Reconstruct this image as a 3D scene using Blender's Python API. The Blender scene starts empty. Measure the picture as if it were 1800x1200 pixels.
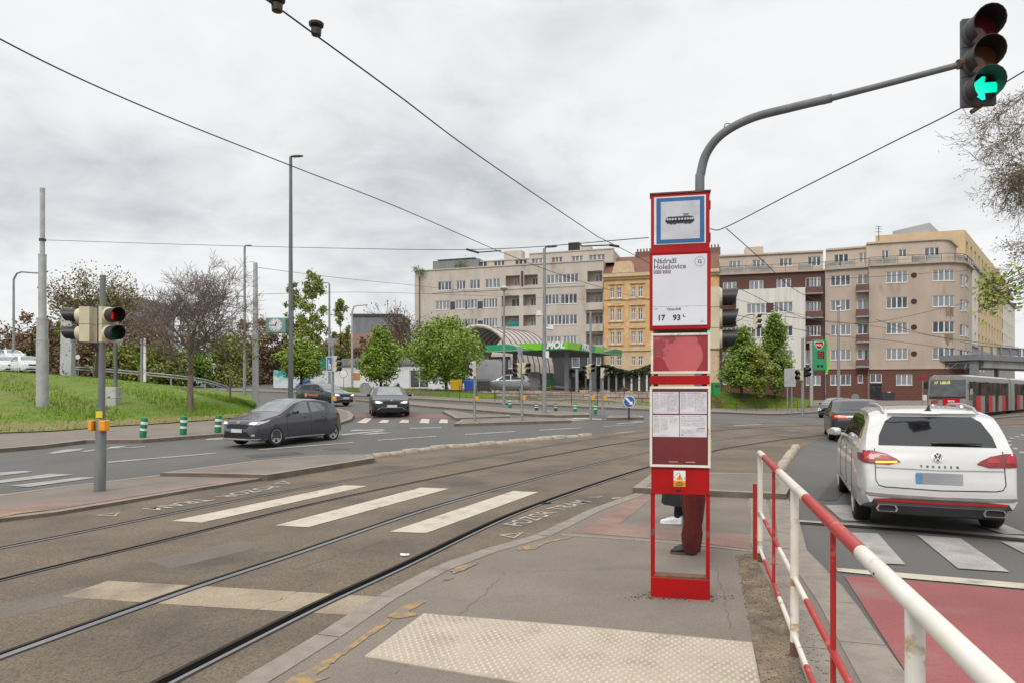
import bpy, bmesh, math, random
import numpy as np
from mathutils import Vector, Matrix, Euler
from mathutils.bvhtree import BVHTree
R = math.radians
random.seed(11)
SC = bpy.context.scene
COL = SC.collection

# ---------------------------------------------------------------- camera
cam_d = bpy.data.cameras.new("camera")
cam = bpy.data.objects.new("camera", cam_d)
COL.objects.link(cam)
cam.location = (0, 0, 1.8)
cam.rotation_euler = (R(90), 0, 0)
cam_d.lens = 24.0
cam_d.sensor_width = 36.0
cam_d.shift_y = 0.05
cam_d.clip_start = 0.05
cam_d.clip_end = 2000
SC.camera = cam

# ---------------------------------------------------------------- sky, sun, exposure
SUN_EL, SUN_AZ = R(42), R(204)      # azimuth clockwise from +Y: behind the camera, slightly left
world = bpy.data.worlds.new("World")
SC.world = world
world.use_nodes = True
wn, wl = world.node_tree.nodes, world.node_tree.links
wn.clear()
w_out = wn.new("ShaderNodeOutputWorld")
w_bg = wn.new("ShaderNodeBackground")
w_sky = wn.new("ShaderNodeTexSky")
w_sky.sky_type = 'NISHITA'
w_sky.sun_disc = False
w_sky.sun_elevation = SUN_EL
w_sky.sun_rotation = SUN_AZ
def wmath(op, a, b=None, c=None):
    n = wn.new("ShaderNodeMath"); n.operation = op
    for i, v in enumerate((a, b, c)):
        if v is None: continue
        if isinstance(v, (int, float)): n.inputs[i].default_value = v
        else: wl.new(v, n.inputs[i])
    return n.outputs[0]
w_tc = wn.new("ShaderNodeTexCoord")
w_sep = wn.new("ShaderNodeSeparateXYZ")
wl.new(w_tc.outputs["Generated"], w_sep.inputs[0])
up = wmath('MAXIMUM', w_sep.outputs[2], 0.0)
den = wmath('ADD', up, 0.22)
w_cmb = wn.new("ShaderNodeCombineXYZ")
wl.new(wmath('DIVIDE', w_sep.outputs[0], den), w_cmb.inputs[0])
wl.new(wmath('DIVIDE', w_sep.outputs[1], den), w_cmb.inputs[1])
w_cmb.inputs[2].default_value = 3.3
def wnoise(scale, detail, rough, dist):
    n = wn.new("ShaderNodeTexNoise")
    n.inputs["Scale"].default_value = scale; n.inputs["Detail"].default_value = detail
    n.inputs["Roughness"].default_value = rough; n.inputs["Distortion"].default_value = dist
    wl.new(w_cmb.outputs[0], n.inputs["Vector"])
    return n.outputs["Fac"]
w_mix = wmath('ADD', wmath('MULTIPLY', wnoise(1.15, 7, 0.52, 0.35), 0.72), wmath('MULTIPLY', wnoise(4.2, 5, 0.55, 0.5), 0.28))
w_ramp = wn.new("ShaderNodeValToRGB")
wl.new(w_mix, w_ramp.inputs[0])
el = w_ramp.color_ramp.elements
el[0].position = 0.34; el[0].color = (0.56, 0.58, 0.61, 1)
el[1].position = 0.60; el[1].color = (0.91, 0.915, 0.915, 1)
e = w_ramp.color_ramp.elements.new(0.46); e.color = (0.77, 0.782, 0.79, 1)
e = w_ramp.color_ramp.elements.new(0.52); e.color = (0.85, 0.86, 0.865, 1)
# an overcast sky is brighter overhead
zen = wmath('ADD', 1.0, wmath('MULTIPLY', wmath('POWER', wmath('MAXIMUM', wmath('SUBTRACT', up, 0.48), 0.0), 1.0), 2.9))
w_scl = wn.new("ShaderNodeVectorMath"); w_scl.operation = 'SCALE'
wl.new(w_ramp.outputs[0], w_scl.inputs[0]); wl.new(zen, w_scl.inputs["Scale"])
w_nis = wn.new("ShaderNodeVectorMath"); w_nis.operation = 'SCALE'
wl.new(w_sky.outputs[0], w_nis.inputs[0]); w_nis.inputs["Scale"].default_value = 0.006
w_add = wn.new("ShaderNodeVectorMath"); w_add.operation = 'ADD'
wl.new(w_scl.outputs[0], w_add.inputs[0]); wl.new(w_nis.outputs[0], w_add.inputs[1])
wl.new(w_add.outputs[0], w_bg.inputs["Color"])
w_bg.inputs["Strength"].default_value = 1.0
wl.new(w_bg.outputs[0], w_out.inputs[0])

sun_d = bpy.data.lights.new("sun", 'SUN')
sun_d.energy = 1.5
sun_d.angle = R(14)
sun_d.color = (1.0, 0.95, 0.88)
sun = bpy.data.objects.new("sun", sun_d)
COL.objects.link(sun)
sdir = Vector((math.sin(SUN_AZ) * math.cos(SUN_EL), math.cos(SUN_AZ) * math.cos(SUN_EL), math.sin(SUN_EL)))
sun.rotation_euler = sdir.to_track_quat('Z', 'Y').to_euler()
sun.location = (0, -10, 40)

SC.view_settings.view_transform = 'Standard'
SC.view_settings.look = 'None'
SC.view_settings.gamma = 1.0
SC.view_settings.use_curve_mapping = False
SC.view_settings.exposure = 0.0

# ---------------------------------------------------------------- terrain and measuring
def smooth(t):
    t = min(1.0, max(0.0, t)); return t * t * (3 - 2 * t)
TY = [-1000, 17, 20, 23, 27, 33, 55, 65, 80, 100, 140, 2000]
TZ = [0, 0, .03, .12, .3, .6, 1.3, 1.75, 2.5, 3.2, 4.0, 5.0]
def zt(X, Y):
    w = 1 - smooth((X - 3) / 20.0)
    z = float(np.interp(Y, TY, TZ)) * w
    if X > 10: z += 0.85 * smooth((Y - 64) / 14.0) * (1 - w)
    return z
HOR, F, CZ = 690.0, 1200.0, 1.8
def W(x, y, d):                       # a point at distance d seen at photo position x, y
    return Vector(((x - 900) / F * d, d, CZ + (HOR - y) / F * d))
def G(x, y, h=0.0):                   # the ground point seen at photo position x, y
    k, s = (x - 900) / F, (y - HOR) / F
    f = lambda Y: CZ - s * Y - zt(k * Y, Y) - h
    a = 1.0
    while a < 240:
        if f(a + 0.5) < 0: break
        a += 0.5
    b = a + 0.5
    for _ in range(30):
        m = (a + b) / 2
        if f(m) > 0: a = m
        else: b = m
    return Vector((k * b, b, zt(k * b, b) + h))
def Z(y, d): return CZ + (HOR - y) / F * d

# ---------------------------------------------------------------- materials
MATS = {}
def mat(name, rgb, rough=.6, metal=0., rgb2=None, scale=6., detail=5., lo=.35, hi=.65, stretch=None, bump=0., bscale=60.,
        speck=0., sscale=250., emit=0., coat=0., ior=1.45, spec=None, rnd=0., alpha=1., trans=0., stain=None, st_scale=.6, st_lo=.55, st_hi=.7):
    if name in MATS: return MATS[name]
    m = bpy.data.materials.new(name); m.use_nodes = True
    n, l = m.node_tree.nodes, m.node_tree.links
    p = n["Principled BSDF"]
    p.inputs["Roughness"].default_value = rough
    p.inputs["Metallic"].default_value = metal
    p.inputs["IOR"].default_value = ior
    if coat: p.inputs["Coat Weight"].default_value = coat; p.inputs["Coat Roughness"].default_value = .04
    if alpha < 1: p.inputs["Alpha"].default_value = alpha
    if trans: p.inputs["Transmission Weight"].default_value = trans
    if spec is not None: p.inputs["Specular IOR Level"].default_value = spec
    tc = n.new("ShaderNodeTexCoord"); vec = tc.outputs["Object"]
    if stretch:
        mp = n.new("ShaderNodeMapping"); mp.inputs["Scale"].default_value = stretch
        l.new(vec, mp.inputs["Vector"]); svec = mp.outputs[0]
    else: svec = vec
    def noise(sc, v, det=5., ro=.55):
        t = n.new("ShaderNodeTexNoise"); t.inputs["Scale"].default_value = sc; t.inputs["Detail"].default_value = det
        t.inputs["Roughness"].default_value = ro
        l.new(v, t.inputs["Vector"]); return t.outputs["Fac"]
    def rng(v, a, b):
        t = n.new("ShaderNodeMapRange"); t.inputs["From Min"].default_value = a; t.inputs["From Max"].default_value = b
        l.new(v, t.inputs["Value"]); return t.outputs[0]
    def mix(fac, a, b):
        t = n.new("ShaderNodeMix"); t.data_type = 'RGBA'
        if isinstance(fac, float): t.inputs["Factor"].default_value = fac
        else: l.new(fac, t.inputs["Factor"])
        for i, c in ((6, a), (7, b)):
            if isinstance(c, tuple): t.inputs[i].default_value = (*c[:3], 1)
            else: l.new(c, t.inputs[i])
        return t.outputs[2]
    c2 = rgb2 or tuple(v * .78 for v in rgb)
    col = mix(rng(noise(scale, svec, detail), lo, hi), tuple(rgb), tuple(c2))
    if stain: col = mix(rng(noise(st_scale, svec, 6., .6), st_lo, st_hi), col, tuple(stain))
    if speck:
        sp = rng(noise(sscale, vec, 2.), .42, .62)
        t = n.new("ShaderNodeMath"); t.operation = 'MULTIPLY'; l.new(sp, t.inputs[0]); t.inputs[1].default_value = speck
        col = mix(t.outputs[0], col, tuple(v * .35 for v in rgb))
        sp2 = rng(noise(sscale * 1.7, vec, 2.), .60, .72)
        t = n.new("ShaderNodeMath"); t.operation = 'MULTIPLY'; l.new(sp2, t.inputs[0]); t.inputs[1].default_value = speck * .7
        col = mix(t.outputs[0], col, tuple(min(1, v * 1.9) for v in rgb))
    if rnd:
        oi = n.new("ShaderNodeObjectInfo")
        hs = n.new("ShaderNodeHueSaturation"); l.new(col, hs.inputs["Color"])
        t = n.new("ShaderNodeMapRange"); t.inputs["To Min"].default_value = 1 - rnd; t.inputs["To Max"].default_value = 1 + rnd
        l.new(oi.outputs["Random"], t.inputs["Value"]); l.new(t.outputs[0], hs.inputs["Value"]); col = hs.outputs[0]
    l.new(col, p.inputs["Base Color"])
    if emit: p.inputs["Emission Color"].default_value = (*rgb[:3], 1); p.inputs["Emission Strength"].default_value = emit
    if bump:
        b = n.new("ShaderNodeBump"); b.inputs["Strength"].default_value = bump; b.inputs["Distance"].default_value = .02
        l.new(noise(bscale, vec, 6., .6), b.inputs["Height"]); l.new(b.outputs[0], p.inputs["Normal"])
    MATS[name] = m
    return m
def brick_mat(name, c1, c2, mortar, scale, bw=.5, bh=.25, msize=.02, rot=0., wall=False, rough=.8):
    if name in MATS: return MATS[name]
    m = bpy.data.materials.new(name); m.use_nodes = True
    n, l = m.node_tree.nodes, m.node_tree.links
    p = n["Principled BSDF"]; p.inputs["Roughness"].default_value = rough
    tc = n.new("ShaderNodeTexCoord"); mp = n.new("ShaderNodeMapping")
    mp.inputs["Rotation"].default_value = (R(90) if wall else 0, 0, rot)
    l.new(tc.outputs["Object"], mp.inputs["Vector"])
    b = n.new("ShaderNodeTexBrick"); l.new(mp.outputs[0], b.inputs["Vector"])
    b.inputs["Color1"].default_value = (*c1, 1); b.inputs["Color2"].default_value = (*c2, 1); b.inputs["Mortar"].default_value = (*mortar, 1)
    b.inputs["Scale"].default_value = scale; b.inputs["Mortar Size"].default_value = msize
    b.inputs["Brick Width"].default_value = bw; b.inputs["Row Height"].default_value = bh
    t = n.new("ShaderNodeTexNoise"); t.inputs["Scale"].default_value = 1.7; t.inputs["Detail"].default_value = 8
    l.new(tc.outputs["Object"], t.inputs["Vector"])
    r = n.new("ShaderNodeMapRange"); r.inputs["From Min"].default_value = .3; r.inputs["From Max"].default_value = .7
    r.inputs["To Min"].default_value = .75; r.inputs["To Max"].default_value = 1.2
    l.new(t.outputs["Fac"], r.inputs["Value"])
    hs = n.new("ShaderNodeHueSaturation"); l.new(b.outputs["Color"], hs.inputs["Color"]); l.new(r.outputs[0], hs.inputs["Value"])
    l.new(hs.outputs[0], p.inputs["Base Color"])
    MATS[name] = m
    return m
def pane_mat(name, dark, light, lo=.35, hi=.75):
    # window glass over curtains: darkness differs from window to window and within one
    if name in MATS: return MATS[name]
    m = bpy.data.materials.new(name); m.use_nodes = True
    n, l = m.node_tree.nodes, m.node_tree.links
    p = n["Principled BSDF"]; p.inputs["Roughness"].default_value = .06; p.inputs["IOR"].default_value = 1.6
    tc = n.new("ShaderNodeTexCoord"); oi = n.new("ShaderNodeObjectInfo")
    mp = n.new("ShaderNodeMapping"); mp.inputs["Scale"].default_value = (1.6, 1.6, .35)
    l.new(tc.outputs["Object"], mp.inputs["Vector"])
    t = n.new("ShaderNodeTexNoise"); t.inputs["Scale"].default_value = 1.3; t.inputs["Detail"].default_value = 2
    l.new(mp.outputs[0], t.inputs["Vector"])
    a = n.new("ShaderNodeMath"); a.operation = 'MULTIPLY_ADD'; l.new(oi.outputs["Random"], a.inputs[0]); a.inputs[1].default_value = .6; 
    s = n.new("ShaderNodeMath"); s.operation = 'SUBTRACT'; l.new(t.outputs["Fac"], s.inputs[0]); s.inputs[1].default_value = .2
    l.new(s.outputs[0], a.inputs[2])
    r = n.new("ShaderNodeMapRange"); r.inputs["From Min"].default_value = lo; r.inputs["From Max"].default_value = hi
    l.new(a.outputs[0], r.inputs["Value"])
    x = n.new("ShaderNodeMix"); x.data_type = 'RGBA'; l.new(r.outputs[0], x.inputs["Factor"])
    x.inputs[6].default_value = (*dark, 1); x.inputs[7].default_value = (*light, 1)
    l.new(x.outputs[2], p.inputs["Base Color"])
    MATS[name] = m
    return m

A = {}   # material short list
A['asphalt'] = mat('asphalt', (.128, .121, .113), .85, rgb2=(.10, .096, .091), scale=.35, stretch=(1, .35, 1), speck=.45, sscale=70, bump=.25, bscale=90, stain=(.138, .131, .124), st_scale=.25)
A['trambed'] = mat('tram_bed_asphalt', (.138, .106, .078), .88, rgb2=(.192, .148, .106), scale=.9, speck=.6, sscale=55, bump=.5, bscale=45, stain=(.092, .074, .058), st_scale=.5, st_lo=.5, st_hi=.66)
A['pave'] = mat('pavement_asphalt', (.225, .188, .155), .9, rgb2=(.18, .15, .125), scale=.9, speck=.35, sscale=80, bump=.3, bscale=80, stain=(.17, .145, .125), st_scale=.8)
A['dirt'] = mat('dirt', (.29, .215, .14), .95, rgb2=(.11, .088, .068), scale=4, speck=.6, sscale=50, bump=.7, bscale=40)
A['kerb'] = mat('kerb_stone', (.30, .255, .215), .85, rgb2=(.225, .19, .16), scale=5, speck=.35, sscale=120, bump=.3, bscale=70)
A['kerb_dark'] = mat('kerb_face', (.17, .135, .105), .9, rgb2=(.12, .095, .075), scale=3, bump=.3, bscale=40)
A['brickp'] = brick_mat('red_paver', (.235, .135, .105), (.27, .165, .13), (.15, .12, .10), 5.0, rot=R(20))
A['white'] = mat('road_paint', (.54, .48, .385), .8, rgb2=(.45, .395, .315), scale=3, speck=.25, sscale=70, stain=(.27, .23, .185), st_scale=3.5, st_lo=.57, st_hi=.68)
A['white_worn'] = mat('worn_road_paint', (.37, .30, .215), .85, rgb2=(.30, .235, .165), scale=2, speck=.4, sscale=60, stain=(.20, .155, .11), st_scale=1.6, st_lo=.5, st_hi=.66)
A['white_grey'] = mat('grey_road_paint', (.40, .375, .345), .85, rgb2=(.25, .237, .224), scale=2.5, speck=.3, sscale=60)
A['letter'] = mat('lettering_paint', (.42, .37, .31), .85, rgb2=(.27, .235, .195), scale=9)
A['redlane'] = mat('red_lane', (.30, .09, .088), .8, rgb2=(.235, .07, .07), scale=.8, speck=.3, sscale=80, bump=.2, bscale=80, stain=(.27, .155, .14), st_scale=.5)
A['steel'] = mat('rail_steel', (.36, .36, .37), .38, 1., rgb2=(.26, .26, .27), scale=3, stretch=(.3, .3, .3))
A['groove'] = mat('rail_groove_shade', (.008, .007, .0065), .9, spec=.02)  # near-black colour stands in for shade down in the groove, no recess cut
A['tarseal'] = mat('tar_seal', (.05, .04, .033), .9, spec=.1)
A['grass'] = mat('grass_ground', (.085, .16, .008), .95, rgb2=(.16, .21, .016), scale=1.2, speck=.5, sscale=14, bump=.8, bscale=9, stain=(.23, .165, .07), st_scale=.28, st_lo=.54, st_hi=.68)
A['blade'] = mat('grass_blade', (.10, .215, .008), .7, rgb2=(.18, .26, .016), scale=.5, stain=(.25, .20, .07), st_scale=.28, st_lo=.54, st_hi=.68)
A['earth'] = mat('open_ground', (.16, .14, .10), .95, rgb2=(.10, .11, .05), scale=.2)
A['yellowp'] = mat('yellow_paint', (.37, .235, .085), .85, rgb2=(.21, .172, .137), scale=9, detail=9, lo=.42, hi=.52, speck=.3, sscale=80)
A['dome'] = mat('tactile_dome', (.58, .51, .41), .7, rgb2=(.50, .43, .34), scale=4, speck=.15, sscale=90)
A['tactile'] = mat('tactile_paving', (.44, .375, .295), .75, rgb2=(.37, .31, .24), scale=2.5, speck=.3, sscale=80, stain=(.29, .245, .19), st_scale=2.5)
A['galv'] = mat('galvanised', (.30, .31, .32), .55, .3, rgb2=(.22, .23, .24), scale=9, stretch=(1, 1, .3))
A['silver'] = mat('silver_paint', (.46, .46, .46), .45, .3, rgb2=(.36, .36, .36), scale=3)
A['polegrey'] = mat('grey_pole', (.17, .18, .185), .6, .1, rgb2=(.13, .14, .14), scale=7, stretch=(1, 1, .3))
A['darkgrey'] = mat('dark_grey_plastic', (.055, .055, .06), .5)
A['black'] = mat('black_plastic', (.014, .014, .015), .45)
A['blackm'] = mat('matt_black', (.012, .011, .011), .8)
A['cream'] = mat('cream_plastic', (.60, .53, .38), .55, rgb2=(.50, .44, .31), scale=4)
A['orange'] = mat('orange_box', (.80, .33, .02), .5)
A['yellow'] = mat('yellow_sticker', (.82, .70, .02), .5)
A['red'] = mat('red_paint', (.40, .005, .007), .4, rgb2=(.31, .005, .007), scale=4, spec=.3, stain=(.20, .02, .018), st_scale=5, st_lo=.64, st_hi=.72)
A['red_rail'] = mat('red_rail_paint', (.44, .018, .014), .4, rgb2=(.36, .02, .02), scale=6, coat=.2, stain=(.58, .12, .10), st_scale=7., st_lo=.58, st_hi=.66)
A['white_rail'] = mat('white_rail_paint', (.75, .72, .65), .4, rgb2=(.64, .60, .52), scale=4, coat=.2, stain=(.42, .28, .14), st_scale=7., st_lo=.60, st_hi=.70)
A['whitepl'] = mat('white_panel', (.80, .80, .80), .4)
A['paper'] = mat('poster_paper', (.68, .69, .74), .35, rgb2=(.62, .63, .69), scale=3, coat=.4)
A['paperlt'] = mat('timetable_paper', (.66, .64, .67), .5, rgb2=(.58, .56, .60), scale=9)
A['ink'] = mat('ink', (.03, .032, .04), .6)
A['inkgrey'] = mat('grey_ink', (.22, .22, .26), .6)
A['signblue'] = mat('sign_blue', (.02, .12, .34), .4, coat=.2)
A['pinkred'] = mat('faded_red_panel', (.50, .095, .105), .25, rgb2=(.42, .07, .08), scale=3.5, coat=.5, stain=(.27, .03, .04), st_scale=3.5, st_lo=.58, st_hi=.60)
A['winered'] = mat('dark_red_panel', (.16, .022, .028), .25, rgb2=(.135, .02, .025), scale=5, coat=.5)
A['rust'] = mat('rusty_steel', (.10, .05, .035), .9, rgb2=(.17, .09, .055), scale=12)
A['green_lens'] = mat('lit_green_lens', (.0, .80, .50), .3, emit=1.1)
A['red_lens'] = mat('lit_red_lens', (.8, .01, .01), .3, emit=.45)
A['red_off'] = mat('unlit_red_lens', (.13, .008, .014), .25, coat=.5)
A['amber_off'] = mat('unlit_amber_lens', (.16, .055, .025), .25, coat=.5)
A['green_off'] = mat('unlit_green_lens', (.01, .07, .05), .25, coat=.5)
A['wire'] = mat('wire_black', (.02, .02, .021), .6)
A['bark'] = mat('bark', (.085, .062, .05), .95, rgb2=(.055, .042, .035), scale=8, stretch=(1, 1, .2))
A['bark_red'] = mat('reddish_bark', (.20, .15, .13), .95, rgb2=(.13, .098, .086), scale=6, stretch=(1, 1, .2))
A['leaf_y'] = mat('young_leaf', (.22, .30, .02), .55, rgb2=(.15, .225, .016), scale=2.0)
A['leaf_d'] = mat('deep_leaf', (.085, .15, .016), .55, rgb2=(.14, .20, .024), scale=2.0)
A['leaf_o'] = mat('olive_leaf', (.21, .20, .035), .6, rgb2=(.13, .14, .028), scale=1.5)
A['leaf_b'] = mat('brown_bud', (.23, .155, .075), .7, rgb2=(.16, .11, .06), scale=1.5)
A['leaf_r'] = mat('reddish_twig', (.17, .095, .07), .7, rgb2=(.12, .075, .058), scale=1.2)
A['ivy'] = mat('ivy_leaf', (.028, .055, .02), .5, rgb2=(.05, .08, .028), scale=2)
A['pane'] = pane_mat('window_pane', (.028, .034, .043), (.22, .23, .245))
A['pane_d'] = pane_mat('dark_window_pane', (.02, .024, .03), (.10, .11, .12))
A['frame'] = mat('white_window_frame', (.74, .74, .75), .5)
A['carglass'] = mat('car_glass', (.012, .013, .015), .04, ior=1.5)
A['carglass_l'] = mat('windscreen_glass', (.10, .115, .12), .05, ior=1.75, rgb2=(.19, .205, .205), scale=2.2)
A['tyre'] = mat('tyre_rubber', (.018, .018, .018), .85)
A['rim'] = mat('alloy_rim', (.50, .50, .50), .35, .8)
A['chrome'] = mat('chrome', (.75, .75, .76), .12, 1.)
A['head'] = mat('headlamp_glass', (.62, .64, .66), .08, .3, coat=1.)
A['lamp_on'] = mat('lit_headlamp', (1.0, .93, .78), .3, emit=1.6)
A['tail'] = mat('tail_lamp', (.24, .006, .012), .3, coat=.25, rgb2=(.12, .004, .008), scale=9)
A['tail_on'] = mat('lit_tail_lamp', (1., .16, .02), .3, emit=1.1)
A['blink'] = mat('lit_indicator', (1., .42, .03), .3, emit=1.5)
A['plate'] = mat('licence_plate', (.60, .62, .63), .4)
A['euro'] = mat('plate_blue', (.03, .12, .42), .4)

# ---------------------------------------------------------------- objects
def wm(o):
    m = o.matrix_basis.copy()
    if o.parent: m = wm(o.parent) @ o.matrix_parent_inverse @ m
    return m
def tag(o, label=None, cat=None, group=None, kind=None):
    if label: o['label'] = label
    if cat: o['category'] = cat
    if group: o['group'] = group
    if kind: o['kind'] = kind
    return o
def thing(name, label, cat, loc=(0, 0, 0), rz=0., group=None):
    o = bpy.data.objects.new(name, None); COL.objects.link(o)
    o.empty_display_size = .2
    o.location = loc; o.rotation_euler = (0, 0, rz)
    return tag(o, label, cat, group)
class MB:
    def __init__(s, M=None): s.v = []; s.f = []; s.k = []; s.M = M or Matrix.Identity(4); s.mi = 0
    def add(s, vs, fs, mi=None):
        b = len(s.v); M = s.M
        s.v += [tuple(M @ Vector(v)) for v in vs]
        s.f += [tuple(i + b for i in f) for f in fs]
        s.k += [s.mi if mi is None else mi] * len(fs)
        return s
    def box(s, x0, x1, y0, y1, z0, z1, mi=None, R3=None):
        if R3 is None:
            vs = [(x, y, z) for z in (z0, z1) for y in (y0, y1) for x in (x0, x1)]
        else:
            c = Vector(((x0 + x1) / 2, (y0 + y1) / 2, (z0 + z1) / 2))
            vs = [c + R3 @ (Vector((x, y, z)) - c) for z in (z0, z1) for y in (y0, y1) for x in (x0, x1)]
        return s.add(vs, [(0, 2, 3, 1), (4, 5, 7, 6), (0, 1, 5, 4), (2, 6, 7, 3), (0, 4, 6, 2), (1, 3, 7, 5)], mi)
    def tube(s, pts, r, n=8, cap=True, mi=None, closed=False):
        pts = [Vector(p) for p in pts]
        rs = [r] * len(pts) if isinstance(r, (int, float)) else r
        vs = []; N = len(pts); u = None
        for i, p in enumerate(pts):
            t = (pts[min(i + 1, N - 1)] - pts[max(i - 1, 0)])
            if t.length < 1e-9: t = Vector((0, 0, 1))
            t.normalize()
            if u is None:
                u = t.orthogonal().normalized()
            else:
                u = u - t * u.dot(t)
                if u.length < 1e-6: u = t.orthogonal()
                u.normalize()
            w = t.cross(u)
            vs += [p + (u * math.cos(2 * math.pi * k / n) + w * math.sin(2 * math.pi * k / n)) * rs[i] for k in range(n)]
        fs = [(i * n + k, i * n + (k + 1) % n, (i + 1) * n + (k + 1) % n, (i + 1) * n + k) for i in range(N - 1) for k in range(n)]
        if cap: fs += [tuple(range(n - 1, -1, -1)), tuple((N - 1) * n + k for k in range(n))]
        return s.add(vs, fs, mi)
    def lathe(s, prof, n=16, mi=None, cap=True):
        vs = [(r * math.cos(2 * math.pi * k / n), r * math.sin(2 * math.pi * k / n), z) for r, z in prof for k in range(n)]
        N = len(prof)
        fs = [(i * n + k, i * n + (k + 1) % n, (i + 1) * n + (k + 1) % n, (i + 1) * n + k) for i in range(N - 1) for k in range(n)]
        if cap: fs += [tuple(range(n - 1, -1, -1)), tuple((N - 1) * n + k for k in range(n))]
        return s.add(vs, fs, mi)
    def prism(s, poly, z0, z1, mi=None):
        n = len(poly)
        if sum(poly[i][0] * poly[(i + 1) % n][1] - poly[(i + 1) % n][0] * poly[i][1] for i in range(n)) < 0: poly = poly[::-1]
        vs = [(x, y, z0) for x, y in poly] + [(x, y, z1) for x, y in poly]
        return s.add(vs, [tuple(range(n - 1, -1, -1)), tuple(range(n, 2 * n))] + [(i, (i + 1) % n, n + (i + 1) % n, n + i) for i in range(n)], mi)
    def loft(s, rings, mi=None, cap=True):
        n = len(rings[0]); vs = [v for r in rings for v in r]; N = len(rings)
        fs = [(i * n + k, i * n + (k + 1) % n, (i + 1) * n + (k + 1) % n, (i + 1) * n + k) for i in range(N - 1) for k in range(n)]
        if cap: fs += [tuple(range(n - 1, -1, -1)), tuple((N - 1) * n + k for k in range(n))]
        return s.add(vs, fs, mi)
    def ball(s, c, r, n=12, m=8, mi=None):
        if isinstance(r, (int, float)): r = (r, r, r)
        rings = [[(c[0] + r[0] * math.sin(a) * math.cos(2 * math.pi * k / n), c[1] + r[1] * math.sin(a) * math.sin(2 * math.pi * k / n), c[2] - r[2] * math.cos(a))
                  for k in range(n)] for a in [math.pi * (i + .02) / (m + .04) for i in range(m + 1)]]
        return s.loft(rings, mi)
    def build(s, name, mats, parent=None, world=False, smooth=None, bevel=0., loc=None, fix=True):
        me = bpy.data.meshes.new(name)
        me.from_pydata(s.v, [], s.f)
        mats = mats if isinstance(mats, (list, tuple)) else [mats]
        for m in mats: me.materials.append(A[m] if isinstance(m, str) else m)
        if any(s.k): me.polygons.foreach_set('material_index', s.k)
        if fix:
            bm = bmesh.new(); bm.from_mesh(me); bmesh.ops.recalc_face_normals(bm, faces=bm.faces); bm.to_mesh(me); bm.free()
        if smooth:
            me.shade_smooth(); me.set_sharp_from_angle(angle=R(smooth))
        me.update()
        return link(name, me, parent, world, bevel, loc)
def link(name, me, parent=None, world=False, bevel=0., loc=None):
    o = bpy.data.objects.new(name, me); COL.objects.link(o)
    if loc is not None: o.location = loc
    if parent:
        o.parent = parent
        if world: o.matrix_parent_inverse = wm(parent).inverted()
    if bevel:
        b = o.modifiers.new('bevel', 'BEVEL'); b.width = bevel; b.segments = 2; b.limit_method = 'ANGLE'; b.angle_limit = R(40)
    return o
def eval_mesh(o):
    dg = bpy.context.evaluated_depsgraph_get(); dg.update()
    return bpy.data.meshes.new_from_object(o.evaluated_get(dg))
_txt = {}
def text_data(s, size=1., ext=.001, bold=0., shear=0., align='LEFT'):
    key = (s, size, ext, bold, shear, align)
    if key in _txt: return _txt[key]
    c = bpy.data.curves.new('lettering', 'FONT'); c.body = s; c.size = size; c.extrude = ext; c.offset = bold; c.shear = shear
    c.align_x = align; c.resolution_u = 3
    o = bpy.data.objects.new('lettering', c); COL.objects.link(o)
    me = eval_mesh(o)
    vs = [tuple(v.co) for v in me.vertices]; fs = [tuple(p.vertices) for p in me.polygons]
    bpy.data.objects.remove(o); bpy.data.curves.remove(c); bpy.data.meshes.remove(me)
    _txt[key] = (vs, fs)
    return _txt[key]
def text(mb, s, M, size, mi=None, **kw):
    vs, fs = text_data(s, size, **kw)
    return mb.add([M @ Vector(v) for v in vs], fs, mi)
def frameM(o, xd, yd):               # matrix whose x axis runs along xd and y axis along yd, at o
    x = Vector(xd).normalized(); z = x.cross(Vector(yd)).normalized(); y = z.cross(x)
    m = Matrix((x, y, z)).transposed().to_4x4(); m.translation = Vector(o)
    return m
UPRIGHT = lambda o, xd=(1, 0, 0): frameM(o, xd, (0, 0, 1))

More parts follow.
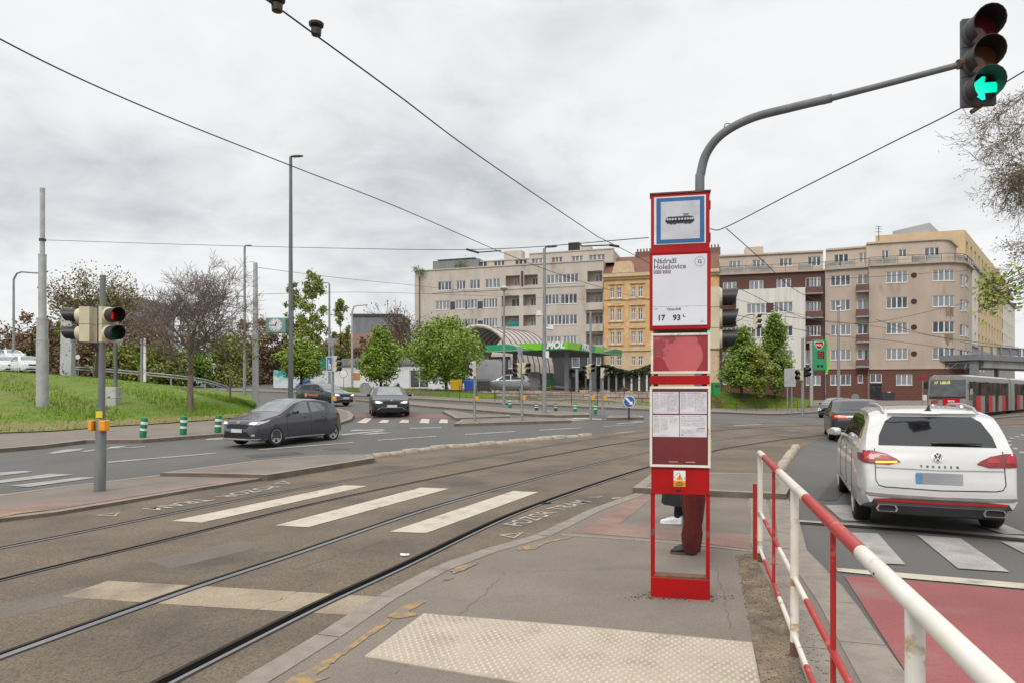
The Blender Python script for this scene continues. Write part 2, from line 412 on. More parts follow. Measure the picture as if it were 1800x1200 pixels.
# ---------------------------------------------------------------- sheets draped over the ground
def clip_poly(poly):                  # polygon (2D) -> bmesh cut along the metre grid
    bm = bmesh.new()
    vs = [bm.verts.new((p[0], p[1], 0)) for p in poly]
    bm.faces.new(vs)
    bmesh.ops.triangulate(bm, faces=bm.faces[:])
    xs = [p[0] for p in poly]; ys = [p[1] for p in poly]
    if max(ys) > 16:
        for ax, lo, hi in ((0, min(xs), max(xs)), (1, max(16, min(ys)), max(ys))):
            stp = 1.0 if hi - lo < 70 else 2.0
            q = math.floor(lo / stp) * stp + stp
            while q < hi:
                co = [0, 0, 0]; co[ax] = q; no = [0, 0, 0]; no[ax] = 1
                bmesh.ops.bisect_plane(bm, geom=bm.verts[:] + bm.edges[:] + bm.faces[:], dist=1e-5, plane_co=co, plane_no=no)
                q += stp
    return bm
def drape(mb, poly, off, skirt=0., mi=0, smi=None):
    bm = clip_poly([(p[0], p[1]) for p in poly])
    bmesh.ops.recalc_face_normals(bm, faces=bm.faces)
    bm.verts.index_update()
    vs = [(v.co.x, v.co.y, zt(v.co.x, v.co.y) + off) for v in bm.verts]
    fs = []
    for f in bm.faces:
        ix = [v.index for v in f.verts]
        if f.normal.z < 0: ix.reverse()
        fs.append(tuple(ix))
    mb.add(vs, fs, mi)
    if skirt:
        for e in bm.edges:
            if len(e.link_faces) == 1:
                a, b = (vs[v.index] for v in e.verts)
                f = e.link_faces[0]; c = f.calc_center_median()
                q = [a, b, (b[0], b[1], b[2] - skirt), (a[0], a[1], a[2] - skirt)]
                n = (Vector(q[1]) - Vector(q[0])).cross(Vector(q[3]) - Vector(q[0]))
                if n.dot(Vector((c.x, c.y, 0)) - Vector((a[0], a[1], 0))) > 0: q.reverse()
                mb.add(q, [(0, 1, 2, 3)], mi if smi is None else smi)
    bm.free()
    return mb
def inset(poly, w):
    n = len(poly); ar = sum(poly[i][0] * poly[(i + 1) % n][1] - poly[(i + 1) % n][0] * poly[i][1] for i in range(n))
    sg = 1 if ar > 0 else -1; out = []
    for i in range(n):
        p, a, b = Vector(poly[i][:2]), Vector(poly[i - 1][:2]), Vector(poly[(i + 1) % n][:2])
        d1 = (p - a).normalized(); d2 = (b - p).normalized()
        n1 = Vector((-d1.y, d1.x)) * sg; n2 = Vector((-d2.y, d2.x)) * sg
        m = n1 + n2
        if m.length < .3: m = n1 * 1.
        m = m / max(.35, m.dot(n1)) if m.dot(n1) else n1
        if m.length > 2.5: m = m.normalized() * 2.5
        out.append(tuple(p + m * w))
    return out
def GP(pts, h=0.): return [tuple(G(x, y, h))[:2] for x, y in pts]
def sheet(name, px, off, m, skirt=0., world_pts=False, kind='structure'):
    mb = MB(); drape(mb, px if world_pts else GP(px), off, skirt)
    return tag(mb.build(name, m, fix=False), kind=kind)
def ribbon_xy(pts, w0, w1):
    # offset band along a 2D path: from w0 to w1 to its right
    P_ = [Vector(p[:2]) for p in pts]; L, Rr = [], []
    for i, p in enumerate(P_):
        d = (P_[min(i + 1, len(P_) - 1)] - P_[max(i - 1, 0)]).normalized(); n = Vector((d.y, -d.x))
        L.append(p + n * w0); Rr.append(p + n * w1)
    return L, Rr
def ribbon(mb, pts, w0, w1, z0, z1, mi=0):
    # draped bar along the path, with its sides
    L, Rr = ribbon_xy(pts, w0, w1)
    rings = [[(a.x, a.y, zt(a.x, a.y) + z0), (a.x, a.y, zt(a.x, a.y) + z1), (b.x, b.y, zt(b.x, b.y) + z1), (b.x, b.y, zt(b.x, b.y) + z0)] for a, b in zip(L, Rr)]
    return mb.loft(rings, mi)
def spline(pts, n=8):
    # Catmull-Rom through the points
    P_ = [Vector(p) for p in pts]; P_ = [P_[0] * 2 - P_[1]] + P_ + [P_[-1] * 2 - P_[-2]]
    out = []
    for i in range(1, len(P_) - 2):
        a, b, c, d = P_[i - 1:i + 3]
        for k in range(n):
            t = k / n
            out.append(.5 * ((2 * b) + (c - a) * t + (2 * a - 5 * b + 4 * c - d) * t * t + (3 * b - a - 3 * c + d) * t ** 3))
    out.append(P_[-2]); return out
# ================================================================ SETTING: ground, road, tracks
def terrain(name, x0, x1, y0, y1, st, off, m):
    nx, ny = int((x1 - x0) / st), int((y1 - y0) / st)
    vs = [(x0 + i * st, y0 + j * st, zt(x0 + i * st, y0 + j * st) + off) for j in range(ny + 1) for i in range(nx + 1)]
    fs = [(j * (nx + 1) + i, j * (nx + 1) + i + 1, (j + 1) * (nx + 1) + i + 1, (j + 1) * (nx + 1) + i) for j in range(ny) for i in range(nx)]
    return tag(MB().add(vs, fs).build(name, m, fix=False), kind='structure')
terrain('ground', -700, 900, -200, 1400, 20, -.9, 'earth')
terrain('road', -75, 95, -10, 112, 1, 0, 'asphalt')

r4 = [(300, 1200), (500, 1097), (600, 1047), (694, 1006), (796, 954.5), (889, 910), (967, 879.5), (1142, 819), (1248, 793), (1345, 777), (1438, 765.5)]
r4 = [Vector(tuple(G(x, y))[:2]) for x, y in r4]
d0 = (r4[1] - r4[0]).normalized()
r4 = [r4[0] - d0 * 9, r4[0] - d0 * 4] + r4
dl = (r4[-1] - r4[-2]).normalized()
for k in range(1, 9):
    a = R(-2.2 * k); c, s_ = math.cos(a), math.sin(a)
    dl2 = Vector((dl.x * c - dl.y * s_, dl.x * s_ + dl.y * c))
    r4.append(r4[-1] + dl2 * 5)
r4 = spline([Vector((p.x, p.y, 0)) for p in r4], 10)
for _ in range(60):                    # even out the curve
    r4 = [r4[0]] + [(r4[i - 1] + r4[i] * 2 + r4[i + 1]) / 4 for i in range(1, len(r4) - 1)] + [r4[-1]]
def r4off(w): return [Vector((p.x, p.y, 0)) for p in ribbon_xy(r4, w, w)[0]]

bed = GP([(-500, 1010), (-200, 945), (0, 895), (300, 837), (470, 822), (560, 806), (656, 801), (760, 789), (860, 780), (960, 772), (1045, 763.5)])
L_ = [p for p in r4off(-6.0) if p.x > bed[-1][0] + .8 and p.y > bed[-1][1] - 1]
Rr_ = [p for p in r4off(1.25) if p.x > 12.5 and p.y > 20]
bed += [(p.x, p.y) for p in L_[::5]] + [(p.x, p.y) for p in Rr_[::-5]] + GP([(1440, 772), (1402, 790), (1384, 850)]) + [(2.5, 6.0), (0., 1.), (-4, -9), (-15, -6)]
sheet('tram_bed', bed, .006, 'trambed', world_pts=True)

def rail(off, lab, hw=.05, gw=.05):
    pts = r4off(off)
    t = thing('tram_rail', lab, 'rail', (pts[20].x, pts[20].y, 0), group='tram rails set in the asphalt')
    mb = MB(); ribbon(mb, pts, 0, hw, -.05, .013); mb.build('rail_head', 'steel', t, world=True)
    mb = MB(); ribbon(mb, pts, -gw, -.0005, -.05, .0085); mb.build('groove', 'groove', t, world=True)
    mb = MB(); ribbon(mb, pts, -gw - .035, -gw - .0005, -.05, .0095); ribbon(mb, pts, hw + .0005, hw + .018, -.05, .0092); mb.build('tar_seam', 'tarseal', t, world=True)
rail(0., 'polished tram rail nearest the platform kerb, with the widest dark groove', .034, .085)
rail(-1.435, 'polished tram rail running under the long worn white bar, second from the platform', .062, .038)
rail(-3.34, 'dark tram rail between the two farther white crossing bars', .016, .06)
rail(-4.775, 'tram rail farthest from the stop sign, beside the lettered far edge of the tracks', .05, .045)

def paint(polys, name, m='white', off=.012):
    mb = MB()
    for p in polys: drape(mb, GP(p), off)
    return tag(mb.build(name, m, fix=False), kind='structure')
paint([[(302, 916), (355, 919), (645, 854.5), (605, 853)]], 'crossing_bar')
paint([[(484, 924), (542, 927), (789, 859), (740, 857)]], 'crossing_bar')
paint([[(685, 935), (749, 937.5), (946.5, 865), (902, 863)]], 'crossing_bar')
paint([[(190, 1021), (400, 1033), (680, 1050), (622, 1082), (350, 1066), (108, 1049)]], 'worn_crossing_bar', 'white_worn', .0075)
paint([[(-120, 838), (0, 830), (43, 827.5), (58, 829), (0, 836), (-120, 848)], [(-120, 861), (0, 844), (88, 832.5), (129, 834), (0, 849), (-120, 868)],
       [(15, 854), (140, 839), (172, 839), (50, 856)], [(-60, 876), (0, 869), (40, 866), (0, 874.5)], [(88, 860.5), (180, 850), (262, 840), (240, 839.5)]], 'crossing_stripes', 'white_grey')
paint([[(189, 813.5), (380, 797), (380, 795.5), (189, 811.5)], [(455, 791), (621, 778), (621, 776.6), (455, 789.5)], [(664, 774), (767, 767), (767, 765.8), (664, 772.6)],
       [(817, 764), (905, 758.6), (905, 757.4), (817, 762.6)], [(948, 756.5), (1023, 752), (1023, 751), (948, 755.3)], [(1061, 749.5), (1115, 746.7), (1115, 746), (1061, 748.6)],
       [(1081, 761.6), (1116, 758.6), (1116, 757.8), (1081, 760.4)], [(362, 773.5), (392, 771.5), (392, 769.5), (362, 771)], [(720, 753), (776, 752), (776, 750.5), (720, 751.5)],
       [(1290, 748), (1340, 746), (1340, 745), (1290, 747)], [(1170, 741), (1240, 738), (1240, 737.3), (1170, 740)]], 'lane_dashes', 'white_grey')
paint([[(80, 796.5), (115, 790), (149, 787.5), (140, 791.5), (95, 797)], [(140, 793), (170, 789), (255, 784), (255, 785.5), (190, 788.5), (150, 794)], [(185, 790), (195, 785), (232, 782.5), (205, 787)]], 'lane_arrow', 'white_grey')
paint([[(590, 764), (615, 761), (680, 755.5), (674, 757.5), (640, 761), (605, 765)], [(614, 757.5), (620, 755), (672, 754.2), (675, 755.5)], [(628, 764), (660, 760), (692, 760), (660, 763)]], 'lane_arrow', 'white_grey')
paint([[(1082, 744), (1128, 741.5), (1132, 742.4), (1086, 745)], [(1100, 741.5), (1120, 740.2), (1140, 740.2), (1118, 741.6)]], 'lane_arrow', 'white_grey')
paint([[(627, 742.5), (644, 743.3), (654, 735), (642, 734.3)], [(665, 742.5), (681, 743), (684, 738), (672, 737.5)], [(701, 742.5), (718, 743), (719, 738), (707, 737.5)],
       [(737, 743), (754, 743.5), (755, 736), (741, 735.6)], [(771, 743), (787, 743.4), (787, 737), (775, 736.4)]], 'crossing_stripes', 'white')
paint([[(930, 736.5), (1010, 738.5), (1030, 737.5), (950, 735.5)], [(1000, 735.2), (1060, 737.4), (1066, 736), (1010, 734)]], 'crossing_stripes', 'white')
paint([[(622, 733.5), (800, 734.6), (786, 727.5), (625, 726.5)]], 'red_cycle_strip', mat('faded_red_strip', (.235, .115, .105), .85, rgb2=(.19, .10, .09), scale=1.5, speck=.3, sscale=60), .008)
paint([[(1451, 888), (1493, 888), (1530, 917), (1480, 915)], [(1480, 936), (1543, 938), (1592, 993), (1541, 991)], [(1612, 941), (1689, 947), (1774, 1006), (1684, 1000)],
       [(1759, 952), (1830, 957), (1960, 1022), (1880, 1015)], [(1705, 920), (1760, 920), (1810, 940), (1765, 939)], [(1820, 918), (1870, 920), (1930, 948), (1880, 946)]], 'crossing_stripes', 'white_grey')
paint([[(1405, 917), (1600, 930), (1850, 951), (1850, 946), (1600, 926), (1405, 914)]], 'road_seam', 'white_grey', .009)
paint([[(1405, 920.5), (1600, 934), (1850, 956), (1850, 952), (1600, 931), (1405, 918)]], 'road_seam', 'tarseal', .0095)
paint([[(1472, 1005), (1600, 1018), (1900, 1045), (1900, 1035), (1600, 1009), (1470, 999)]], 'edge_line', 'white')
paint([[(1484, 1012), (1600, 1021), (1920, 1049), (2300, 1320), (2000, 1500), (1760, 1430), (1601, 1196)]], 'red_lane', 'redlane', .008)
paint([[(x - a, y - b), (x + a, y - b * .6), (x + a * .7, y + b), (x - a * .8, y + b * .7)] for x, y, a, b in
       ((1774, 775, 4, 1.2), (1775, 781.5, 4, 1.5), (1785, 788, 5, 1.6), (1797, 795, 6, 1.8), (1779, 770, 4, 1.1), (1788, 767, 4, 1), (1799, 764, 5, 1), (1773, 830, 6, 2.4))], 'roundel_dashes', 'white_grey')
# lettering on the asphalt: POZOR TRAM with triangles, both sides of the tracks
def ground_text(name, s, a, b, h, m='letter', flip=False, off=.013):
    pa, pb = G(*a), G(*b); x = (pb - pa); L = Vector((x.x, x.y, 0)).length
    x = Vector((x.x, x.y, 0)).normalized(); y = Vector((-x.y, x.x, 0))
    vs, fs = text_data(s, 1., ext=0., bold=.015)
    w = max(v[0] for v in vs)
    mb = MB(); 
    mb.add([Vector((pa.x, pa.y, 0)) + x * (v[0] / w * L) + y * (v[1] * h / .72) + Vector((0, 0, off + v[2] * .01)) for v in vs], fs)
    o = mb.build(name, m, fix=False); return tag(o, kind='structure')
ground_text('road_lettering', 'POZOR', (915, 926), (980, 901), .30)
ground_text('road_lettering', 'TRAM', (988, 898), (1040, 882), .30)
ground_text('road_lettering', 'POZOR', (472, 854), (376, 873.5), .34)
ground_text('road_lettering', 'TRAM', (352, 876.5), (250, 894.5), .36)
def tri_out(pts):
    c = Vector((sum(p[0] for p in pts) / 3, sum(p[1] for p in pts) / 3))
    inn = [tuple(c + (Vector(p) - c) * .62) for p in pts]
    return [[pts[i], pts[(i + 1) % 3], inn[(i + 1) % 3], inn[i]] for i in range(3)]
for t3 in ([(876, 941), (921, 936), (904, 947)], [(1033, 874), (1061, 871.5), (1050, 875.5)], [(165, 906), (212, 901), (203, 908)], [(480, 850), (512, 850.5), (499, 845)]):
    paint(tri_out(t3), 'road_triangle', 'letter', .013)
paint([[(1075, 875), (1092, 874), (1090, 876), (1076, 877)]], 'road_triangle', 'letter', .013)

# ---------------------------------------------------------------- near platform (flush with the tracks)
outer = [(-2.62, 1.2)] + GP([(423, 1200), (500, 1154), (617, 1084), (667, 1049), (741, 1012), (788, 987), (889, 957), (967, 934), (1017, 905), (1118, 868), (1385, 878),
         (1405, 918), (1420, 976), (1482, 1033), (1596, 1196)]) + [(1.62, 1.2)]
sheet('platform', outer, .02, 'pave', skirt=.1, world_pts=True)
def band(name, path, w0, w1, off, m, skirt=.05, joints=None):
    L, Rr = ribbon_xy(path, w0, w1); mb = MB()
    for i in range(len(L) - 1): drape(mb, [L[i], L[i + 1], Rr[i + 1], Rr[i]], off, skirt)
    return tag(mb.build(name, m, fix=False), kind='structure')
def even(path, step):
    P_ = [Vector(p[:2]) for p in path]; out = [P_[0]]; acc = 0
    for a, b in zip(P_, P_[1:]):
        d = (b - a).length; q = step - acc
        while q < d: out.append(a + (b - a) * (q / d)); q += step
        acc = (acc + d) % step
    return out + [P_[-1]]
def kerb_stones(name, path, w, off, m='kerb', gap=.008, skirt=.06, step=1.0, side=1):
    # stones laid end to end along a path, with open joints
    pts = even(path, step); mb = MB()
    for a, b in zip(pts, pts[1:]):
        d = b - a
        if d.length < .05: continue
        u = d.normalized(); n = Vector((u.y, -u.x)) * side
        a2, b2 = a + u * gap, b - u * gap
        drape(mb, [a2, b2, b2 + n * w, a2 + n * w], off, skirt)
    return tag(mb.build(name, m, fix=False), kind='structure')
lk = outer[:11]
lks = [tuple(p)[:2] for p in spline([Vector((p[0], p[1], 0)) for p in lk], 4)]
kerb_stones('kerb', lks, .19, .027, side=1)
rk = outer[11:]
kerb_stones('kerb', rk, .30, .027, side=1)
kerb_stones('kerb', [tuple(Vector(p)) for p in ribbon_xy(rk, .36, .36)[0]], .26, .0262, 'kerb', side=1, step=1.2)
sheet('platform_brick', [(1005, 938), (1035, 924), (1120, 875), (1148, 876), (1088, 924), (1200, 932), (1321, 943), (1319, 968), (1200, 953)], .024, 'brickp')
sheet('platform_brick', [(1313, 881), (1343, 882), (1366, 972), (1326, 968)], .0245, 'brickp')
kerb_stones('kerb', GP([(988, 941.5), (1200, 956), (1335, 972)]), .07, .0285, step=.9)
sheet('dirt_strip', [(1296, 976), (1338, 976), (1378, 1010), (1436, 1110), (1478, 1210), (1500, 1330), (1370, 1330), (1336, 1200)], .0235, 'dirt')
# repairs, cracks and wheel-worn strips in the asphalt
A['patch1'] = mat('asphalt_repair', (.085, .080, .076), .9, rgb2=(.068, .065, .062), scale=1.5, speck=.4, sscale=70)
A['patch2'] = mat('pale_asphalt_repair', (.165, .138, .112), .9, rgb2=(.135, .112, .09), scale=1.5, speck=.4, sscale=70)
for px, m in (([(700, 800), (800, 792), (830, 796), (728, 806)], 'patch2'), ([(430, 800), (520, 793), (536, 797), (444, 804.5)], 'patch1'), ([(1500, 800), (1530, 802), (1470, 880), (1436, 878)], 'patch1'), ([(900, 770), (960, 766), (980, 768.5), (915, 773)], 'patch2'),
              ([(260, 985), (420, 950), (470, 958), (300, 1000)], 'patch2'), ([(0, 1062), (150, 1030), (180, 1046), (0, 1090)], 'patch2'), ([(760, 880), (830, 862), (868, 866), (800, 886)], 'patch2'), ([(1600, 850), (1700, 842), (1780, 880), (1690, 885)], 'patch1')):
    sheet('asphalt_patch', px, .0068, m)
A['crackc'] = mat('crack_shadow', (.085, .072, .06), .9)
def crack(name, a, b, n, wob, w, off, m='crackc'):
    rr = random.Random(int(a[0] + b[1])); A_, B_ = G(*a), G(*b); d = B_ - A_; nn = Vector((-d.y, d.x, 0)).normalized(); pts = [A_ + d * (i / n) + nn * rr.uniform(-wob, wob) for i in range(n + 1)]
    mb = MB(); L, Rr = ribbon_xy(pts, -w * .6, w * .6)
    for i in range(n):
        if rr.random() > .22: drape(mb, [L[i], L[i + 1], Rr[i + 1], Rr[i]], off)
    tag(mb.build(name, m, fix=False), kind='structure')
for a, b, n, wob, w, off in (((700, 1190), (890, 1010), 40, .025, .003, .0222), ((1260, 1000), (1290, 1130), 24, .02, .003, .0222), ((860, 1010), (1130, 1000), 30, .02, .0025, .0222), ((30, 1000), (420, 930), 40, .04, .006, .0075), ((520, 1000), (860, 893), 40, .04, .006, .0075),
                             ((200, 1190), (560, 1020), 36, .04, .005, .0075), ((1430, 900), (1560, 800), 30, .05, .006, .006), ((300, 820), (620, 786), 30, .06, .01, .006), ((1060, 950), (1300, 975), 20, .01, .0025, .0222)):
    crack('asphalt_crack', a, b, n, wob, w, off)
mh = G(592, 787.5, .004); t = thing('manhole_cover', 'round iron manhole cover in the road before the grey hatchback', 'manhole cover', mh)
mb = MB(); mb.lathe([(.44, -.02), (.44, .006), (.36, .0065)], 28); mb.build('ring', 'kerb_dark', t); mb = MB(); mb.lathe([(.35, .0), (.35, .008)], 28); mb.build('lid', 'rust', t)
# yellow paint worn off the platform edge
for pl in ([(905, 970), (930, 960), (975, 951), (1010, 944), (1000, 948), (960, 957), (940, 968)], [(790, 1006), (812, 998), (840, 992), (822, 1002), (800, 1012)],
           [(680, 1088), (700, 1073), (745, 1054), (748, 1062), (720, 1078), (735, 1086), (700, 1092)], [(575, 1162), (605, 1146), (680, 1092), (690, 1096), (640, 1130), (600, 1158), (585, 1172)],
           [(490, 1215), (512, 1196), (545, 1182), (580, 1160), (588, 1168), (556, 1192), (580, 1196), (540, 1210)], [(776, 1026), (800, 1016), (790, 1022)]):
    rr = random.Random(int(pl[0][0])); q = []
    for i in range(len(pl)):
        a, b = Vector(pl[i]), Vector(pl[(i + 1) % len(pl)])
        for k in range(5): q.append(tuple(a + (b - a) * k / 5 + Vector((rr.uniform(-1.8, 1.8), rr.uniform(-.9, .9)))))
    sheet('yellow_paint', q, .0242 + .0006 * (int(pl[0][0]) % 7), 'yellowp')
# tactile paving with domes
tac = GP([(745, 1083), (1040, 1108), (1322, 1135), (1347, 1262), (1000, 1222), (640, 1160)])
sheet('tactile_paving', tac, .030, 'tactile', skirt=.02, world_pts=True)
def inside(p, poly):
    c = False; j = len(poly) - 1
    for i in range(len(poly)):
        if (poly[i][1] > p.y) != (poly[j][1] > p.y) and p.x < (poly[j][0] - poly[i][0]) * (p.y - poly[i][1]) / (poly[j][1] - poly[i][1]) + poly[i][0]: c = not c
        j = i
    return c
ax = (Vector(tac[2]) - Vector(tac[0])).normalized(); ay = Vector((-ax.y, ax.x))
tin = inset(tac, .02); mb = MB(); rr = random.Random(3)
for i in range(-2, 70):
    for j in range(-45, 3):
        p = Vector(tac[0]) + ax * (i * .052 + (.026 if j % 2 else 0)) + ay * (j * .045)
        if inside(p, tin) and rr.random() > .012:
            r, h = .0125, .0065
            mb.add([(p.x + r * f * math.cos(a), p.y + r * f * math.sin(a), .030 + z) for f, z in ((1, 0), (.75, h)) for a in [k * math.pi / 4 for k in range(8)]],
                   [(k, (k + 1) % 8, 8 + (k + 1) % 8, 8 + k) for k in range(8)] + [tuple(range(8, 16))])
tag(mb.build('tactile_domes', 'dome', fix=False), kind='stuff')
# grit lying in the dirt strip and at the stop sign's foot
mb = MB(); rr = random.Random(8)
dpoly = GP([(1292, 976), (1345, 976), (1385, 1010), (1445, 1110), (1490, 1260), (1350, 1260), (1330, 1180)])
x0, x1, y0, y1 = min(p[0] for p in dpoly), max(p[0] for p in dpoly), min(p[1] for p in dpoly), max(p[1] for p in dpoly)
n = 0
while n < 900:
    if n < 650:
        p = Vector((rr.uniform(x0, x1), rr.uniform(y0, y1)))
        if not inside(p, dpoly): continue
    else:
        q = G(1196 + rr.gauss(0, 42), 1053 + rr.gauss(0, 3)); p = Vector((q.x, q.y))
    n += 1
    s_ = rr.uniform(.002, .0055)
    mb.box(p.x - s_, p.x + s_, p.y - s_ * rr.uniform(.5, 1), p.y + s_, .022, .024 + s_, R3=Euler((0, 0, rr.random() * 3)).to_matrix())
tag(mb.build('grit', mat('grit_dark', (.06, .05, .042), .9, rgb2=(.16, .13, .10), scale=30), fix=False), kind='stuff')

# ---------------------------------------------------------------- raised islands and pavements
def slab(name, px, h, kw=.22, m='pave', km='kerb', world_pts=False, kname='kerb'):
    poly = px if world_pts else GP(px)
    inn = inset(poly, kw)
    mb = MB(); n = len(poly)
    for i in range(n):
        j = (i + 1) % n
        drape(mb, [poly[i], poly[j], inn[j], inn[i]], h, 0)
        a, b = Vector(poly[i]), Vector(poly[j]); k = max(1, int((b - a).length / 1.0))
        for q in range(k):
            p0, p1 = a + (b - a) * q / k, a + (b - a) * (q + 1) / k
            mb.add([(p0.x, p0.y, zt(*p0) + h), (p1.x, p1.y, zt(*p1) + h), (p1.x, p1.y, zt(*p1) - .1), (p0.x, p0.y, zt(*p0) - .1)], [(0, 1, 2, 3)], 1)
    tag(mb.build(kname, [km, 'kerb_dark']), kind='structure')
    mb = MB(); drape(mb, inset(poly, kw * .96), h - .004)
    return tag(mb.build(name, m, fix=False), kind='structure')
slab('traffic_island', [(281, 841), (370, 842), (470, 845), (658, 813), (652, 806), (560, 808), (450, 818)], .13, .17)
slab('traffic_island', [(1112, 868), (1382, 880), (1392, 860), (1376, 842), (1150, 838)], .12, .2)
slab('left_platform', [(-420, 1010), (-200, 958), (0, 918), (100, 906), (225, 884.5), (350, 862.5), (470, 843), (281, 838.5), (180, 851), (88, 862), (0, 875), (-200, 905), (-420, 945)], .06, .16)
def deck(name, px, h, m):
    mb = MB(); drape(mb, GP(px), h); return tag(mb.build(name, m, fix=False), kind='structure')
deck('left_platform_brick', [(0, 897), (160, 886), (300, 862), (440, 842), (452, 845), (350, 859), (225, 880), (100, 901), (20, 909), (-60, 922), (-60, 905)], .062, 'brickp')
deck('left_platform_paint', [(-40, 918), (0, 909), (60, 903), (85, 903), (30, 910), (-40, 926)], .066, 'yellowp')
slab('left_pavement', [(-260, 812), (0, 795), (80, 788), (150, 779), (250, 778), (390, 767), (450, 759), (560, 750), (600, 746), (618, 740), (622, 733), (615, 726), (596, 721), (560, 717.5), (500, 714.5),
     (448, 713), (441, 724), (410, 733), (300, 742), (200, 748), (100, 756), (0, 760), (-260, 777)], .12, .22)
slab('far_pavement', [(300, 686), (430, 688), (560, 692), (640, 697), (750, 703), (900, 711), (1034, 717.5), (1141, 722), (1250, 726), (1400, 727.5), (1480, 722),
     (1480, 716), (1400, 720), (1250, 718), (1141, 715.5), (1034, 711), (900, 705), (750, 697.5), (640, 692), (560, 687.5), (430, 684), (300, 683)], .12, .25)
slab('traffic_island', [(798, 749), (1003, 742.5), (1003, 739), (950, 737.5), (870, 738.5), (812, 741)], .12, .2)
slab('traffic_island', [(801, 738.5), (896, 735), (896, 732.5), (830, 730.5), (790, 723.5), (778, 725.5)], .12, .2)
slab('traffic_island', [(625, 704.5), (750, 716), (941, 731.5), (983, 733.5), (1037, 732), (1037, 728.5), (960, 724), (900, 720.5), (761, 710.5), (700, 705)], .12, .25)
slab('traffic_island', [(1067, 738), (1132, 737), (1128, 733.5), (1070, 734)], .12, .2)
slab('tram_reserve', [(1560, 752), (1720, 739), (1800, 731), (1960, 722), (2150, 716), (2150, 711), (1900, 714), (1640, 727)], .10, .25, 'trambed')
sheet('building_pavement', [(17, 71), (34, 70), (60, 74), (92, 92), (92, 100), (20, 96)], .05, 'pave', world_pts=True)
# rough kerb stones that part the tram bed from the road
def divider(label, px, group):
    a = [Vector(tuple(G(x, y))[:2]) for x, y in px]; mb = MB(); rr = random.Random(len(px))
    pts = even(a, .62)
    for p, q in zip(pts, pts[1:]):
        d = (q - p)
        if d.length < .2: continue
        u = d.normalized(); n = Vector((-u.y, u.x)); g = .015; w = .12 + rr.uniform(-.015, .015); h = .10 + rr.uniform(-.02, .02)
        rings = []
        for t, sc in ((g, .75), (g + .05, 1), (d.length * .5, 1 + rr.uniform(-.05, .05)), (d.length - g - .05, 1), (d.length - g, .75)):
            c = p + u * t + n * rr.uniform(-.01, .01); z0 = zt(c.x, c.y)
            rings.append([(c.x + n.x * w * a_ * sc, c.y + n.y * w * a_ * sc, z0 - .02 + (h * sc + .02) * b_) for a_, b_ in ((-1, 0), (-.95, .6), (-.6, 1), (.6, 1), (.95, .6), (1, 0))])
        mb.loft(rings)
    c = a[0]
    o = mb.build('kerb_divider', mat('pale_divider_stone', (.42, .36, .285), .9, rgb2=(.29, .245, .195), scale=6, bump=.5, bscale=30), smooth=50)
    return tag(o, label, 'lane divider', group)
divider('row of pale rough kerb stones ending at the raised traffic island', [(656, 803), (760, 789), (800, 785)], 'pale stone dividers along the tram bed')
divider('farther row of pale kerb stones between road and rails, left of the stop sign', [(788, 787), (935, 774), (1045, 765)], 'pale stone dividers along the tram bed')
divider('short chipped pale kerb block lying beside the red and white railing', [(1369, 828), (1384, 806), (1399, 786)], 'pale stone dividers along the tram bed')

# ---------------------------------------------------------------- lawn on its bank, grass in front of the filling station
fr = [(-260, 778, 0), (-100, 768, 0), (0, 761, 0), (100, 757, 0), (200, 749, 0), (300, 743, 0), (410, 734, 0), (441, 725, 0), (449, 714, 0)]
bk = [(-260, 640, 58), (-100, 646, 57), (0, 652, 56), (100, 658, 55), (200, 666, 53), (300, 678, 50), (340, 686, 47), (400, 696, 43), (447, 711, 36)]
front = spline([G(x, y, .125) for x, y, _ in fr], 8); back = spline([W(x, y, d) for x, y, d in bk], 8)
vs, fs, NV = [], [], 26
rr = random.Random(5)
for i, (a, b) in enumerate(zip(front, back)):
    for j in range(NV):
        t = j / (NV - 1); p = a.lerp(b, t)
        p.z += .16 * math.sin(math.pi * t) * math.sin(i * .35 + t * 7) + (0 if j in (0, NV - 1) else rr.uniform(-.04, .04))
        vs.append(p)
    e = b + Vector((b.x * .55, b.y * .55, .4)); vs.append(e)
n_ = NV + 1
for i in range(len(front) - 1):
    for j in range(NV): fs.append((i * n_ + j, (i + 1) * n_ + j, (i + 1) * n_ + j + 1, i * n_ + j + 1))
tag(MB().add(vs, fs).build('lawn', 'grass', smooth=60), kind='structure')
LAWN = (front, back)
def on_lawn(i, t):
    a, b = front, back; k = min(len(a) - 2, int(i)); f = i - k
    return a[k].lerp(a[k + 1], f).lerp(b[k].lerp(b[k + 1], f), t)
mb = MB(); rr = random.Random(19); q = []
for i in range((len(front) - 1) * 3 + 1): u = min(len(front) - 1.02, i / 3); q.append((on_lawn(u, 0), on_lawn(u, rr.uniform(.015, .05)), on_lawn(u, rr.uniform(.05, .105))))
mb.add([tuple(p + Vector((0, 0, h))) for r_ in q for p, h in zip(r_, (.03, .09, .02))], [(3 * i + j, 3 * i + 3 + j, 3 * i + 4 + j, 3 * i + 1 + j) for i in range(len(q) - 1) for j in (0, 1)])
tag(mb.build('bare_verge', mat('dry_verge', (.27, .19, .10), .95, rgb2=(.15, .17, .035), scale=1.6, speck=.5, sscale=20, bump=.6, bscale=14), smooth=60), kind='structure')
mb = MB(); rr = random.Random(21)
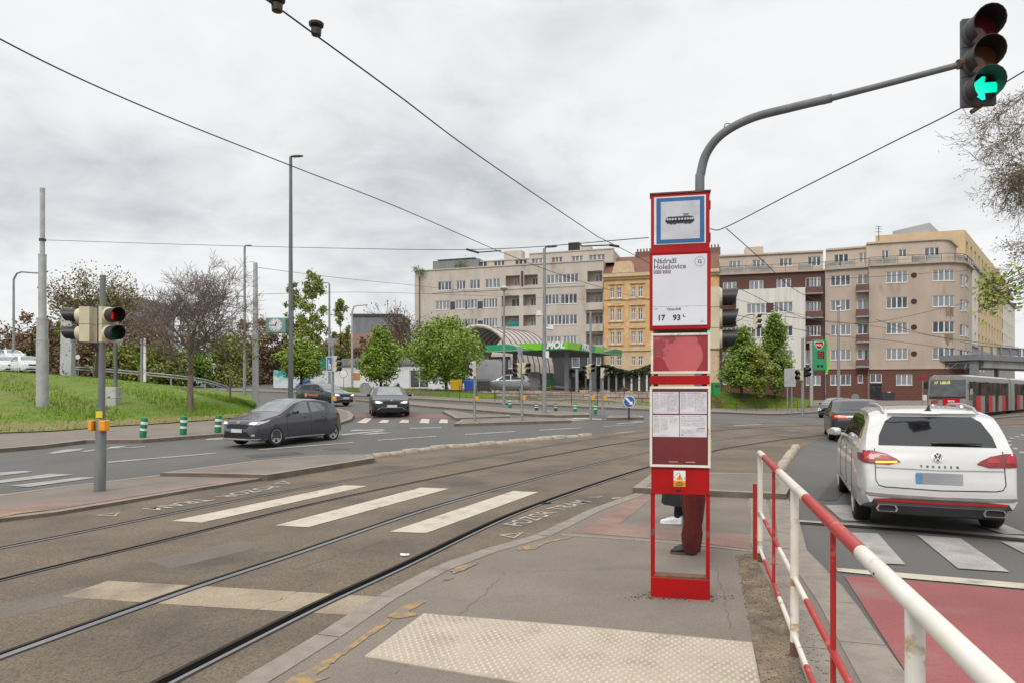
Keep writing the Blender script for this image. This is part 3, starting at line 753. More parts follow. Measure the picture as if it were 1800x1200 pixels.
for _ in range(15000):
    i = rr.random() * (len(front) - 1.01); t = rr.random() ** 1.7
    p = on_lawn(i, t); p.z += .05
    if t < .10 and rr.random() < .7: continue
    h = rr.uniform(.05, .15); w = rr.uniform(.02, .04); a = rr.random() * 6.28; le = rr.uniform(-.1, .1)
    ca, sa = math.cos(a) * w, math.sin(a) * w
    mb.add([(p.x - ca, p.y - sa, p.z - .1), (p.x + ca, p.y + sa, p.z - .1), (p.x + le, p.y + le * .6, p.z + h)], [(0, 1, 2)])
tag(mb.build('grass', 'blade', fix=False), kind='stuff')
def bank(px_front, back_pts, name='grass_bank'):
    a = [G(x, y, .02) for x, y in px_front]; b = [W(*q) for q in back_pts]; vs, fs = [], []; n = 9; rr = random.Random(2)
    a = spline(a, 5); b = spline(b, 5)
    for p, q in zip(a, b):
        for j in range(n):
            v = p.lerp(q, j / (n - 1)); v.z += rr.uniform(-.05, .05) + .15 * math.sin(math.pi * j / (n - 1)); vs.append(v)
    for i in range(len(a) - 1):
        for j in range(n - 1): fs.append((i * n + j, (i + 1) * n + j, (i + 1) * n + j + 1, i * n + j + 1))
    tag(MB().add(vs, fs).build(name, 'grass', smooth=60), kind='structure')
    mb = MB()
    for _ in range(2600):
        i = rr.randrange(len(a)); j = rr.random(); k = min(len(a) - 1, i + 1); f = rr.random()
        p = a[i].lerp(a[k], f).lerp(b[i].lerp(b[k], f), j)
        h = rr.uniform(.1, .35); w = rr.uniform(.03, .06); an = rr.random() * 6.28
        mb.add([(p.x - w * math.cos(an), p.y - w * math.sin(an), p.z - .05), (p.x + w * math.cos(an), p.y + w * math.sin(an), p.z - .05), (p.x + rr.uniform(-.1, .1), p.y, p.z + h)], [(0, 1, 2)])
    tag(mb.build('grass', 'blade', fix=False), kind='stuff')
bank([(690, 693.5), (780, 698.5), (870, 703)], [(690, 684, 66), (780, 686, 63), (870, 692, 59.5)])
bank([(865, 703), (960, 707.5), (1050, 711.5), (1148, 715.5)], [(865, 701, 58.1), (960, 705.5, 57.3), (1050, 709, 56.7), (1148, 710, 56.3)])
bank([(1140, 715.5), (1235, 718), (1320, 719), (1420, 718)], [(1155, 690, 64), (1235, 688, 68), (1320, 691, 69), (1430, 702, 70)])
bank([(560, 686.5), (620, 689), (690, 693.5)], [(560, 682, 71), (620, 683, 70), (690, 684, 66)])
# raised yard of the filling station and its stone retaining wall
mb = MB(); mb.prism([(-9, 60), (-2, 58.5), (12.4, 57), (13.5, 62), (17, 92), (-20, 96)], .2, 1.93)
tag(mb.build('station_yard', 'pave'), kind='structure')
A['stone'] = brick_mat('rubble_stone', (.30, .21, .165), (.42, .33, .27), (.16, .125, .10), 1.2, bw=.9, bh=.42, msize=.035, wall=True)
mb = MB(); pts = [(-3.2, 58.6), (-1, 58.3), (4, 57.6), (9, 57.1), (12.6, 56.9)]
for (xa, ya), (xb, yb) in zip(pts, pts[1:]):
    n = 6; rr = random.Random(int(xa * 10))
    for k in range(n):
        t0, t1 = k / n, (k + 1) / n
        a = (xa + (xb - xa) * t0, ya + (yb - ya) * t0); b = (xa + (xb - xa) * t1, ya + (yb - ya) * t1); h = 1.98 + rr.uniform(-.12, .08); dd = rr.uniform(-.04, .04)
        mb.add([(a[0], a[1] - .35 + dd, .1), (b[0], b[1] - .35 + dd, .1), (b[0], b[1] + .1, .1), (a[0], a[1] + .1, .1), (a[0], a[1] - .22 + dd, h), (b[0], b[1] - .22 + dd, h), (b[0], b[1] + .1, h), (a[0], a[1] + .1, h)],
               [(0, 1, 5, 4), (1, 2, 6, 5), (2, 3, 7, 6), (3, 0, 4, 7), (4, 5, 6, 7), (3, 2, 1, 0)])
tag(mb.build('retaining_wall', 'stone'), 'low crumbling reddish rubble stone wall below the filling station yard', 'wall')
# ================================================================ BUILDINGS
class Fac:
    # a facade standing on a plan line; pts left to right as the street sees it
    def __init__(s, pts, bends=()):
        s.p = [Vector(p) for p in pts]; s.u = [0.]
        for a, b in zip(s.p, s.p[1:]): s.u.append(s.u[-1] + (b - a).length)
        sn = []
        for a, b in zip(s.p, s.p[1:]):
            d = (b - a).normalized(); sn.append(Vector((d.y, -d.x)))
        s.sn = sn
        s.vn = [sn[0]] + [(sn[i] + sn[i + 1]).normalized() for i in range(len(sn) - 1)] + [sn[-1]]
        s.L = s.u[-1]
    def pn(s, u):
        i = 0
        while i < len(s.sn) - 1 and u > s.u[i + 1]: i += 1
        t = (u - s.u[i]) / (s.u[i + 1] - s.u[i])
        p = s.p[i].lerp(s.p[i + 1], t)
        if len(s.sn) > 1 and (s.u[i + 1] - s.u[i]) < 1.5: n = s.vn[i].lerp(s.vn[i + 1], min(1, max(0, t))).normalized()
        else: n = s.sn[i]
        return p, n
    def at(s, u, w, d=0.):
        p, n = s.pn(u); return Vector((p.x + n.x * d, p.y + n.y * d, w))
    def ux(s, px):
        k = (px - 900) / F
        for i, (a, b) in enumerate(zip(s.p, s.p[1:])):
            d = b - a; den = d.x - k * d.y
            if abs(den) < 1e-9: continue
            t = (k * a.y - a.x) / den
            if (-1e-6 <= t <= 1 + 1e-6) or (i == 0 and t < 0) or (i == len(s.sn) - 1 and t > 1):
                return s.u[i] + t * (s.u[i + 1] - s.u[i])
        return 0.
    def wz(s, px, py): return Z(py, s.pn(s.ux(px))[0].y)
    def cuts(s, u0, u1): return [u0] + [u for u in s.u[1:-1] if u0 + .01 < u < u1 - .01] + [u1]
    def box(s, mb, u0, u1, w0, w1, d0, d1, mi=None):
        us = s.cuts(u0, u1)
        rings = [[s.at(u, w0, d0), s.at(u, w0, d1), s.at(u, w1, d1), s.at(u, w1, d0)] for u in us]
        mb.loft(rings, mi)
    def wall(s, mb, ops, u0, u1, w0, w1, mi=0, rmi=None):
        # wall with real openings; ops = (u0,u1,w0,w1,depth)
        us = sorted(set([u0, u1] + s.cuts(u0, u1) + [min(u1, max(u0, q)) for o in ops for q in o[:2]]))
        ws = sorted(set([w0, w1] + [min(w1, max(w0, q)) for o in ops for q in o[2:4]]))
        for i in range(len(us) - 1):
            if us[i + 1] - us[i] < 1e-4: continue
            um = (us[i] + us[i + 1]) / 2
            for j in range(len(ws) - 1):
                if ws[j + 1] - ws[j] < 1e-4: continue
                wm_ = (ws[j] + ws[j + 1]) / 2
                if any(o[0] < um < o[1] and o[2] < wm_ < o[3] for o in ops): continue
                mb.add([s.at(us[i], ws[j]), s.at(us[i + 1], ws[j]), s.at(us[i + 1], ws[j + 1]), s.at(us[i], ws[j + 1])], [(0, 1, 2, 3)], mi)
        for o in ops:
            cu = s.cuts(o[0], o[1]); D = -o[4]; k = mi if rmi is None else rmi
            for a, b in zip(cu, cu[1:]):
                mb.add([s.at(a, o[2]), s.at(b, o[2]), s.at(b, o[2], D), s.at(a, o[2], D)], [(0, 1, 2, 3)], k)
                mb.add([s.at(a, o[3]), s.at(b, o[3]), s.at(b, o[3], D), s.at(a, o[3], D)], [(3, 2, 1, 0)], k)
                mb.add([s.at(a, o[2], D), s.at(b, o[2], D), s.at(b, o[3], D), s.at(a, o[3], D)], [(0, 1, 2, 3)], k)
            for u in (o[0], o[1]):
                mb.add([s.at(u, o[2]), s.at(u, o[3]), s.at(u, o[3], D), s.at(u, o[2], D)], [(0, 1, 2, 3)], k)
def window(fac, par, u0, u1, w0, w1, cols=3, dep=.14, pm='pane', fm='frame', sill=True, name='window', transom=0., side=1):
    mb = MB(); fw = .075; d0, d1 = -dep + .004, -dep + .075
    for (a, b, c, d) in ((u0, u1, w0, w0 + fw), (u0, u1, w1 - fw, w1), (u0, u0 + fw, w0 + fw, w1 - fw), (u1 - fw, u1, w0 + fw, w1 - fw)):
        fac.box(mb, a, b, c, d, d0, d1)
    for k in range(1, cols):
        u = u0 + (u1 - u0) * k / cols; h = .055 if k % 2 else .075
        fac.box(mb, u - h, u + h, w0 + fw, w1 - fw, d0, d1 - .004)
    if transom: fac.box(mb, u0 + fw, u1 - fw, w0 + (w1 - w0) * transom - .035, w0 + (w1 - w0) * transom + .035, d0, d1 - .008)
    if sill: fac.box(mb, u0 - .05, u1 + .05, w0 - .06, w0 - .004, -dep, .06)
    f = mb.build(name, fm, par, world=True)
    mb = MB(); us = fac.cuts(u0 + .04, u1 - .04)
    for a, b in zip(us, us[1:]):
        mb.add([fac.at(a, w0 + .04, d0 + .02), fac.at(b, w0 + .04, d0 + .02), fac.at(b, w1 - .04, d0 + .02), fac.at(a, w1 - .04, d0 + .02)], [(0, 1, 2, 3)])
    mb.build('pane', pm, f, world=True, fix=False)
    return f
def row(fac, ref, xs, cols, **kw):
    # ref = (photo x, y top, y bottom) of one window of the row
    w1, w0 = fac.wz(ref[0], ref[1]), fac.wz(ref[0], ref[2])
    return [(fac.ux(a), fac.ux(b), w0, w1, c) for (a, b), c in zip(xs, cols if isinstance(cols, list) else [cols] * len(xs))]
def hull(mb, fac, D, w0, w1, mi=0, roof=True, back=None):
    # sides, back and flat roof behind a facade
    a, b = fac.at(0, w0, 0), fac.at(fac.L, w0, 0); n0, n1 = fac.sn[0], fac.sn[-1]
    nm = (fac.p[-1] - fac.p[0]).normalized(); nm = Vector((nm.y, -nm.x))
    A2, B2 = back or (fac.p[0] - nm * D, fac.p[-1] - nm * D)
    up = lambda p, w: (p.x, p.y, w)
    mb.add([up(fac.p[0], w0), up(A2, w0), up(A2, w1), up(fac.p[0], w1)], [(0, 1, 2, 3)], mi)
    mb.add([up(fac.p[-1], w0), up(B2, w0), up(B2, w1), up(fac.p[-1], w1)], [(3, 2, 1, 0)], mi)
    mb.add([up(A2, w0), up(B2, w0), up(B2, w1), up(A2, w1)], [(3, 2, 1, 0)], mi)
    if roof:
        mb.add([up(p, w1 - .02) for p in fac.p] + [up(B2, w1 - .02), up(A2, w1 - .02)], [tuple(range(len(fac.p) + 2))], mi)
def shifted(fac, d, u0=None, u1=None, a=0., b=0.):
    us = fac.cuts(u0 if u0 is not None else 0, u1 if u1 is not None else fac.L)
    return Fac([tuple(fac.at(u, 0, d))[:2] for u in us])
z3 = lambda x, y=0: (700 + x / 4, 400 + y / 4)
z5 = lambda x, y=0: (1250 + x / 3.43, 380 + y / 3.43)
z6 = lambda x, y=0: (1500 + x / 3.43, 380 + y / 3.43)
def R3(prs, f): return [(f(a)[0], f(b)[0]) for a, b in prs]
A['plaster'] = mat('grey_beige_plaster', (.52, .46, .405), .9, rgb2=(.45, .395, .345), scale=.7, stretch=(1, 1, .35), stain=(.31, .255, .205), st_scale=.55, st_lo=.56, st_hi=.74)
A['plaster_b'] = mat('tan_plaster', (.455, .37, .305), .9, rgb2=(.395, .318, .26), scale=.6, stretch=(1, 1, .3), stain=(.24, .17, .13), st_scale=.5, st_lo=.58, st_hi=.78)
A['plaster_l'] = mat('light_tan_plaster', (.54, .445, .37), .9, rgb2=(.48, .39, .32), scale=.6, stain=(.38, .28, .215), st_scale=.5, st_lo=.6, st_hi=.75)
A['brownbrick'] = mat('brown_brick', (.115, .050, .038), .8, rgb2=(.085, .038, .03), scale=2.5, stretch=(1, 1, 5))
A['redbrick'] = mat('red_brown_tile', (.145, .060, .042), .8, rgb2=(.115, .047, .034), scale=2.5, stretch=(1, 1, 4))
A['whitebay'] = mat('pale_bay_plaster', (.66, .635, .585), .9, rgb2=(.58, .555, .51), scale=1., stretch=(2.5, 2.5, .12), stain=(.40, .36, .30), st_scale=.8)
A['ochre'] = mat('ochre_plaster', (.63, .395, .185), .9, rgb2=(.56, .345, .155), scale=1., stain=(.70, .50, .28), st_scale=1.1, st_lo=.55, st_hi=.65)
A['ochre_l'] = mat('pale_ochre_trim', (.60, .46, .29), .9, rgb2=(.50, .37, .22), scale=2.)
A['rooftile'] = mat('red_brown_roof_tiles', (.195, .088, .060), .85, rgb2=(.135, .062, .046), scale=3., stretch=(1, 1, 3), bump=.6, bscale=12)
A['slate'] = mat('dark_facade_metal', (.06, .062, .066), .5, rgb2=(.045, .046, .05), scale=2)
A['corr'] = mat('grey_cladding', (.24, .235, .235), .6, rgb2=(.17, .168, .17), scale=1.5, stretch=(8, 8, .2))
A['railm'] = mat('dark_iron', (.05, .042, .04), .6)
A['balc'] = mat('rust_balcony_panel', (.16, .075, .058), .7, rgb2=(.11, .055, .045), scale=3)
A['office_y'] = mat('yellow_cladding', (.60, .44, .255), .6, rgb2=(.53, .385, .215), scale=.8)
A['office_w'] = mat('pale_cladding', (.66, .60, .53), .6, rgb2=(.60, .54, .48), scale=.8)
A['concrete'] = mat('grey_concrete', (.33, .32, .31), .85, rgb2=(.26, .255, .25), scale=.8, stain=(.20, .19, .18), st_scale=.6)

# ---------------------------------------------------------------- the grey-beige apartment block
F1 = Fac([tuple(W(729, 0, 106))[:2], tuple(W(1060.5, 0, 97))[:2]])
b1 = thing('apartment_building', 'long weathered grey-beige apartment block with recessed loggias behind the filling station', 'building', (*F1.p[0], 2.6))
ops, wins, rec = [], [], []
def addrow(fac, ref, prs, cols, f, dep=.14, **kw):
    for (u0, u1, w0, w1, c) in row(fac, ref, R3(prs, f), cols):
        ops.append((u0, u1, w0, w1, dep)); wins.append((u0, u1, w0, w1, c, dep, kw))
addrow(F1, (*z3(326)[:1], z3(0, 380)[1], z3(0, 442)[1]), [(278, 375), (408, 472), (503, 575), (612, 716)], [4, 3, 3, 4], z3)
addrow(F1, (z3(1150)[0], z3(0, 330)[1], z3(0, 392)[1]), [(1043, 1268)], [8], z3)
addrow(F1, (z3(310)[0], z3(0, 515)[1], z3(0, 578)[1]), [(262, 362), (402, 470), (486, 555), (597, 698)], [4, 3, 3, 5], z3)
addrow(F1, (z3(310)[0], z3(0, 650)[1], z3(0, 710)[1]), [(262, 362), (402, 470), (486, 555), (597, 698)], [4, 3, 3, 5], z3)
addrow(F1, (z3(1150)[0], z3(0, 470)[1], z3(0, 538)[1]), [(1030, 1130), (1142, 1258)], [4, 4], z3)
addrow(F1, (z3(1150)[0], z3(0, 616)[1], z3(0, 684)[1]), [(1043, 1258)], [8], z3)
addrow(F1, (z3(1150)[0], z3(0, 762)[1], z3(0, 826)[1]), [(1043, 1145), (1160, 1255)], [4, 4], z3)
addrow(F1, (z3(660)[0], z3(0, 782)[1], z3(0, 845)[1]), [(262, 362), (402, 520), (597, 698)], [4, 4, 4], z3)
recs = [(755, 855, 338, 412), (885, 980, 332, 405), (1330, 1435, 305, 385), (727, 850, 480, 556), (878, 967, 472, 550), (1322, 1438, 452, 530),
        (727, 850, 622, 698), (878, 967, 615, 693), (1322, 1438, 598, 680), (727, 850, 762, 838), (880, 967, 756, 835), (1322, 1438, 748, 828)]
for (a, b, c, d) in recs:
    u0, u1 = F1.ux(z3(a)[0]), F1.ux(z3(b)[0]); w1, w0 = F1.wz(*z3((a + b) / 2, c)), F1.wz(*z3((a + b) / 2, d))
    ops.append((u0, u1, w0, w1, 1.3)); rec.append((u0, u1, w0, w1))
ZT1 = F1.wz(*z3(800, 275)) + .1
mb = MB()
F1.wall(mb, ops, 0, F1.L, 2.0, ZT1); hull(mb, F1, 12, 2.0, ZT1)
# pilasters and ledges
for w in (F1.wz(*z3(480, 445)), ):
    F1.box(mb, F1.ux(z3(240)[0]), F1.ux(z3(1320)[0]), w - .12, w, .002, .10)
F1.box(mb, F1.ux(z3(1320)[0]), F1.L, 2.2, F1.wz(*z3(1380, 890)), .003, .25)
for w in (F1.wz(*z3(1380, 385)), F1.wz(*z3(1380, 530)), F1.wz(*z3(1380, 680)), F1.wz(*z3(1380, 828))):
    F1.box(mb, F1.ux(z3(1318)[0]), F1.L + .02, w - 1.05, w - .02, .003, .55)
F1.box(mb, -.1, F1.L + .05, ZT1 + .002, ZT1 + .16, -.4, .14)
mb.build('wall', ['plaster'], b1, world=True)
for (u0, u1, w0, w1, c, dep, kw) in wins: window(F1, b1, u0, u1, w0, w1, c, dep)
for i, (u0, u1, w0, w1) in enumerate(rec):
    window(F1, b1, u0 + (u1 - u0) * .42, u1 - .15, w0 + .1, w1 - .3, 2, 1.296, name='balcony_door', sill=False)
    mb = MB(); F1.box(mb, u0, u1, w0 + .25, w0 + .30, -.06, -.02); F1.box(mb, u0, u1, w0 + .10, w0 + .13, -.06, -.02); mb.build('balcony_rail', 'railm', b1, world=True)
# dark panels between the strip windows
for (a, b, c, d) in ((366, 399, 522, 578), (472, 484, 512, 574), (558, 594, 520, 570), (366, 399, 655, 710), (472, 484, 645, 705), (558, 594, 655, 705)):
    mb = MB(); F1.box(mb, F1.ux(z3(a)[0]), F1.ux(z3(b)[0]), F1.wz(*z3(a, d)), F1.wz(*z3(a, c)), .002, .03)
    mb.build('dark_panel', 'slate', b1, world=True)
# set-back top storey
S1 = shifted(F1, -1.4, F1.ux(z3(552)[0]), F1.L + 1.2)
zr = F1.wz(*z3(1000, 175)) + .1
ops, wins = [], []
for (a, b, c, d, n) in ((572, 625, 240, 292, 2), (672, 748, 235, 285, 3), (820, 905, 225, 272, 3), (935, 1040, 212, 264, 4), (1077, 1155, 205, 257, 3), (1218, 1300, 195, 247, 3), (1340, 1455, 180, 237, 4)):
    u0, u1 = S1.ux(z3(a)[0]), S1.ux(z3(b)[0]); w1, w0 = S1.wz(*z3((a + b) / 2, c)), S1.wz(*z3((a + b) / 2, d))
    ops.append((u0, u1, w0, w1, .14)); wins.append((u0, u1, w0, w1, n, .14, {}))
mb = MB(); um = S1.ux(z3(922)[0])
S1.wall(mb, ops, 0, S1.L, ZT1 - .1, zr - .7, 0); 
S1.wall(mb, [], um, S1.L, zr - .7, zr, 0)
mb.add([S1.at(um, zr - .7), S1.at(um, zr), S1.at(um, zr, -9), S1.at(um, zr - .7, -9)], [(0, 1, 2, 3)])
hull(mb, S1, 9.5, ZT1 - .1, zr - .7)
mb.add([S1.at(um, zr), S1.at(S1.L, zr), S1.at(S1.L, zr, -9), S1.at(um, zr, -9)], [(0, 1, 2, 3)])
mb.add([S1.at(S1.L, zr - .7), S1.at(S1.L, zr), S1.at(S1.L, zr, -9), S1.at(S1.L, zr - .7, -9)], [(3, 2, 1, 0)])
S1.box(mb, -.1, um, zr - .698, zr - .55, -.3, .12); S1.box(mb, um, S1.L + .1, zr + .002, zr + .14, -.3, .12)
mb.build('top_storey', 'plaster', b1, world=True)
for (u0, u1, w0, w1, c, dep, kw) in wins: window(S1, b1, u0, u1, w0, w1, c, dep)
T1 = shifted(F1, -.9, F1.ux(z3(226)[0]), F1.ux(z3(551)[0]))
mb = MB(); zt1 = T1.wz(*z3(400, 228)); T1.wall(mb, [], 0, T1.L, ZT1 - .05, zt1); hull(mb, T1, 8, ZT1 - .05, zt1)
mb.build('roof_cabin', 'corr', b1, world=True)
mb = MB(); 
for k in range(7):
    u0 = T1.L * (.1 + .12 * k); T1.box(mb, u0, u0 + T1.L * .115, zt1 + .1, zt1 + .14, -1.2, .2)
    for v in range(8): pass
o = mb.build('solar_panel', mat('solar_panel_blue', (.08, .10, .12), .3), b1, world=True)
for (a, b, c, d, m_) in ((712, 838, 148, 190, 0), (1172, 1250, 86, 150, 1), (1255, 1330, 110, 150, 0)):
    mb = MB(); u0, u1 = S1.ux(z3(a)[0]), S1.ux(z3(b)[0]); S1.box(mb, u0, u1, zr - .72, S1.wz(*z3(a, c)), -4, -2.2)
    mb.build('water_tank' if m_ else 'chimney', 'black' if m_ else 'plaster', b1, world=True)
mat('rusty_pipe', (.10, .06, .05), .8)
mb = MB(); u = F1.ux(z3(152)[0]); mb.tube([F1.at(u, 3, .1), F1.at(u, ZT1 - .8, .1)], .07, 6); mb.build('drainpipe', MATS['rusty_pipe'], b1, world=True)
mb = MB(); u = F1.ux(z3(872)[0]); F1.box(mb, u - .14, u + .14, F1.wz(*z3(872, 410)), F1.wz(*z3(872, 308)), .002, .2)
mb.build('downpipe_head', MATS['rusty_pipe'], b1, world=True)
# roof plants
rr = random.Random(4)
for (x, y, r) in ((732, 474, .8), (741, 478, .6), (805, 467, .9), (816, 467, 1.1)):
    mb = MB(); c = W(x, y, 105.0 if x < 760 else 104.2)
    for _ in range(170):
        p = c + Vector((rr.gauss(0, .42), rr.gauss(0, .42), rr.gauss(0, .45))) * r; s_ = .14
        q = [Vector((rr.uniform(-1, 1), rr.uniform(-1, 1), rr.uniform(-1, 1))) * s_ for _ in range(3)]
        mb.add([p + q[0], p + q[1], p + q[2]], [(0, 1, 2)])
    mb.build('roof_planting', 'leaf_d', b1, world=True, fix=False)
# ground floor: dark strip with windows and the white pillars of the yard wall
G1 = shifted(F1, 1.6, F1.ux(z3(560)[0]), F1.L)
ops, wins = [], []
for (a, b, c, d, n) in ((638, 722, 924, 988, 4), (775, 822, 924, 988, 2), (905, 975, 920, 990, 3), (1220, 1275, 910, 980, 1), (1330, 1425, 910, 965, 3)):
    u0, u1 = G1.ux(z3(a)[0]), G1.ux(z3(b)[0]); w1, w0 = G1.wz(*z3((a + b) / 2, c)), G1.wz(*z3((a + b) / 2, d))
    ops.append((u0, u1, w0, w1, .12)); wins.append((u0, u1, w0, w1, n, .12, {}))
mb = MB(); zg = G1.wz(*z3(800, 905)); G1.wall(mb, ops, 0, G1.L, 1.9, zg, 0); hull(mb, G1, 1.62, 1.9, zg); G1.box(mb, -.1, G1.L + .1, zg + .002, zg + .35, -1.5, .3, 1)
mb.build('ground_storey', ['slate', 'plaster'], b1, world=True)
for (u0, u1, w0, w1, c, dep, kw) in wins: window(G1, b1, u0, u1, w0, w1, c, dep)
# laundry in one loggia
o = MB(); rr = random.Random(6)
for k in range(5):
    u = F1.ux(z3(765 + k * 16)[0]); w = F1.wz(*z3(790, 662)); F1.box(o, u, u + .75, w - rr.uniform(.7, 1.2), w, -.5 - .06 * k, -.46 - .06 * k)
tag(o.build('laundry', mat('teal_cloth', (.02, .30, .29), .8, rgb2=(.015, .20, .21), scale=2)), 'teal laundry hanging in a loggia of the grey-beige apartment block', 'laundry')

# ---------------------------------------------------------------- the ochre tenement
F2 = Fac([tuple(W(1060.8, 0, 96.8))[:2], tuple(W(1264.5, 0, 92.2))[:2]])
b2 = thing('tenement_house', 'old ochre tenement with ornate window surrounds and a red-brown tiled roof', 'building', (*F2.p[0], 2.4))
ops, wins = [], []
xs = [(1492, 1518), (1538, 1568), (1643, 1670), (1690, 1718)]
pit = (1643 - 1492)
cols_ = [(a + pit * k, b + pit * k) for k in range(0, 5) for (a, b) in xs[:2]]
for (c, d) in ((425, 495), (575, 656), (735, 815), (905, 966)):
    w1, w0 = F2.wz(*z3(1530, c)), F2.wz(*z3(1530, d))
    for (a, b) in cols_:
        u0, u1 = F2.ux(z3(a)[0]), F2.ux(z3(b)[0])
        ops.append((u0, u1, w0, w1, .2)); wins.append((u0, u1, w0, w1, 2, .2, {}))
zc = F2.wz(*z3(1530, 352)); zl = F2.wz(*z3(1530, 862))
mb = MB(); F2.wall(mb, [o for o in ops if o[2] > zl], 0, F2.L, zl, zc, 0); F2.wall(mb, [o for o in ops if o[2] < zl], 0, F2.L, 1.9, zl, 1)
hull(mb, F2, 13, 1.9, zc)
mb.build('wall', ['ochre', 'ochre_l'], b2, world=True)
mb = MB()
F2.box(mb, 0, F2.L, zl - .12, zl + .12, .002, .18); F2.box(mb, 0, F2.L, zc + .002, zc + .45, -.3, .62); F2.box(mb, 0, F2.L, zc - .32, zc - .002, .002, .3)
zq = F2.wz(*z3(1530, 506)); F2.box(mb, 0, F2.L, zq - .1, zq + .06, .002, .12)
for (c, d) in ((425, 495), (575, 656), (735, 815)):
    for k in range(5):
        a, b = cols_[2 * k][0], cols_[2 * k + 1][1]; u0, u1 = F2.ux(z3(a)[0]) - .25, F2.ux(z3(b)[0]) + .25
        w1, w0 = F2.wz(*z3(1530, c)), F2.wz(*z3(1530, d))
        F2.box(mb, u0 - .1, u1 + .1, w0 - .24, w0 - .07, .002, .2); F2.box(mb, u0 - .1, u1 + .1, w1 + .45, w1 + .58, .002, .24)
        F2.box(mb, u0, u0 + .16, w0 - .05, w1 + .42, .003, .08); F2.box(mb, u1 - .16, u1, w0 - .05, w1 + .42, .003, .08)
        um = (u0 + u1) / 2; F2.box(mb, um - .12, um + .12, w0 - .05, w1 + .42, .003, .08)
        F2.box(mb, u0 + .3, u1 - .3, w0 - .85, w0 - .4, .003, .05)
mb.build('stucco_trim', 'ochre_l', b2, world=True)
for (u0, u1, w0, w1, c, dep, kw) in wins: window(F2, b2, u0, u1, w0, w1, 2, dep, transom=.66, pm='pane_d')
mb = MB(); ze = zc + .46; D = 9; zrg = Z(444, 98)
n = F2.sn[0]
def rp(u, w, d): return F2.at(u, w, d)
mb.add([rp(-.0, ze, .5), rp(F2.L, ze, .5), rp(F2.L, zrg, -5.5), rp(0, zrg, -5.5), rp(0, ze, -12), rp(F2.L, ze, -12)], [(0, 1, 2, 3), (3, 2, 5, 4), (0, 3, 4), (1, 5, 2), (0, 4, 5, 1)])
rf = mb.build('roof', 'rooftile', b2, world=True)
for px in (1124, 1250):
    mb = MB(); u = F2.ux(px); F2.box(mb, u - 1.2, u + 1.2, zrg - 1.5, zrg + .6, -6.2, -5.2)
    for k in range(5): F2.box(mb, u - 1. + k * .45, u - .8 + k * .45, zrg + .6, zrg + 1.1, -5.9, -5.6)
    mb.build('chimney', mat('chimney_brick', (.20, .11, .085), .9), rf, world=True)
mb = MB()
for px in (1096,):
    u = F2.ux(px); 
    mb.loft([[rp(u - 1.6, ze + .1, .35), rp(u + 1.6, ze + .1, .35), rp(u + 1.1, ze + 1.7, .35), rp(u - 1.1, ze + 1.7, .35)], [rp(u - 1.6, ze + .1, -3), rp(u + 1.6, ze + .1, -3), rp(u + 1.1, ze + 1.7, -3), rp(u - 1.1, ze + 1.7, -3)]])
mb.build('dormer', 'ochre_l', b2, world=True)

# ---------------------------------------------------------------- the brown block with the pale bay, the tan block and its corner: one terrace of flats
XA, XB, XC = 1264.8, 1451, 1527.5
F3 = Fac([tuple(W(XA, 0, 92))[:2], tuple(W(XB, 0, 88.6))[:2]])
b3 = thing('apartment_building', 'dark brown brick apartment block with a pale plastered bay and roof terrace', 'building', (*F3.p[0], .9))
ops, wins, doors, bal = [], [], [], []
def grab(fac, a, b, c, d, n, f, dep=.14, pm='pane', nm='window'):
    u0, u1 = fac.ux(f(a)[0]), fac.ux(f(b)[0]); w1, w0 = fac.wz(*f((a + b) / 2, c)), fac.wz(*f((a + b) / 2, d))
    ops.append((u0, u1, w0, w1, dep)); wins.append((u0, u1, w0, w1, n, dep, pm, nm))
for r_ in ((72, 152, 397, 457, 3), (232, 315, 387, 443, 3), (395, 482, 377, 433, 3), (600, 660, 367, 430, 3), (570, 597, 370, 465, 1), (570, 597, 515, 610, 1), (600, 660, 515, 577, 3),
           (570, 597, 662, 745, 1), (600, 660, 660, 722, 3), (570, 597, 806, 890, 1), (600, 660, 806, 868, 3), (572, 660, 957, 1016, 3), (70, 148, 560, 592, 3), (70, 148, 672, 735, 3), (70, 148, 815, 868, 3), (70, 148, 965, 1010, 3)):
    grab(F3, *r_, z5)
ZT3 = F3.wz(*z5(370, 345))
mb = MB(); F3.wall(mb, ops, 0, F3.L, -.2, ZT3); hull(mb, F3, 12, -.2, ZT3); mb.build('wall', 'brownbrick', b3, world=True)
for (u0, u1, w0, w1, n, dep, pm, nm) in wins: window(F3, b3, u0, u1, w0, w1, n, dep, pm)
B3 = shifted(F3, .9, F3.ux(z5(150)[0]), F3.ux(z5(562)[0]))
ops, wins = [], []
for r_ in ((215, 327, 527, 587, 4), (380, 493, 517, 580, 4), (215, 327, 668, 730, 4), (380, 493, 660, 724, 4), (215, 327, 812, 870, 4), (380, 493, 806, 866, 4)): grab(B3, *r_, z5)
mb = MB(); w0, w1 = F3.wz(*z5(370, 925)), F3.wz(*z5(370, 442))
B3.wall(mb, ops, 0, B3.L, w0, w1); hull(mb, B3, .92, w0, w1); mb.add([B3.at(0, w0), B3.at(B3.L, w0), B3.at(B3.L, w0, -.9), B3.at(0, w0, -.9)], [(3, 2, 1, 0)])
mb.build('bay', 'whitebay', b3, world=True)
for (u0, u1, w0, w1, n, dep, pm, nm) in wins: window(B3, b3, u0, u1, w0, w1, n, dep, pm)
mb = MB()
for c, d in ((524, 582), (665, 726), (808, 867)): B3.box(mb, B3.ux(z5(331)[0]), B3.ux(z5(377)[0]), B3.wz(*z5(350, d)), B3.wz(*z5(350, c)), .002, .03)
mb.build('brick_panel', 'brownbrick', b3, world=True)
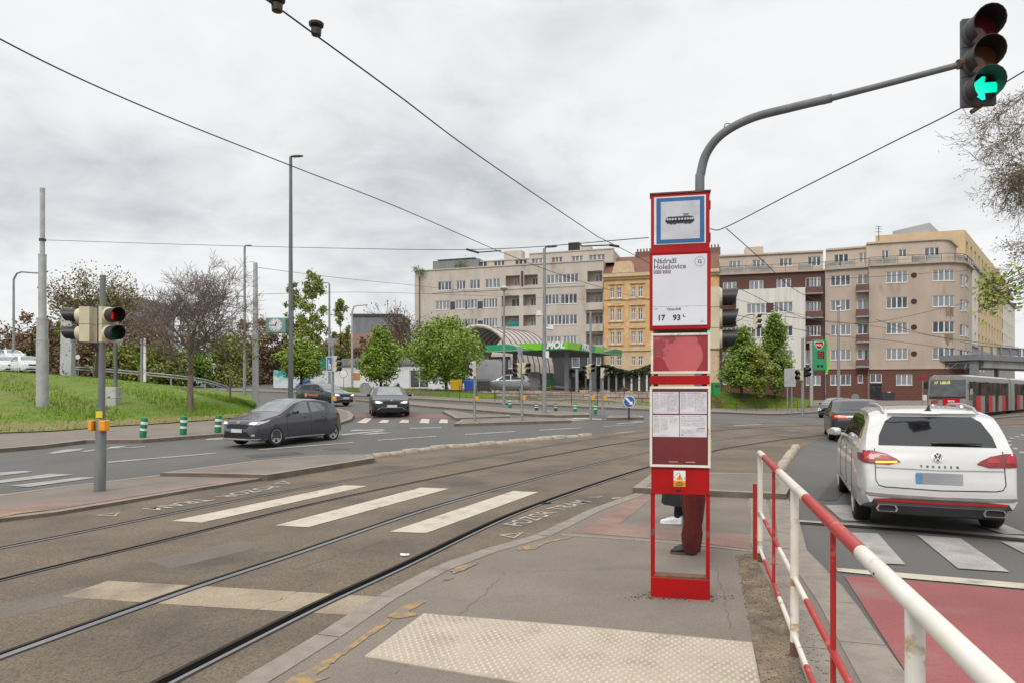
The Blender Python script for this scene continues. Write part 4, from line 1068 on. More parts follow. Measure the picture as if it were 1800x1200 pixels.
def balcony(fac, par, a, b, ytop, ybot, f, dep=1.0, panel='balc'):
    u0, u1 = fac.ux(f(a)[0]), fac.ux(f(b)[0]); w1, w0 = fac.wz(*f((a + b) / 2, ytop)), fac.wz(*f((a + b) / 2, ybot))
    mb = MB(); fac.box(mb, u0, u1, w0 - .1, w0 + .06, .003, dep); s_ = mb.build('balcony', 'concrete', par, world=True)
    mb = MB(); fac.box(mb, u0 + .03, u1 - .03, w0 + .12, w1 - .06, dep - .06, dep - .03)
    for u in (u0 + .02, u1 - .06): fac.box(mb, u, u + .04, w0 + .12, w1 - .06, .003, dep - .065)
    fac.box(mb, u0, u1, w1 - .05, w1, dep - .08, dep - .02)
    mb.build('balustrade', panel, s_, world=True)
for c, d in ((432, 470), (578, 616), (727, 762)): balcony(F3, b3, 566, 668, c, d, z5)
for c, d in ((458, 492), (600, 636), (740, 775)): balcony(F3, b3, 52, 150, c, d, z5, .8)
# terrace storey
def top(fac, par, rects, ytop, xref, f, back=-1.7, matn='plaster_l', D=9, railing='railm', bk=None):
    global ops, wins
    S = shifted(fac, back); ops, wins = [], []
    for r_ in rects: grab(S, *r_, f)
    zb = fac.wz(*f(xref, 0)) if False else None
    z0 = ZT - .05; z1 = S.wz(*f(xref, ytop))
    mb = MB(); S.wall(mb, ops, 0, S.L, z0, z1); hull(mb, S, D, z0, z1, back=bk); S.box(mb, 0, S.L, z1 + .002, z1 + .22, -.4, .25); mb.build('top_storey', matn, par, world=True)
    for (u0, u1, w0, w1, n, dep, pm, nm) in wins: window(S, par, u0, u1, w0, w1, n, dep, pm, sill=False)
    mb = MB(); fac.box(mb, 0, fac.L, ZT + .002, ZT + .2, -.3, .35); mb.build('cornice', 'kerb_dark' if matn == 'x' else 'plaster_b', par, world=True)
    mb = MB(); n = max(3, int(fac.L / 1.5))
    for k in range(n + 1):
        u = min(fac.L - .05, .05 + k * fac.L / n); fac.box(mb, u - .025, u + .025, ZT + .2, ZT + 1.15, .12, .17)
    fac.box(mb, 0, fac.L, ZT + 1.12, ZT + 1.17, .11, .18); fac.box(mb, 0, fac.L, ZT + .65, ZT + .68, .13, .16)
    t = mb.build('terrace_rail', railing, par, world=True)
    rr = random.Random(int(fac.L * 7))
    for k in range(n):
        if rr.random() > .75: continue
        mb = MB(); fac.box(mb, (k + .06) * fac.L / n, (k + .94) * fac.L / n, ZT + .25, ZT + 1.0, .135, .155)
        mb.build('rail_panel', mat('frosted_rail_panel', (.36, .34, .32), .4, rgb2=(.22, .22, .19), scale=.8), t, world=True)
    return S, z1
ZT = ZT3
S3, z3t = top(F3, b3, [(105, 180, 272, 340, 3), (247, 325, 264, 322, 3), (412, 490, 255, 303, 3), (582, 662, 243, 300, 3)], 232, 370, z5)
mb = MB(); S3.box(mb, S3.ux(z5(212)[0]), S3.ux(z5(322)[0]), z3t + .2, S3.wz(*z5(260, 172)), -4, -1.5); mb.build('lift_house', 'plaster_l', b3, world=True)
for k in range(2):
    mb = MB(); u = F3.ux(z5(684)[0]) - k * 13; mb.tube([F3.at(u, .5, .08), F3.at(u, ZT3, .08)], .06, 6); mb.build('drainpipe', 'slate', b3, world=True)

p2, p3c = W(XC, 0, 86), W(1661, 0, 83.6)
F4 = Fac([tuple(W(XB + .3, 0, 88.5))[:2], tuple(W(XC, 0, 86.4))[:2]])
b4 = thing('apartment_building', 'tan plastered apartment block with rounded corner above a brown tiled ground floor', 'building', (*F4.p[0], .9))
ops, wins = [], []
for r_ in ((720, 840, 357, 420, 4), (720, 840, 506, 570, 4), (720, 842, 655, 718, 4), (720, 842, 803, 865, 4), (718, 843, 952, 1016, 4), (884, 915, 952, 1002, 1),
           (882, 948, 350, 412, 2), (882, 948, 500, 565, 2), (882, 948, 648, 712, 2), (882, 915, 800, 860, 1), (921, 948, 800, 905, 1)): grab(F4, *r_, z5, pm='pane')
zs = F4.wz(*z5(800, 918)); ZT4 = F4.wz(*z5(820, 320)); ZT = ZT4
mb = MB(); F4.wall(mb, [o for o in ops if o[2] > zs - .3], 0, F4.L, zs, ZT4, 0); F4.wall(mb, [o for o in ops if o[2] < zs - .3], 0, F4.L, -.2, zs, 1); hull(mb, F4, 12, -.2, ZT4)
F4.box(mb, 0, F4.L, zs - .05, zs + .1, .002, .12, 0)
mb.build('wall', ['plaster_b', 'redbrick'], b4, world=True)
for (u0, u1, w0, w1, n, dep, pm, nm) in wins: window(F4, b4, u0, u1, w0, w1, n, dep, pm)
for c, d in ((418, 460), (566, 610), (716, 762), (866, 906)): balcony(F4, b4, 872, 950, c, d, z5, 1.1)
top(F4, b4, [(740, 828, 230, 300, 3), (890, 945, 222, 280, 2)], 200, 820, z5)
# corner facade: nearly frontal, a rounded corner, then along the side street
c0 = Vector(tuple(W(XC + .2, 0, 86.0))[:2]); c1 = Vector(tuple(W(1652, 0, 83.6))[:2])
d1 = (c1 - c0).normalized(); ce = Vector(tuple(W(1708, 0, 93.5))[:2])
side_d = Vector((.66, .75)).normalized()
ang = math.acos(d1.dot(side_d)); arc = [c1]; p = c1.copy(); NS = 8
for k in range(NS):
    a = ang * (k + .5) / NS; dd = Vector((d1.x * math.cos(a) - d1.y * math.sin(a), d1.x * math.sin(a) + d1.y * math.cos(a))); p = p + dd * (4.2 / NS); arc.append(p.copy())
k_ = (1708.5 - 900) / F; t_ = (k_ * p.y - p.x) / (side_d.x - k_ * side_d.y)
F5 = Fac([tuple(c0)] + [tuple(q) for q in arc] + [tuple(p + side_d * t_)])
BK5 = (F5.p[0] + Vector((2, 14)), F5.p[-1] + Vector((-9, 5)))
ops, wins, ports = [], [], []
for i, (c, d) in enumerate(((332, 402), (487, 556), (642, 709), (795, 863))): grab(F5, 198, 328, c, d, 4, z6)
for (c, d) in ((322, 390), (478, 546), (633, 702), (792, 859)): grab(F5, 478, 611, c, d, 4, z6)
for (c, d) in ((352, 424), (502, 572), (652, 722), (802, 872)):
    grab(F5, 642, 664, c, d, 1, z6); grab(F5, 673, 696, c + 8, d + 4, 1, z6)
grab(F5, 258, 356, 950, 1016, 3, z6); grab(F5, 100, 172, 948, 1000, 2, z6, .14, 'pane_d')
ud0, ud1 = F5.ux(z6(102)[0]), F5.ux(z6(170)[0]); wd1, wd0 = F5.wz(*z6(130, 1010)), F5.wz(*z6(130, 1104))
dop = (ud0, ud1, wd0, wd1, .3)
zs5 = F5.wz(*z6(300, 918)); ZT5 = F5.wz(*z6(300, 295)); ZT = ZT5
mb = MB(); F5.wall(mb, [o for o in ops if o[2] > zs5 - .3], 0, F5.L, zs5, ZT5, 0); F5.wall(mb, [o for o in ops if o[2] < zs5 - .3] + [dop], 0, F5.L, -.2, zs5, 1); hull(mb, F5, 7, -.2, ZT5, back=BK5)
F5.box(mb, 0, F5.L, zs5 - .05, zs5 + .1, .002, .14, 0)
mb.build('corner_wall', ['plaster_b', 'redbrick'], b4, world=True)
for (u0, u1, w0, w1, n, dep, pm, nm) in wins: window(F5, b4, u0, u1, w0, w1, n, dep, pm)
mb = MB(); F5.box(mb, ud0, ud1, wd0, wd1, -.28, -.2)
for k in (0, 1):
    q = ud0 + (ud1 - ud0) * (.06 + .48 * k); F5.box(mb, q, q + (ud1 - ud0) * .4, wd0 + .3, wd1 - .2, -.198, -.17, 1)
mb.build('door', [mat('dark_door', (.03, .022, .02), .5), 'pane_d'], b4, world=True)
for yy in (357, 515, 670, 827):
    u, w = F5.ux(z6(365)[0]), F5.wz(*z6(365, yy)); c = F5.at(u, w, 0); nn = F5.pn(u)[1]
    M_ = frameM(c, (-nn.y, nn.x, 0), (0, 0, 1)); mb = MB(M_); sg = 1 if (M_.to_3x3() @ Vector((0, 0, 1))).dot(Vector((nn.x, nn.y, 0))) > 0 else -1
    mb.lathe([(.33, 0), (.33, .05 * sg), (.24, .06 * sg), (.22, .02 * sg)], 16); mb.build('porthole', mat('porthole_dark', (.05, .03, .025), .6), b4, world=True)
top(F5, b4, [(170, 215, 207, 262, 2), (273, 322, 200, 247, 2), (430, 520, 190, 240, 3)], 158, 300, z6, bk=BK5)
A['stainw'] = mat('soot_streak', (.17, .115, .09), .95, rgb2=(.30, .22, .17), scale=2., stretch=(3, 3, .3))
for (a, b, c, d) in ((556, 604, 549, 628), (548, 606, 706, 786), (552, 612, 864, 914)):
    mb = MB(); us = [F5.ux(z6(a + (b - a) * k / 6)[0]) for k in range(7)]; rr = random.Random(a); w1 = F5.wz(*z6(a, c)) - .1; w0 = F5.wz(*z6(a, d))
    for u, v in zip(us, us[1:]):
        q0, q1 = w0 + rr.uniform(0, (w1 - w0) * .5), w0 + rr.uniform(0, (w1 - w0) * .5)
        mb.add([F5.at(u, q0, .004), F5.at(v, q1, .004), F5.at(v, w1, .004), F5.at(u, w1, .004)], [(0, 1, 2, 3)])
    mb.build('soot_stain', 'stainw', b4, world=True, fix=False)
mb = MB(); c = W(1544.5, 424, 90); mb.tube([c, c + Vector((0, 0, 2.0))], .05, 5)
for k in (1.2, 1.6, 1.9): mb.tube([c + Vector((-.5, 0, k)), c + Vector((.4, 0, k))], .03, 4)
mb.build('antenna', 'railm', b4, world=True)

# ---------------------------------------------------------------- the long yellow office building behind
oc = Vector(tuple(W(1696, 0, 104))[:2]); oe = Vector(tuple(W(1784, 0, 168))[:2])
F6 = Fac([tuple(oc), tuple(oe)])
b6 = thing('office_building', 'long yellow-clad office block with rows of narrow dark windows rising behind the corner', 'building', (*oc, 1))
zt6, zr6 = Z(404, 104), Z(452, 104)
fl = [Z(y, 104) for y in (404, 460, 502, 539, 573, 602)]
rows = [(Z(445, 104), Z(421, 104)), (Z(495, 104), Z(473, 104)), (Z(533, 104), Z(509, 104)), (Z(566, 104), Z(543, 104)), (Z(597, 104), Z(576, 104))]
ops, wins = [], []; NC = 17
for r_, (w0, w1) in enumerate(rows):
    for k in range(NC):
        u = F6.L * (.018 + k * .057); 
        if r_ == 0 and k > 13: continue
        ops.append((u, u + 1.7, w0, w1, .3)); wins.append((u, u + 1.7, w0, w1, 1, .3))
mb = MB(); zb6 = Z(604, 104)
u1, u2 = F6.L * .18, F6.L * .66
for (a, b, m_) in ((0, u1, 1), (u1, u2, 0), (u2, F6.L, 1)):
    F6.wall(mb, [o for o in ops if a <= o[0] < b and o[2] < zr6 - .5 and True], a, b, zb6, zr6, m_)
F6.wall(mb, [o for o in ops if o[2] > zr6 - .5], 0, F6.L * .84, zr6, zt6, 0)
F6.wall(mb, [], 0, F6.L, .5, zb6, 2)
n6 = F6.sn[0]; d6 = (oe - oc).normalized()
mb.add([(oc.x, oc.y, 0), (oc.x - 11.5, oc.y + 4, 0), (oc.x - 11.5, oc.y + 4, zt6), (oc.x, oc.y, zt6)], [(0, 1, 2, 3)], 0)
ut = oc + d6 * F6.L * .84
mb.add([(oc.x, oc.y, zt6), (ut.x, ut.y, zt6), (ut.x - 11.5, ut.y + 4, zt6), (oc.x - 11.5, oc.y + 4, zt6)], [(0, 1, 2, 3)], 0)
mb.add([(oc.x, oc.y, zr6), (oe.x, oe.y, zr6), (oe.x - 11.5, oe.y + 4, zr6), (oc.x - 11.5, oc.y + 4, zr6)], [(0, 1, 2, 3)], 0)
mb.add([(ut.x, ut.y, zr6), (ut.x, ut.y, zt6), (ut.x - 26, ut.y + 4, zt6), (ut.x - 26, ut.y + 4, zr6)], [(0, 1, 2, 3)], 0)
mb.add([(oe.x, oe.y, 0), (oe.x, oe.y, zr6), (oe.x - 26, oe.y + 4, zr6), (oe.x - 26, oe.y + 4, 0)], [(0, 1, 2, 3)], 1)
F6.box(mb, -.1, F6.L, zr6 - .25, zr6 + .1, .002, .35, 2); F6.box(mb, 0, F6.L * .18, Z(604, 104), Z(600, 104), .002, .2, 2)
mb.build('wall', ['office_y', 'office_w', 'concrete'], b6, world=True, fix=False)
for (u0, u1_, w0, w1, n, dep) in wins:
    window(F6, b6, u0, u1_, w0, w1, 1, dep, 'pane_d', 'slate', sill=False)
mb = MB(); o_ = W(1569, 398, 118); e_ = W(1634, 396, 112); 
mb.prism([(o_.x, o_.y), (e_.x, e_.y), (e_.x + 14, e_.y + 16), (o_.x + 14, o_.y + 22)], zt6 - 4, Z(397, 114)); mb.build('plant_room', mat('pale_metal_louvre', (.42, .43, .44), .6, rgb2=(.34, .35, .36), scale=2, stretch=(.3, .3, 12)), b6, world=True)
mb = MB()
for k in range(5): p = F6.at(F6.L * (.06 + .05 * k), 0, .03); u = F6.L * (.06 + .05 * k); F6.box(mb, u, u + 1.4, Z(648, 104), Z(627, 104), .003, .03)
mb.build('lower_window', 'pane_d', b6, world=True)

# ---------------------------------------------------------------- railway bridge at the far right
br = thing('railway_bridge', 'grey steel railway bridge crossing the street above the tram', 'bridge', tuple(W(1726, 0, 80))[:2] + (0,))
a, b = W(1722, 0, 80), W(1930, 0, 96); dv = (b - a); dv.z = 0; dn = dv.normalized(); nn = Vector((-dn.y, dn.x, 0))
def bb(mb, t0, t1, z0, z1, w0, w1, mi=None):
    p, q = a + dv * t0, a + dv * t1
    mb.loft([[Vector((p.x, p.y, z0)) + nn * w0, Vector((p.x, p.y, z0)) + nn * w1, Vector((p.x, p.y, z1)) + nn * w1, Vector((p.x, p.y, z1)) + nn * w0],
             [Vector((q.x, q.y, z0)) + nn * w0, Vector((q.x, q.y, z0)) + nn * w1, Vector((q.x, q.y, z1)) + nn * w1, Vector((q.x, q.y, z1)) + nn * w0]], mi)
A['bridge'] = mat('bridge_grey_paint', (.20, .21, .23), .7, rgb2=(.15, .16, .17), scale=1.2)
mb = MB(); bb(mb, -.01, 1, Z(632, 80), Z(622, 80), 0, 5); bb(mb, .05, 1, Z(645, 80), Z(632.5, 80), .3, 4.6, 1); mb.build('deck', ['bridge', 'concrete'], br, world=True)
mb = MB()
for k in range(14): bb(mb, .02 + k * .07, .032 + k * .07, Z(622, 80), Z(607, 80), .1, .2)
bb(mb, 0, 1, Z(608, 80), Z(606.5, 80), .08, .22); mb.build('parapet_rail', 'bridge', br, world=True)
mb = MB()
for k in range(8): bb(mb, .14 + k * .1, .23 + k * .1, Z(621, 80), Z(608, 80), .22, .26)
mb.build('mesh_panel', 'corr', br, world=True)
for q in ((.0, .02, 0, Z(632, 80), .4, 1.1), (.20, .21, 0, Z(645, 80), 1, 1.4)):
    mb = MB(); bb(mb, *q); mb.build('pier', 'bridge', br, world=True)

# ---------------------------------------------------------------- filling station: canopy, shop
fs = thing('station_canopy', 'green filling station canopy on grey columns with a bold white station name', 'canopy', tuple(W(1000, 0, 68))[:2] + (1.93,))
cL, cC, cR = W(855, 0, 71), W(998, 0, 66.5), W(1091, 0, 79)
zt_, zb_ = Z(601, 66.5), Z(613.8, 66.5)
cB = Vector((cL.x + (cR.x - cC.x), cL.y + (cR.y - cC.y), 0))
A['molg'] = mat('station_green', (.012, .29, .11), .35, coat=.3, rgb2=(.012, .26, .10), scale=1)
A['moll'] = mat('station_lime', (.20, .62, .02), .35, coat=.3)
A['molw'] = mat('station_grey_white', (.62, .64, .64), .4)
FL = Fac([(cL.x, cL.y), (cC.x, cC.y)]); FR = Fac([(cC.x, cC.y), (cR.x, cR.y)])
mb = MB(); mb.prism([(p.x, p.y) for p in (cL, cC, cR, cB)], zb_ + .1, zt_ - .1); mb.build('roof_slab', mat('canopy_soffit', (.28, .29, .29), .6), fs, world=True)
mb = MB(); FL.box(mb, -.1, FL.L + .1, zb_, zt_, .002, .12); FR.box(mb, -.1, FR.L + .1, zb_, zt_, .002, .12); fa = mb.build('fascia', 'molg', fs, world=True)
def swoosh(fac, pts, m, d=.13, nm='swoosh'):
    mb = MB(); n = len(pts); vs = [fac.at(u, zb_ + (zt_ - zb_) * w, d + .01) for u, w in pts] + [fac.at(u, zb_ + (zt_ - zb_) * w, .11) for u, w in pts]
    mb.add(vs, [tuple(range(n))] + [(i, (i + 1) % n, n + (i + 1) % n, n + i) for i in range(n)]); mb.build(nm, m, fa, world=True)
L1, L2 = FL.L, FR.L
swoosh(FL, [(L1 * .30, .98), (L1 * .40, .98), (L1 * .46, .6), (L1 * .56, .1), (L1 * .50, .28), (L1 * .40, .62)], 'molw')
swoosh(FL, [(L1 * .38, .98), (L1 * .70, .98), (L1 * .70, .04), (L1 * .62, .04), (L1 * .50, .42)], 'moll', .132)
swoosh(FL, [(L1 * .02, .06), (L1 * .40, .12), (L1 * .60, .02), (L1 * .40, .07), (L1 * .02, .02)], 'molw', .131)
swoosh(FL, [(L1 * .955, .98), (L1 * 1.01, .98), (L1 * 1.01, .04), (L1 * .955, .04)], 'moll')
swoosh(FR, [(-.1, .98), (L2 * .20, .98), (L2 * .16, .04), (-.1, .04)], 'moll')
swoosh(FR, [(L2 * .46, .98), (L2 * .72, .98), (L2 * .60, .4), (L2 * .46, .06)], 'moll')
swoosh(FR, [(L2 * .72, .98), (L2 * .84, .98), (L2 * .70, .5), (L2 * .50, .06), (L2 * .60, .38)], 'molw', .132)
swoosh(FR, [(L2 * .3, .07), (L2 * .98, .22), (L2 * .98, .17), (L2 * .3, .03)], 'molw', .131)
for fac, u, sz in ((FL, FL.ux(961.5), .93), (FR, FR.ux(1021), .85)):
    n_ = fac.sn[0]; mb = MB(); o_ = fac.at(u, zb_ + .14, .15); text(mb, 'MOL', frameM(o_, (-n_.y, n_.x, 0), (0, 0, 1)), sz, bold=.045, shear=.2, ext=.02)
    mb.build('station_name', 'whitepl', fa, world=True)
mb = MB(); mb.prism([(p.x, p.y) for p in (W(992, 0, 71), W(999, 0, 71), W(1000.5, 0, 72), W(993.5, 0, 72))], 1.9, zb_ + .1); mb.build('column', 'galv', fs, world=True)
mb = MB(); p = W(1043, 0, 76); mb.box(p.x - .3, p.x + .3, p.y - .3, p.y + .3, 1.9, zb_ + .1); mb.build('column', 'galv', fs, world=True)
mb = MB(); p = W(905, 0, 75); mb.box(p.x - .25, p.x + .25, p.y - .25, p.y + .25, 1.9, zb_ + .1); mb.build('column', 'galv', fs, world=True)
# arched glazed roof of the ramp behind
ar = thing('arched_roof', 'pale barrel-vaulted glazed roof behind the filling station canopy', 'roof', tuple(W(850, 0, 90))[:2] + (3.,))
p0, p1 = W(805, 0, 92), W(884, 0, 82); ax_ = Vector((1, -.25, 0)).normalized(); rib = []
zv, hv = 4.3, Z(578, 88) - 4.3
mb, mg = MB(), MB()
base = W(840, 0, 84); ay_ = Vector((.62, .78, 0)); wv = 4.6
def arch(t, a): c = base + ay_ * (t * 8.5); return Vector((c.x, c.y, zv)) + ax_ * (-math.cos(a) * wv) + Vector((0, 0, math.sin(a) * hv))
for k in range(9): mb.tube([arch(k / 8, math.pi * i / 16) for i in range(17)], .09, 5)
mg.add([arch(t, math.pi * i / 16) for t in (0, 1) for i in range(17)], [(i, i + 1, 18 + i, 17 + i) for i in range(16)])
mb.build('rib', mat('dark_roof_rib', (.11, .085, .075), .6), ar, world=True)
mg.build('glazing', mat('pale_roof_sheet', (.52, .47, .42), .35, rgb2=(.44, .40, .36), scale=1.), ar, world=True)
mb = MB(); mb.tube([arch(0, math.pi * i / 16) + Vector((0, -.1, 0)) for i in range(17)], .22, 5); mb.build('gable_band', 'plaster', ar, world=True)
# low white station shop
sh = thing('station_shop', 'low white flat-roofed shop with a green fascia behind the round green trees', 'building', tuple(W(560, 0, 78))[:2] + (2.3,))
FS = Fac([tuple(W(556, 0, 80))[:2], tuple(W(835, 0, 73))[:2]])
zs0, zs1 = 1.6, FS.wz(700, 631)
ops = [(FS.ux(720), FS.ux(753), FS.wz(736, 681), FS.wz(736, 650), .2), (FS.ux(619), FS.ux(633), FS.wz(626, 668), FS.wz(626, 655), .06)]
mb = MB(); FS.wall(mb, ops, 0, FS.L, zs0, zs1); hull(mb, FS, 8, zs0, zs1); mb.build('wall', mat('shop_white', (.72, .72, .73), .6, rgb2=(.66, .66, .68), scale=.8), sh, world=True)
mb = MB(); FS.box(mb, -.2, FS.ux(578), zs1 - .9, zs1 + .25, .003, .3, 0); FS.box(mb, FS.ux(578), FS.L + .2, zs1 - .6, zs1 + .2, .003, .3, 1); mb.build('fascia', [mat('teal_fascia', (.012, .27, .19), .45), 'corr'], sh, world=True)
window(FS, sh, ops[0][0], ops[0][1], ops[0][2], ops[0][3], 2, .2, 'pane_d')
mb = MB(); o = ops[1]; FS.box(mb, o[0], o[1], o[2], o[3], -.05, -.02); mb.build('poster', mat('orange_poster', (.52, .14, .04), .5, rgb2=(.45, .30, .12), scale=2.5), sh, world=True)
# murals: coloured hoarding left of the shop
hd = MB(); FH = Fac([tuple(W(481, 0, 78))[:2], tuple(W(557, 0, 78.5))[:2]])
FH.box(hd, 0, FH.L, 1.6, FH.wz(520, 650), 0, .15)
o = hd.build('hoarding', mat('teal_white_mural', (.02, .35, .36), .6, rgb2=(.62, .66, .70), scale=.45, lo=.45, hi=.55, stain=(.03, .10, .28), st_scale=.4, st_lo=.6, st_hi=.64))
tag(o, 'low teal, blue and white painted hoarding left of the white shop', 'hoarding')
# dark ivy-grown wall with white pillars right of the station
FI = Fac([tuple(W(1000, 0, 82))[:2], tuple(W(1145, 0, 80))[:2]])
iv = thing('pillared_wall', 'dark brown yard wall with slim white pillars and ivy hanging over its top', 'wall', (*FI.p[0], 1.9))
zi0, zi1 = 1.8, FI.wz(1110, 655)
mb = MB(); FI.box(mb, 0, FI.L, zi0, zi1, -.3, 0); mb.build('wall_panel', mat('dark_brown_wall', (.07, .055, .042), .85, rgb2=(.05, .04, .032), scale=2), iv, world=True)
for k in range(11):
    px = 1003 + k * 13.4; mb = MB(); u = FI.ux(px); FI.box(mb, u - .1, u + .1, zi0, FI.wz(px, 658), .002, .2); mb.build('pillar', 'frame', iv, world=True)
mb = MB(); rr = random.Random(14)
for _ in range(4200):
    u = FI.ux(rr.uniform(1000, 1146)); w = FI.wz(1110, 646 + abs(rr.gauss(0, 7)) + 5 * math.sin(u * 1.1)); p = FI.at(u, w, rr.uniform(-.3, .5)); s_ = .17
    q = [Vector((rr.uniform(-1, 1), rr.uniform(-1, 1), rr.uniform(-1, 1))) * s_ for _ in range(3)]; mb.add([p + q[0], p + q[1], p + q[2]], [(0, 1, 2)])
mb.build('ivy', 'ivy', iv, world=True, fix=False)
# second pillared wall under the ground storey
FJ = Fac([tuple(W(820, 0, 90))[:2], tuple(W(950, 0, 88))[:2]])
jv = thing('pillared_wall', 'grey-brown yard wall with white pillars behind the silver parked car', 'wall', (*FJ.p[0], 1.9))
mb = MB(); FJ.box(mb, 0, FJ.L, 1.8, FJ.wz(880, 650), -.3, 0); mb.build('wall_panel', mat('grey_brown_wall', (.15, .13, .115), .85), jv, world=True)
for px in (826, 838, 849, 861, 873, 886, 909, 922, 935, 947): mb = MB(); u = FJ.ux(px); FJ.box(mb, u - .12, u + .12, 1.8, FJ.wz(px, 649), .002, .2); mb.build('pillar', 'frame', jv, world=True)
# fuel pumps under the canopy
for i, (px, d, lab, w_) in enumerate(((938, 72, 'grey and green fuel pump under the canopy beside the silver car', 1.1), (1010, 74, 'slim fuel pump right of the wide grey canopy column', .8), (964, 76, 'dark fuel pump left of the wide grey canopy column', 1.0))):
    p = W(px, 0, d); t = thing('fuel_pump', lab, 'fuel pump', (p.x, p.y, 1.93), group='fuel pumps under the canopy')
    mb = MB(); mb.box(-w_ / 2, w_ / 2, -.3, .3, 0, 1.5); mb.box(-w_ / 2 - .04, w_ / 2 + .04, -.33, .33, 1.502, 2.1); mb.build('body', ['corr', 'darkgrey', 'molg'][i % 3], t, bevel=.03)
    mb = MB(); mb.box(-w_ * .35, w_ * .35, -.36, -.332, 1.6, 2.0); mb.build('display', 'pane_d', t)
    mb = MB(); mb.tube([(w_ / 2 + .05, 0, 1.4), (w_ / 2 + .3, -.1, 1.0), (w_ / 2 + .2, -.1, .4), (w_ / 2 + .05, 0, .8)], .03, 6); mb.build('hose', 'black', t)
# far grey factory halls and brick house beyond the trees
def far_house(lab, x0, x1, d0, d1, ytop, m, roofm, n=4, gable=0.):
    f_ = Fac([tuple(W(x0, 0, d0))[:2], tuple(W(x1, 0, d1))[:2]]); t = thing('far_building', lab, 'building', (*f_.p[0], 3))
    w1 = f_.wz((x0 + x1) / 2, ytop); ops_ = []; fl_ = max(1, int((w1 - 5) / 3.4))
    for r_ in range(fl_):
        for k in range(n): u = f_.L * (k + .25) / n; ops_.append((u, u + f_.L * .45 / n, 5 + r_ * 3.4, 6.8 + r_ * 3.4, .2))
    mb = MB(); f_.wall(mb, ops_, 0, f_.L, 2, w1); hull(mb, f_, 14, 2, w1); mb.build('wall', m, t, world=True)
    for (a_, b_, c_, d_, e_) in ops_: window(f_, t, a_, b_, c_, d_, 2, e_, 'pane_d', sill=False)
    mb = MB()
    if gable: mb.loft([[f_.at(u, w1, .4), f_.at(u, w1 + gable, -7), f_.at(u, w1, -14.4)] for u in (-.3, f_.L + .3)])
    else: f_.box(mb, -.2, f_.L + .2, w1 + .002, w1 + .5, -14, .3)
    mb.build('roof', roofm, t, world=True)
A['farred'] = mat('far_red_brick', (.30, .15, .105), .9, rgb2=(.24, .12, .09), scale=.8)
A['fargrey'] = mat('far_grey_sheet', (.22, .23, .25), .7, rgb2=(.15, .155, .17), scale=.6, stretch=(1, 1, .4))
far_house('distant grey sheet-clad hall with a curved dark edge beyond the bare trees', 618, 705, 150, 150, 556, 'fargrey', 'slate', 5)
far_house('distant brick-red house between the birch and the round green trees', 560, 690, 135, 132, 612, 'farred', 'rooftile', 7, 3.5)
far_house('distant pale grey slab block behind the brown-leaved tree on the left', 133, 258, 170, 170, 530, mat('pale_far_panel', (.34, .35, .37), .8), 'corr', 8)
far_house('distant low brick house behind the bare tree', 430, 540, 140, 140, 618, 'farred', 'slate', 5)
# ================================================================ TREES
def twig_tree(*a, **k):
    z = max(v[2] for v in _twig(*a, **k)[1].v); a = list(a); a[1] = a[1] * a[1] / z
    return _twig(*a, **k)
def _twig(seed, H, spread, r0, levels=5, kids=(3, 5), up=.35, trunk=.28, wob=.16, minr=.006, sides=3, first=None):
    rr = random.Random(seed); tips = []; tr, br = MB(), MB()
    def grow(p, d, ln, r, lv):
        n = 4 if lv < 3 else 3; pts = [p]; rad = [r]
        for i in range(n):
            d = (d + Vector((rr.uniform(-1, 1), rr.uniform(-1, 1), rr.uniform(-.6, .9))) * (wob if lv else wob * .25) + Vector((0, 0, up * .12))).normalized()
            p = p + d * (ln / n); pts.append(p); rad.append(max(minr, r * (1 - .55 * (i + 1) / n)))
        (br if lv else tr).tube(pts, rad, 8 if lv == 0 else (5 if lv == 1 else sides), cap=False)
        if lv >= levels: tips.append(pts[-1]); return
        k = rr.randint(*kids) + (3 if lv == 0 else 0)
        for i in range(k):
            t = rr.uniform(.35, 1.) if lv else rr.uniform(.55, 1.)
            q = min(n - 1, int(t * n)); f = t * n - q; s = pts[q].lerp(pts[q + 1], f)
            a = rr.uniform(0, 6.283) if lv else 6.283 * i / k + rr.uniform(-.4, .4)
            o = d.orthogonal().normalized(); o = Matrix.Rotation(a, 3, d) @ o
            nd = (d * rr.uniform(.35, .9) + o * spread * rr.uniform(.6, 1.1) + Vector((0, 0, up * rr.uniform(.2, 1)))).normalized()
            grow(s, nd, ln * rr.uniform(.52, .78), rad[q] * .62, lv + 1)
        if lv: grow(pts[-1], d, ln * .62, rad[-1], lv + 1)
        elif first: grow(pts[-1], d, ln * first, rad[-1], 1)
    grow(Vector((0, 0, -.1)), Vector((0, 0, 1)), H * trunk, r0, 0)
    return tr, br, tips
def leaves(pts, n, size, sp, seed, flat=.0):
    rr = random.Random(seed); mb = MB(); rnd = rr.uniform
    for _ in range(n):
        c = rr.choice(pts); p = c + Vector((rr.gauss(0, sp), rr.gauss(0, sp), rr.gauss(0, sp)))
        a = Vector((rnd(-1, 1), rnd(-1, 1), rnd(-1, 1))).normalized(); b = a.orthogonal().normalized(); s = size * rnd(.6, 1.3)
        mb.v += [tuple(p - b * s * .55), tuple(p + a * s), tuple(p + b * s * .55), tuple(p - a * s)]
        k = len(mb.v) - 4; mb.f.append((k, k + 1, k + 2, k + 3)); mb.k.append(rr.random() < .35 and 1 or 0)
    return mb
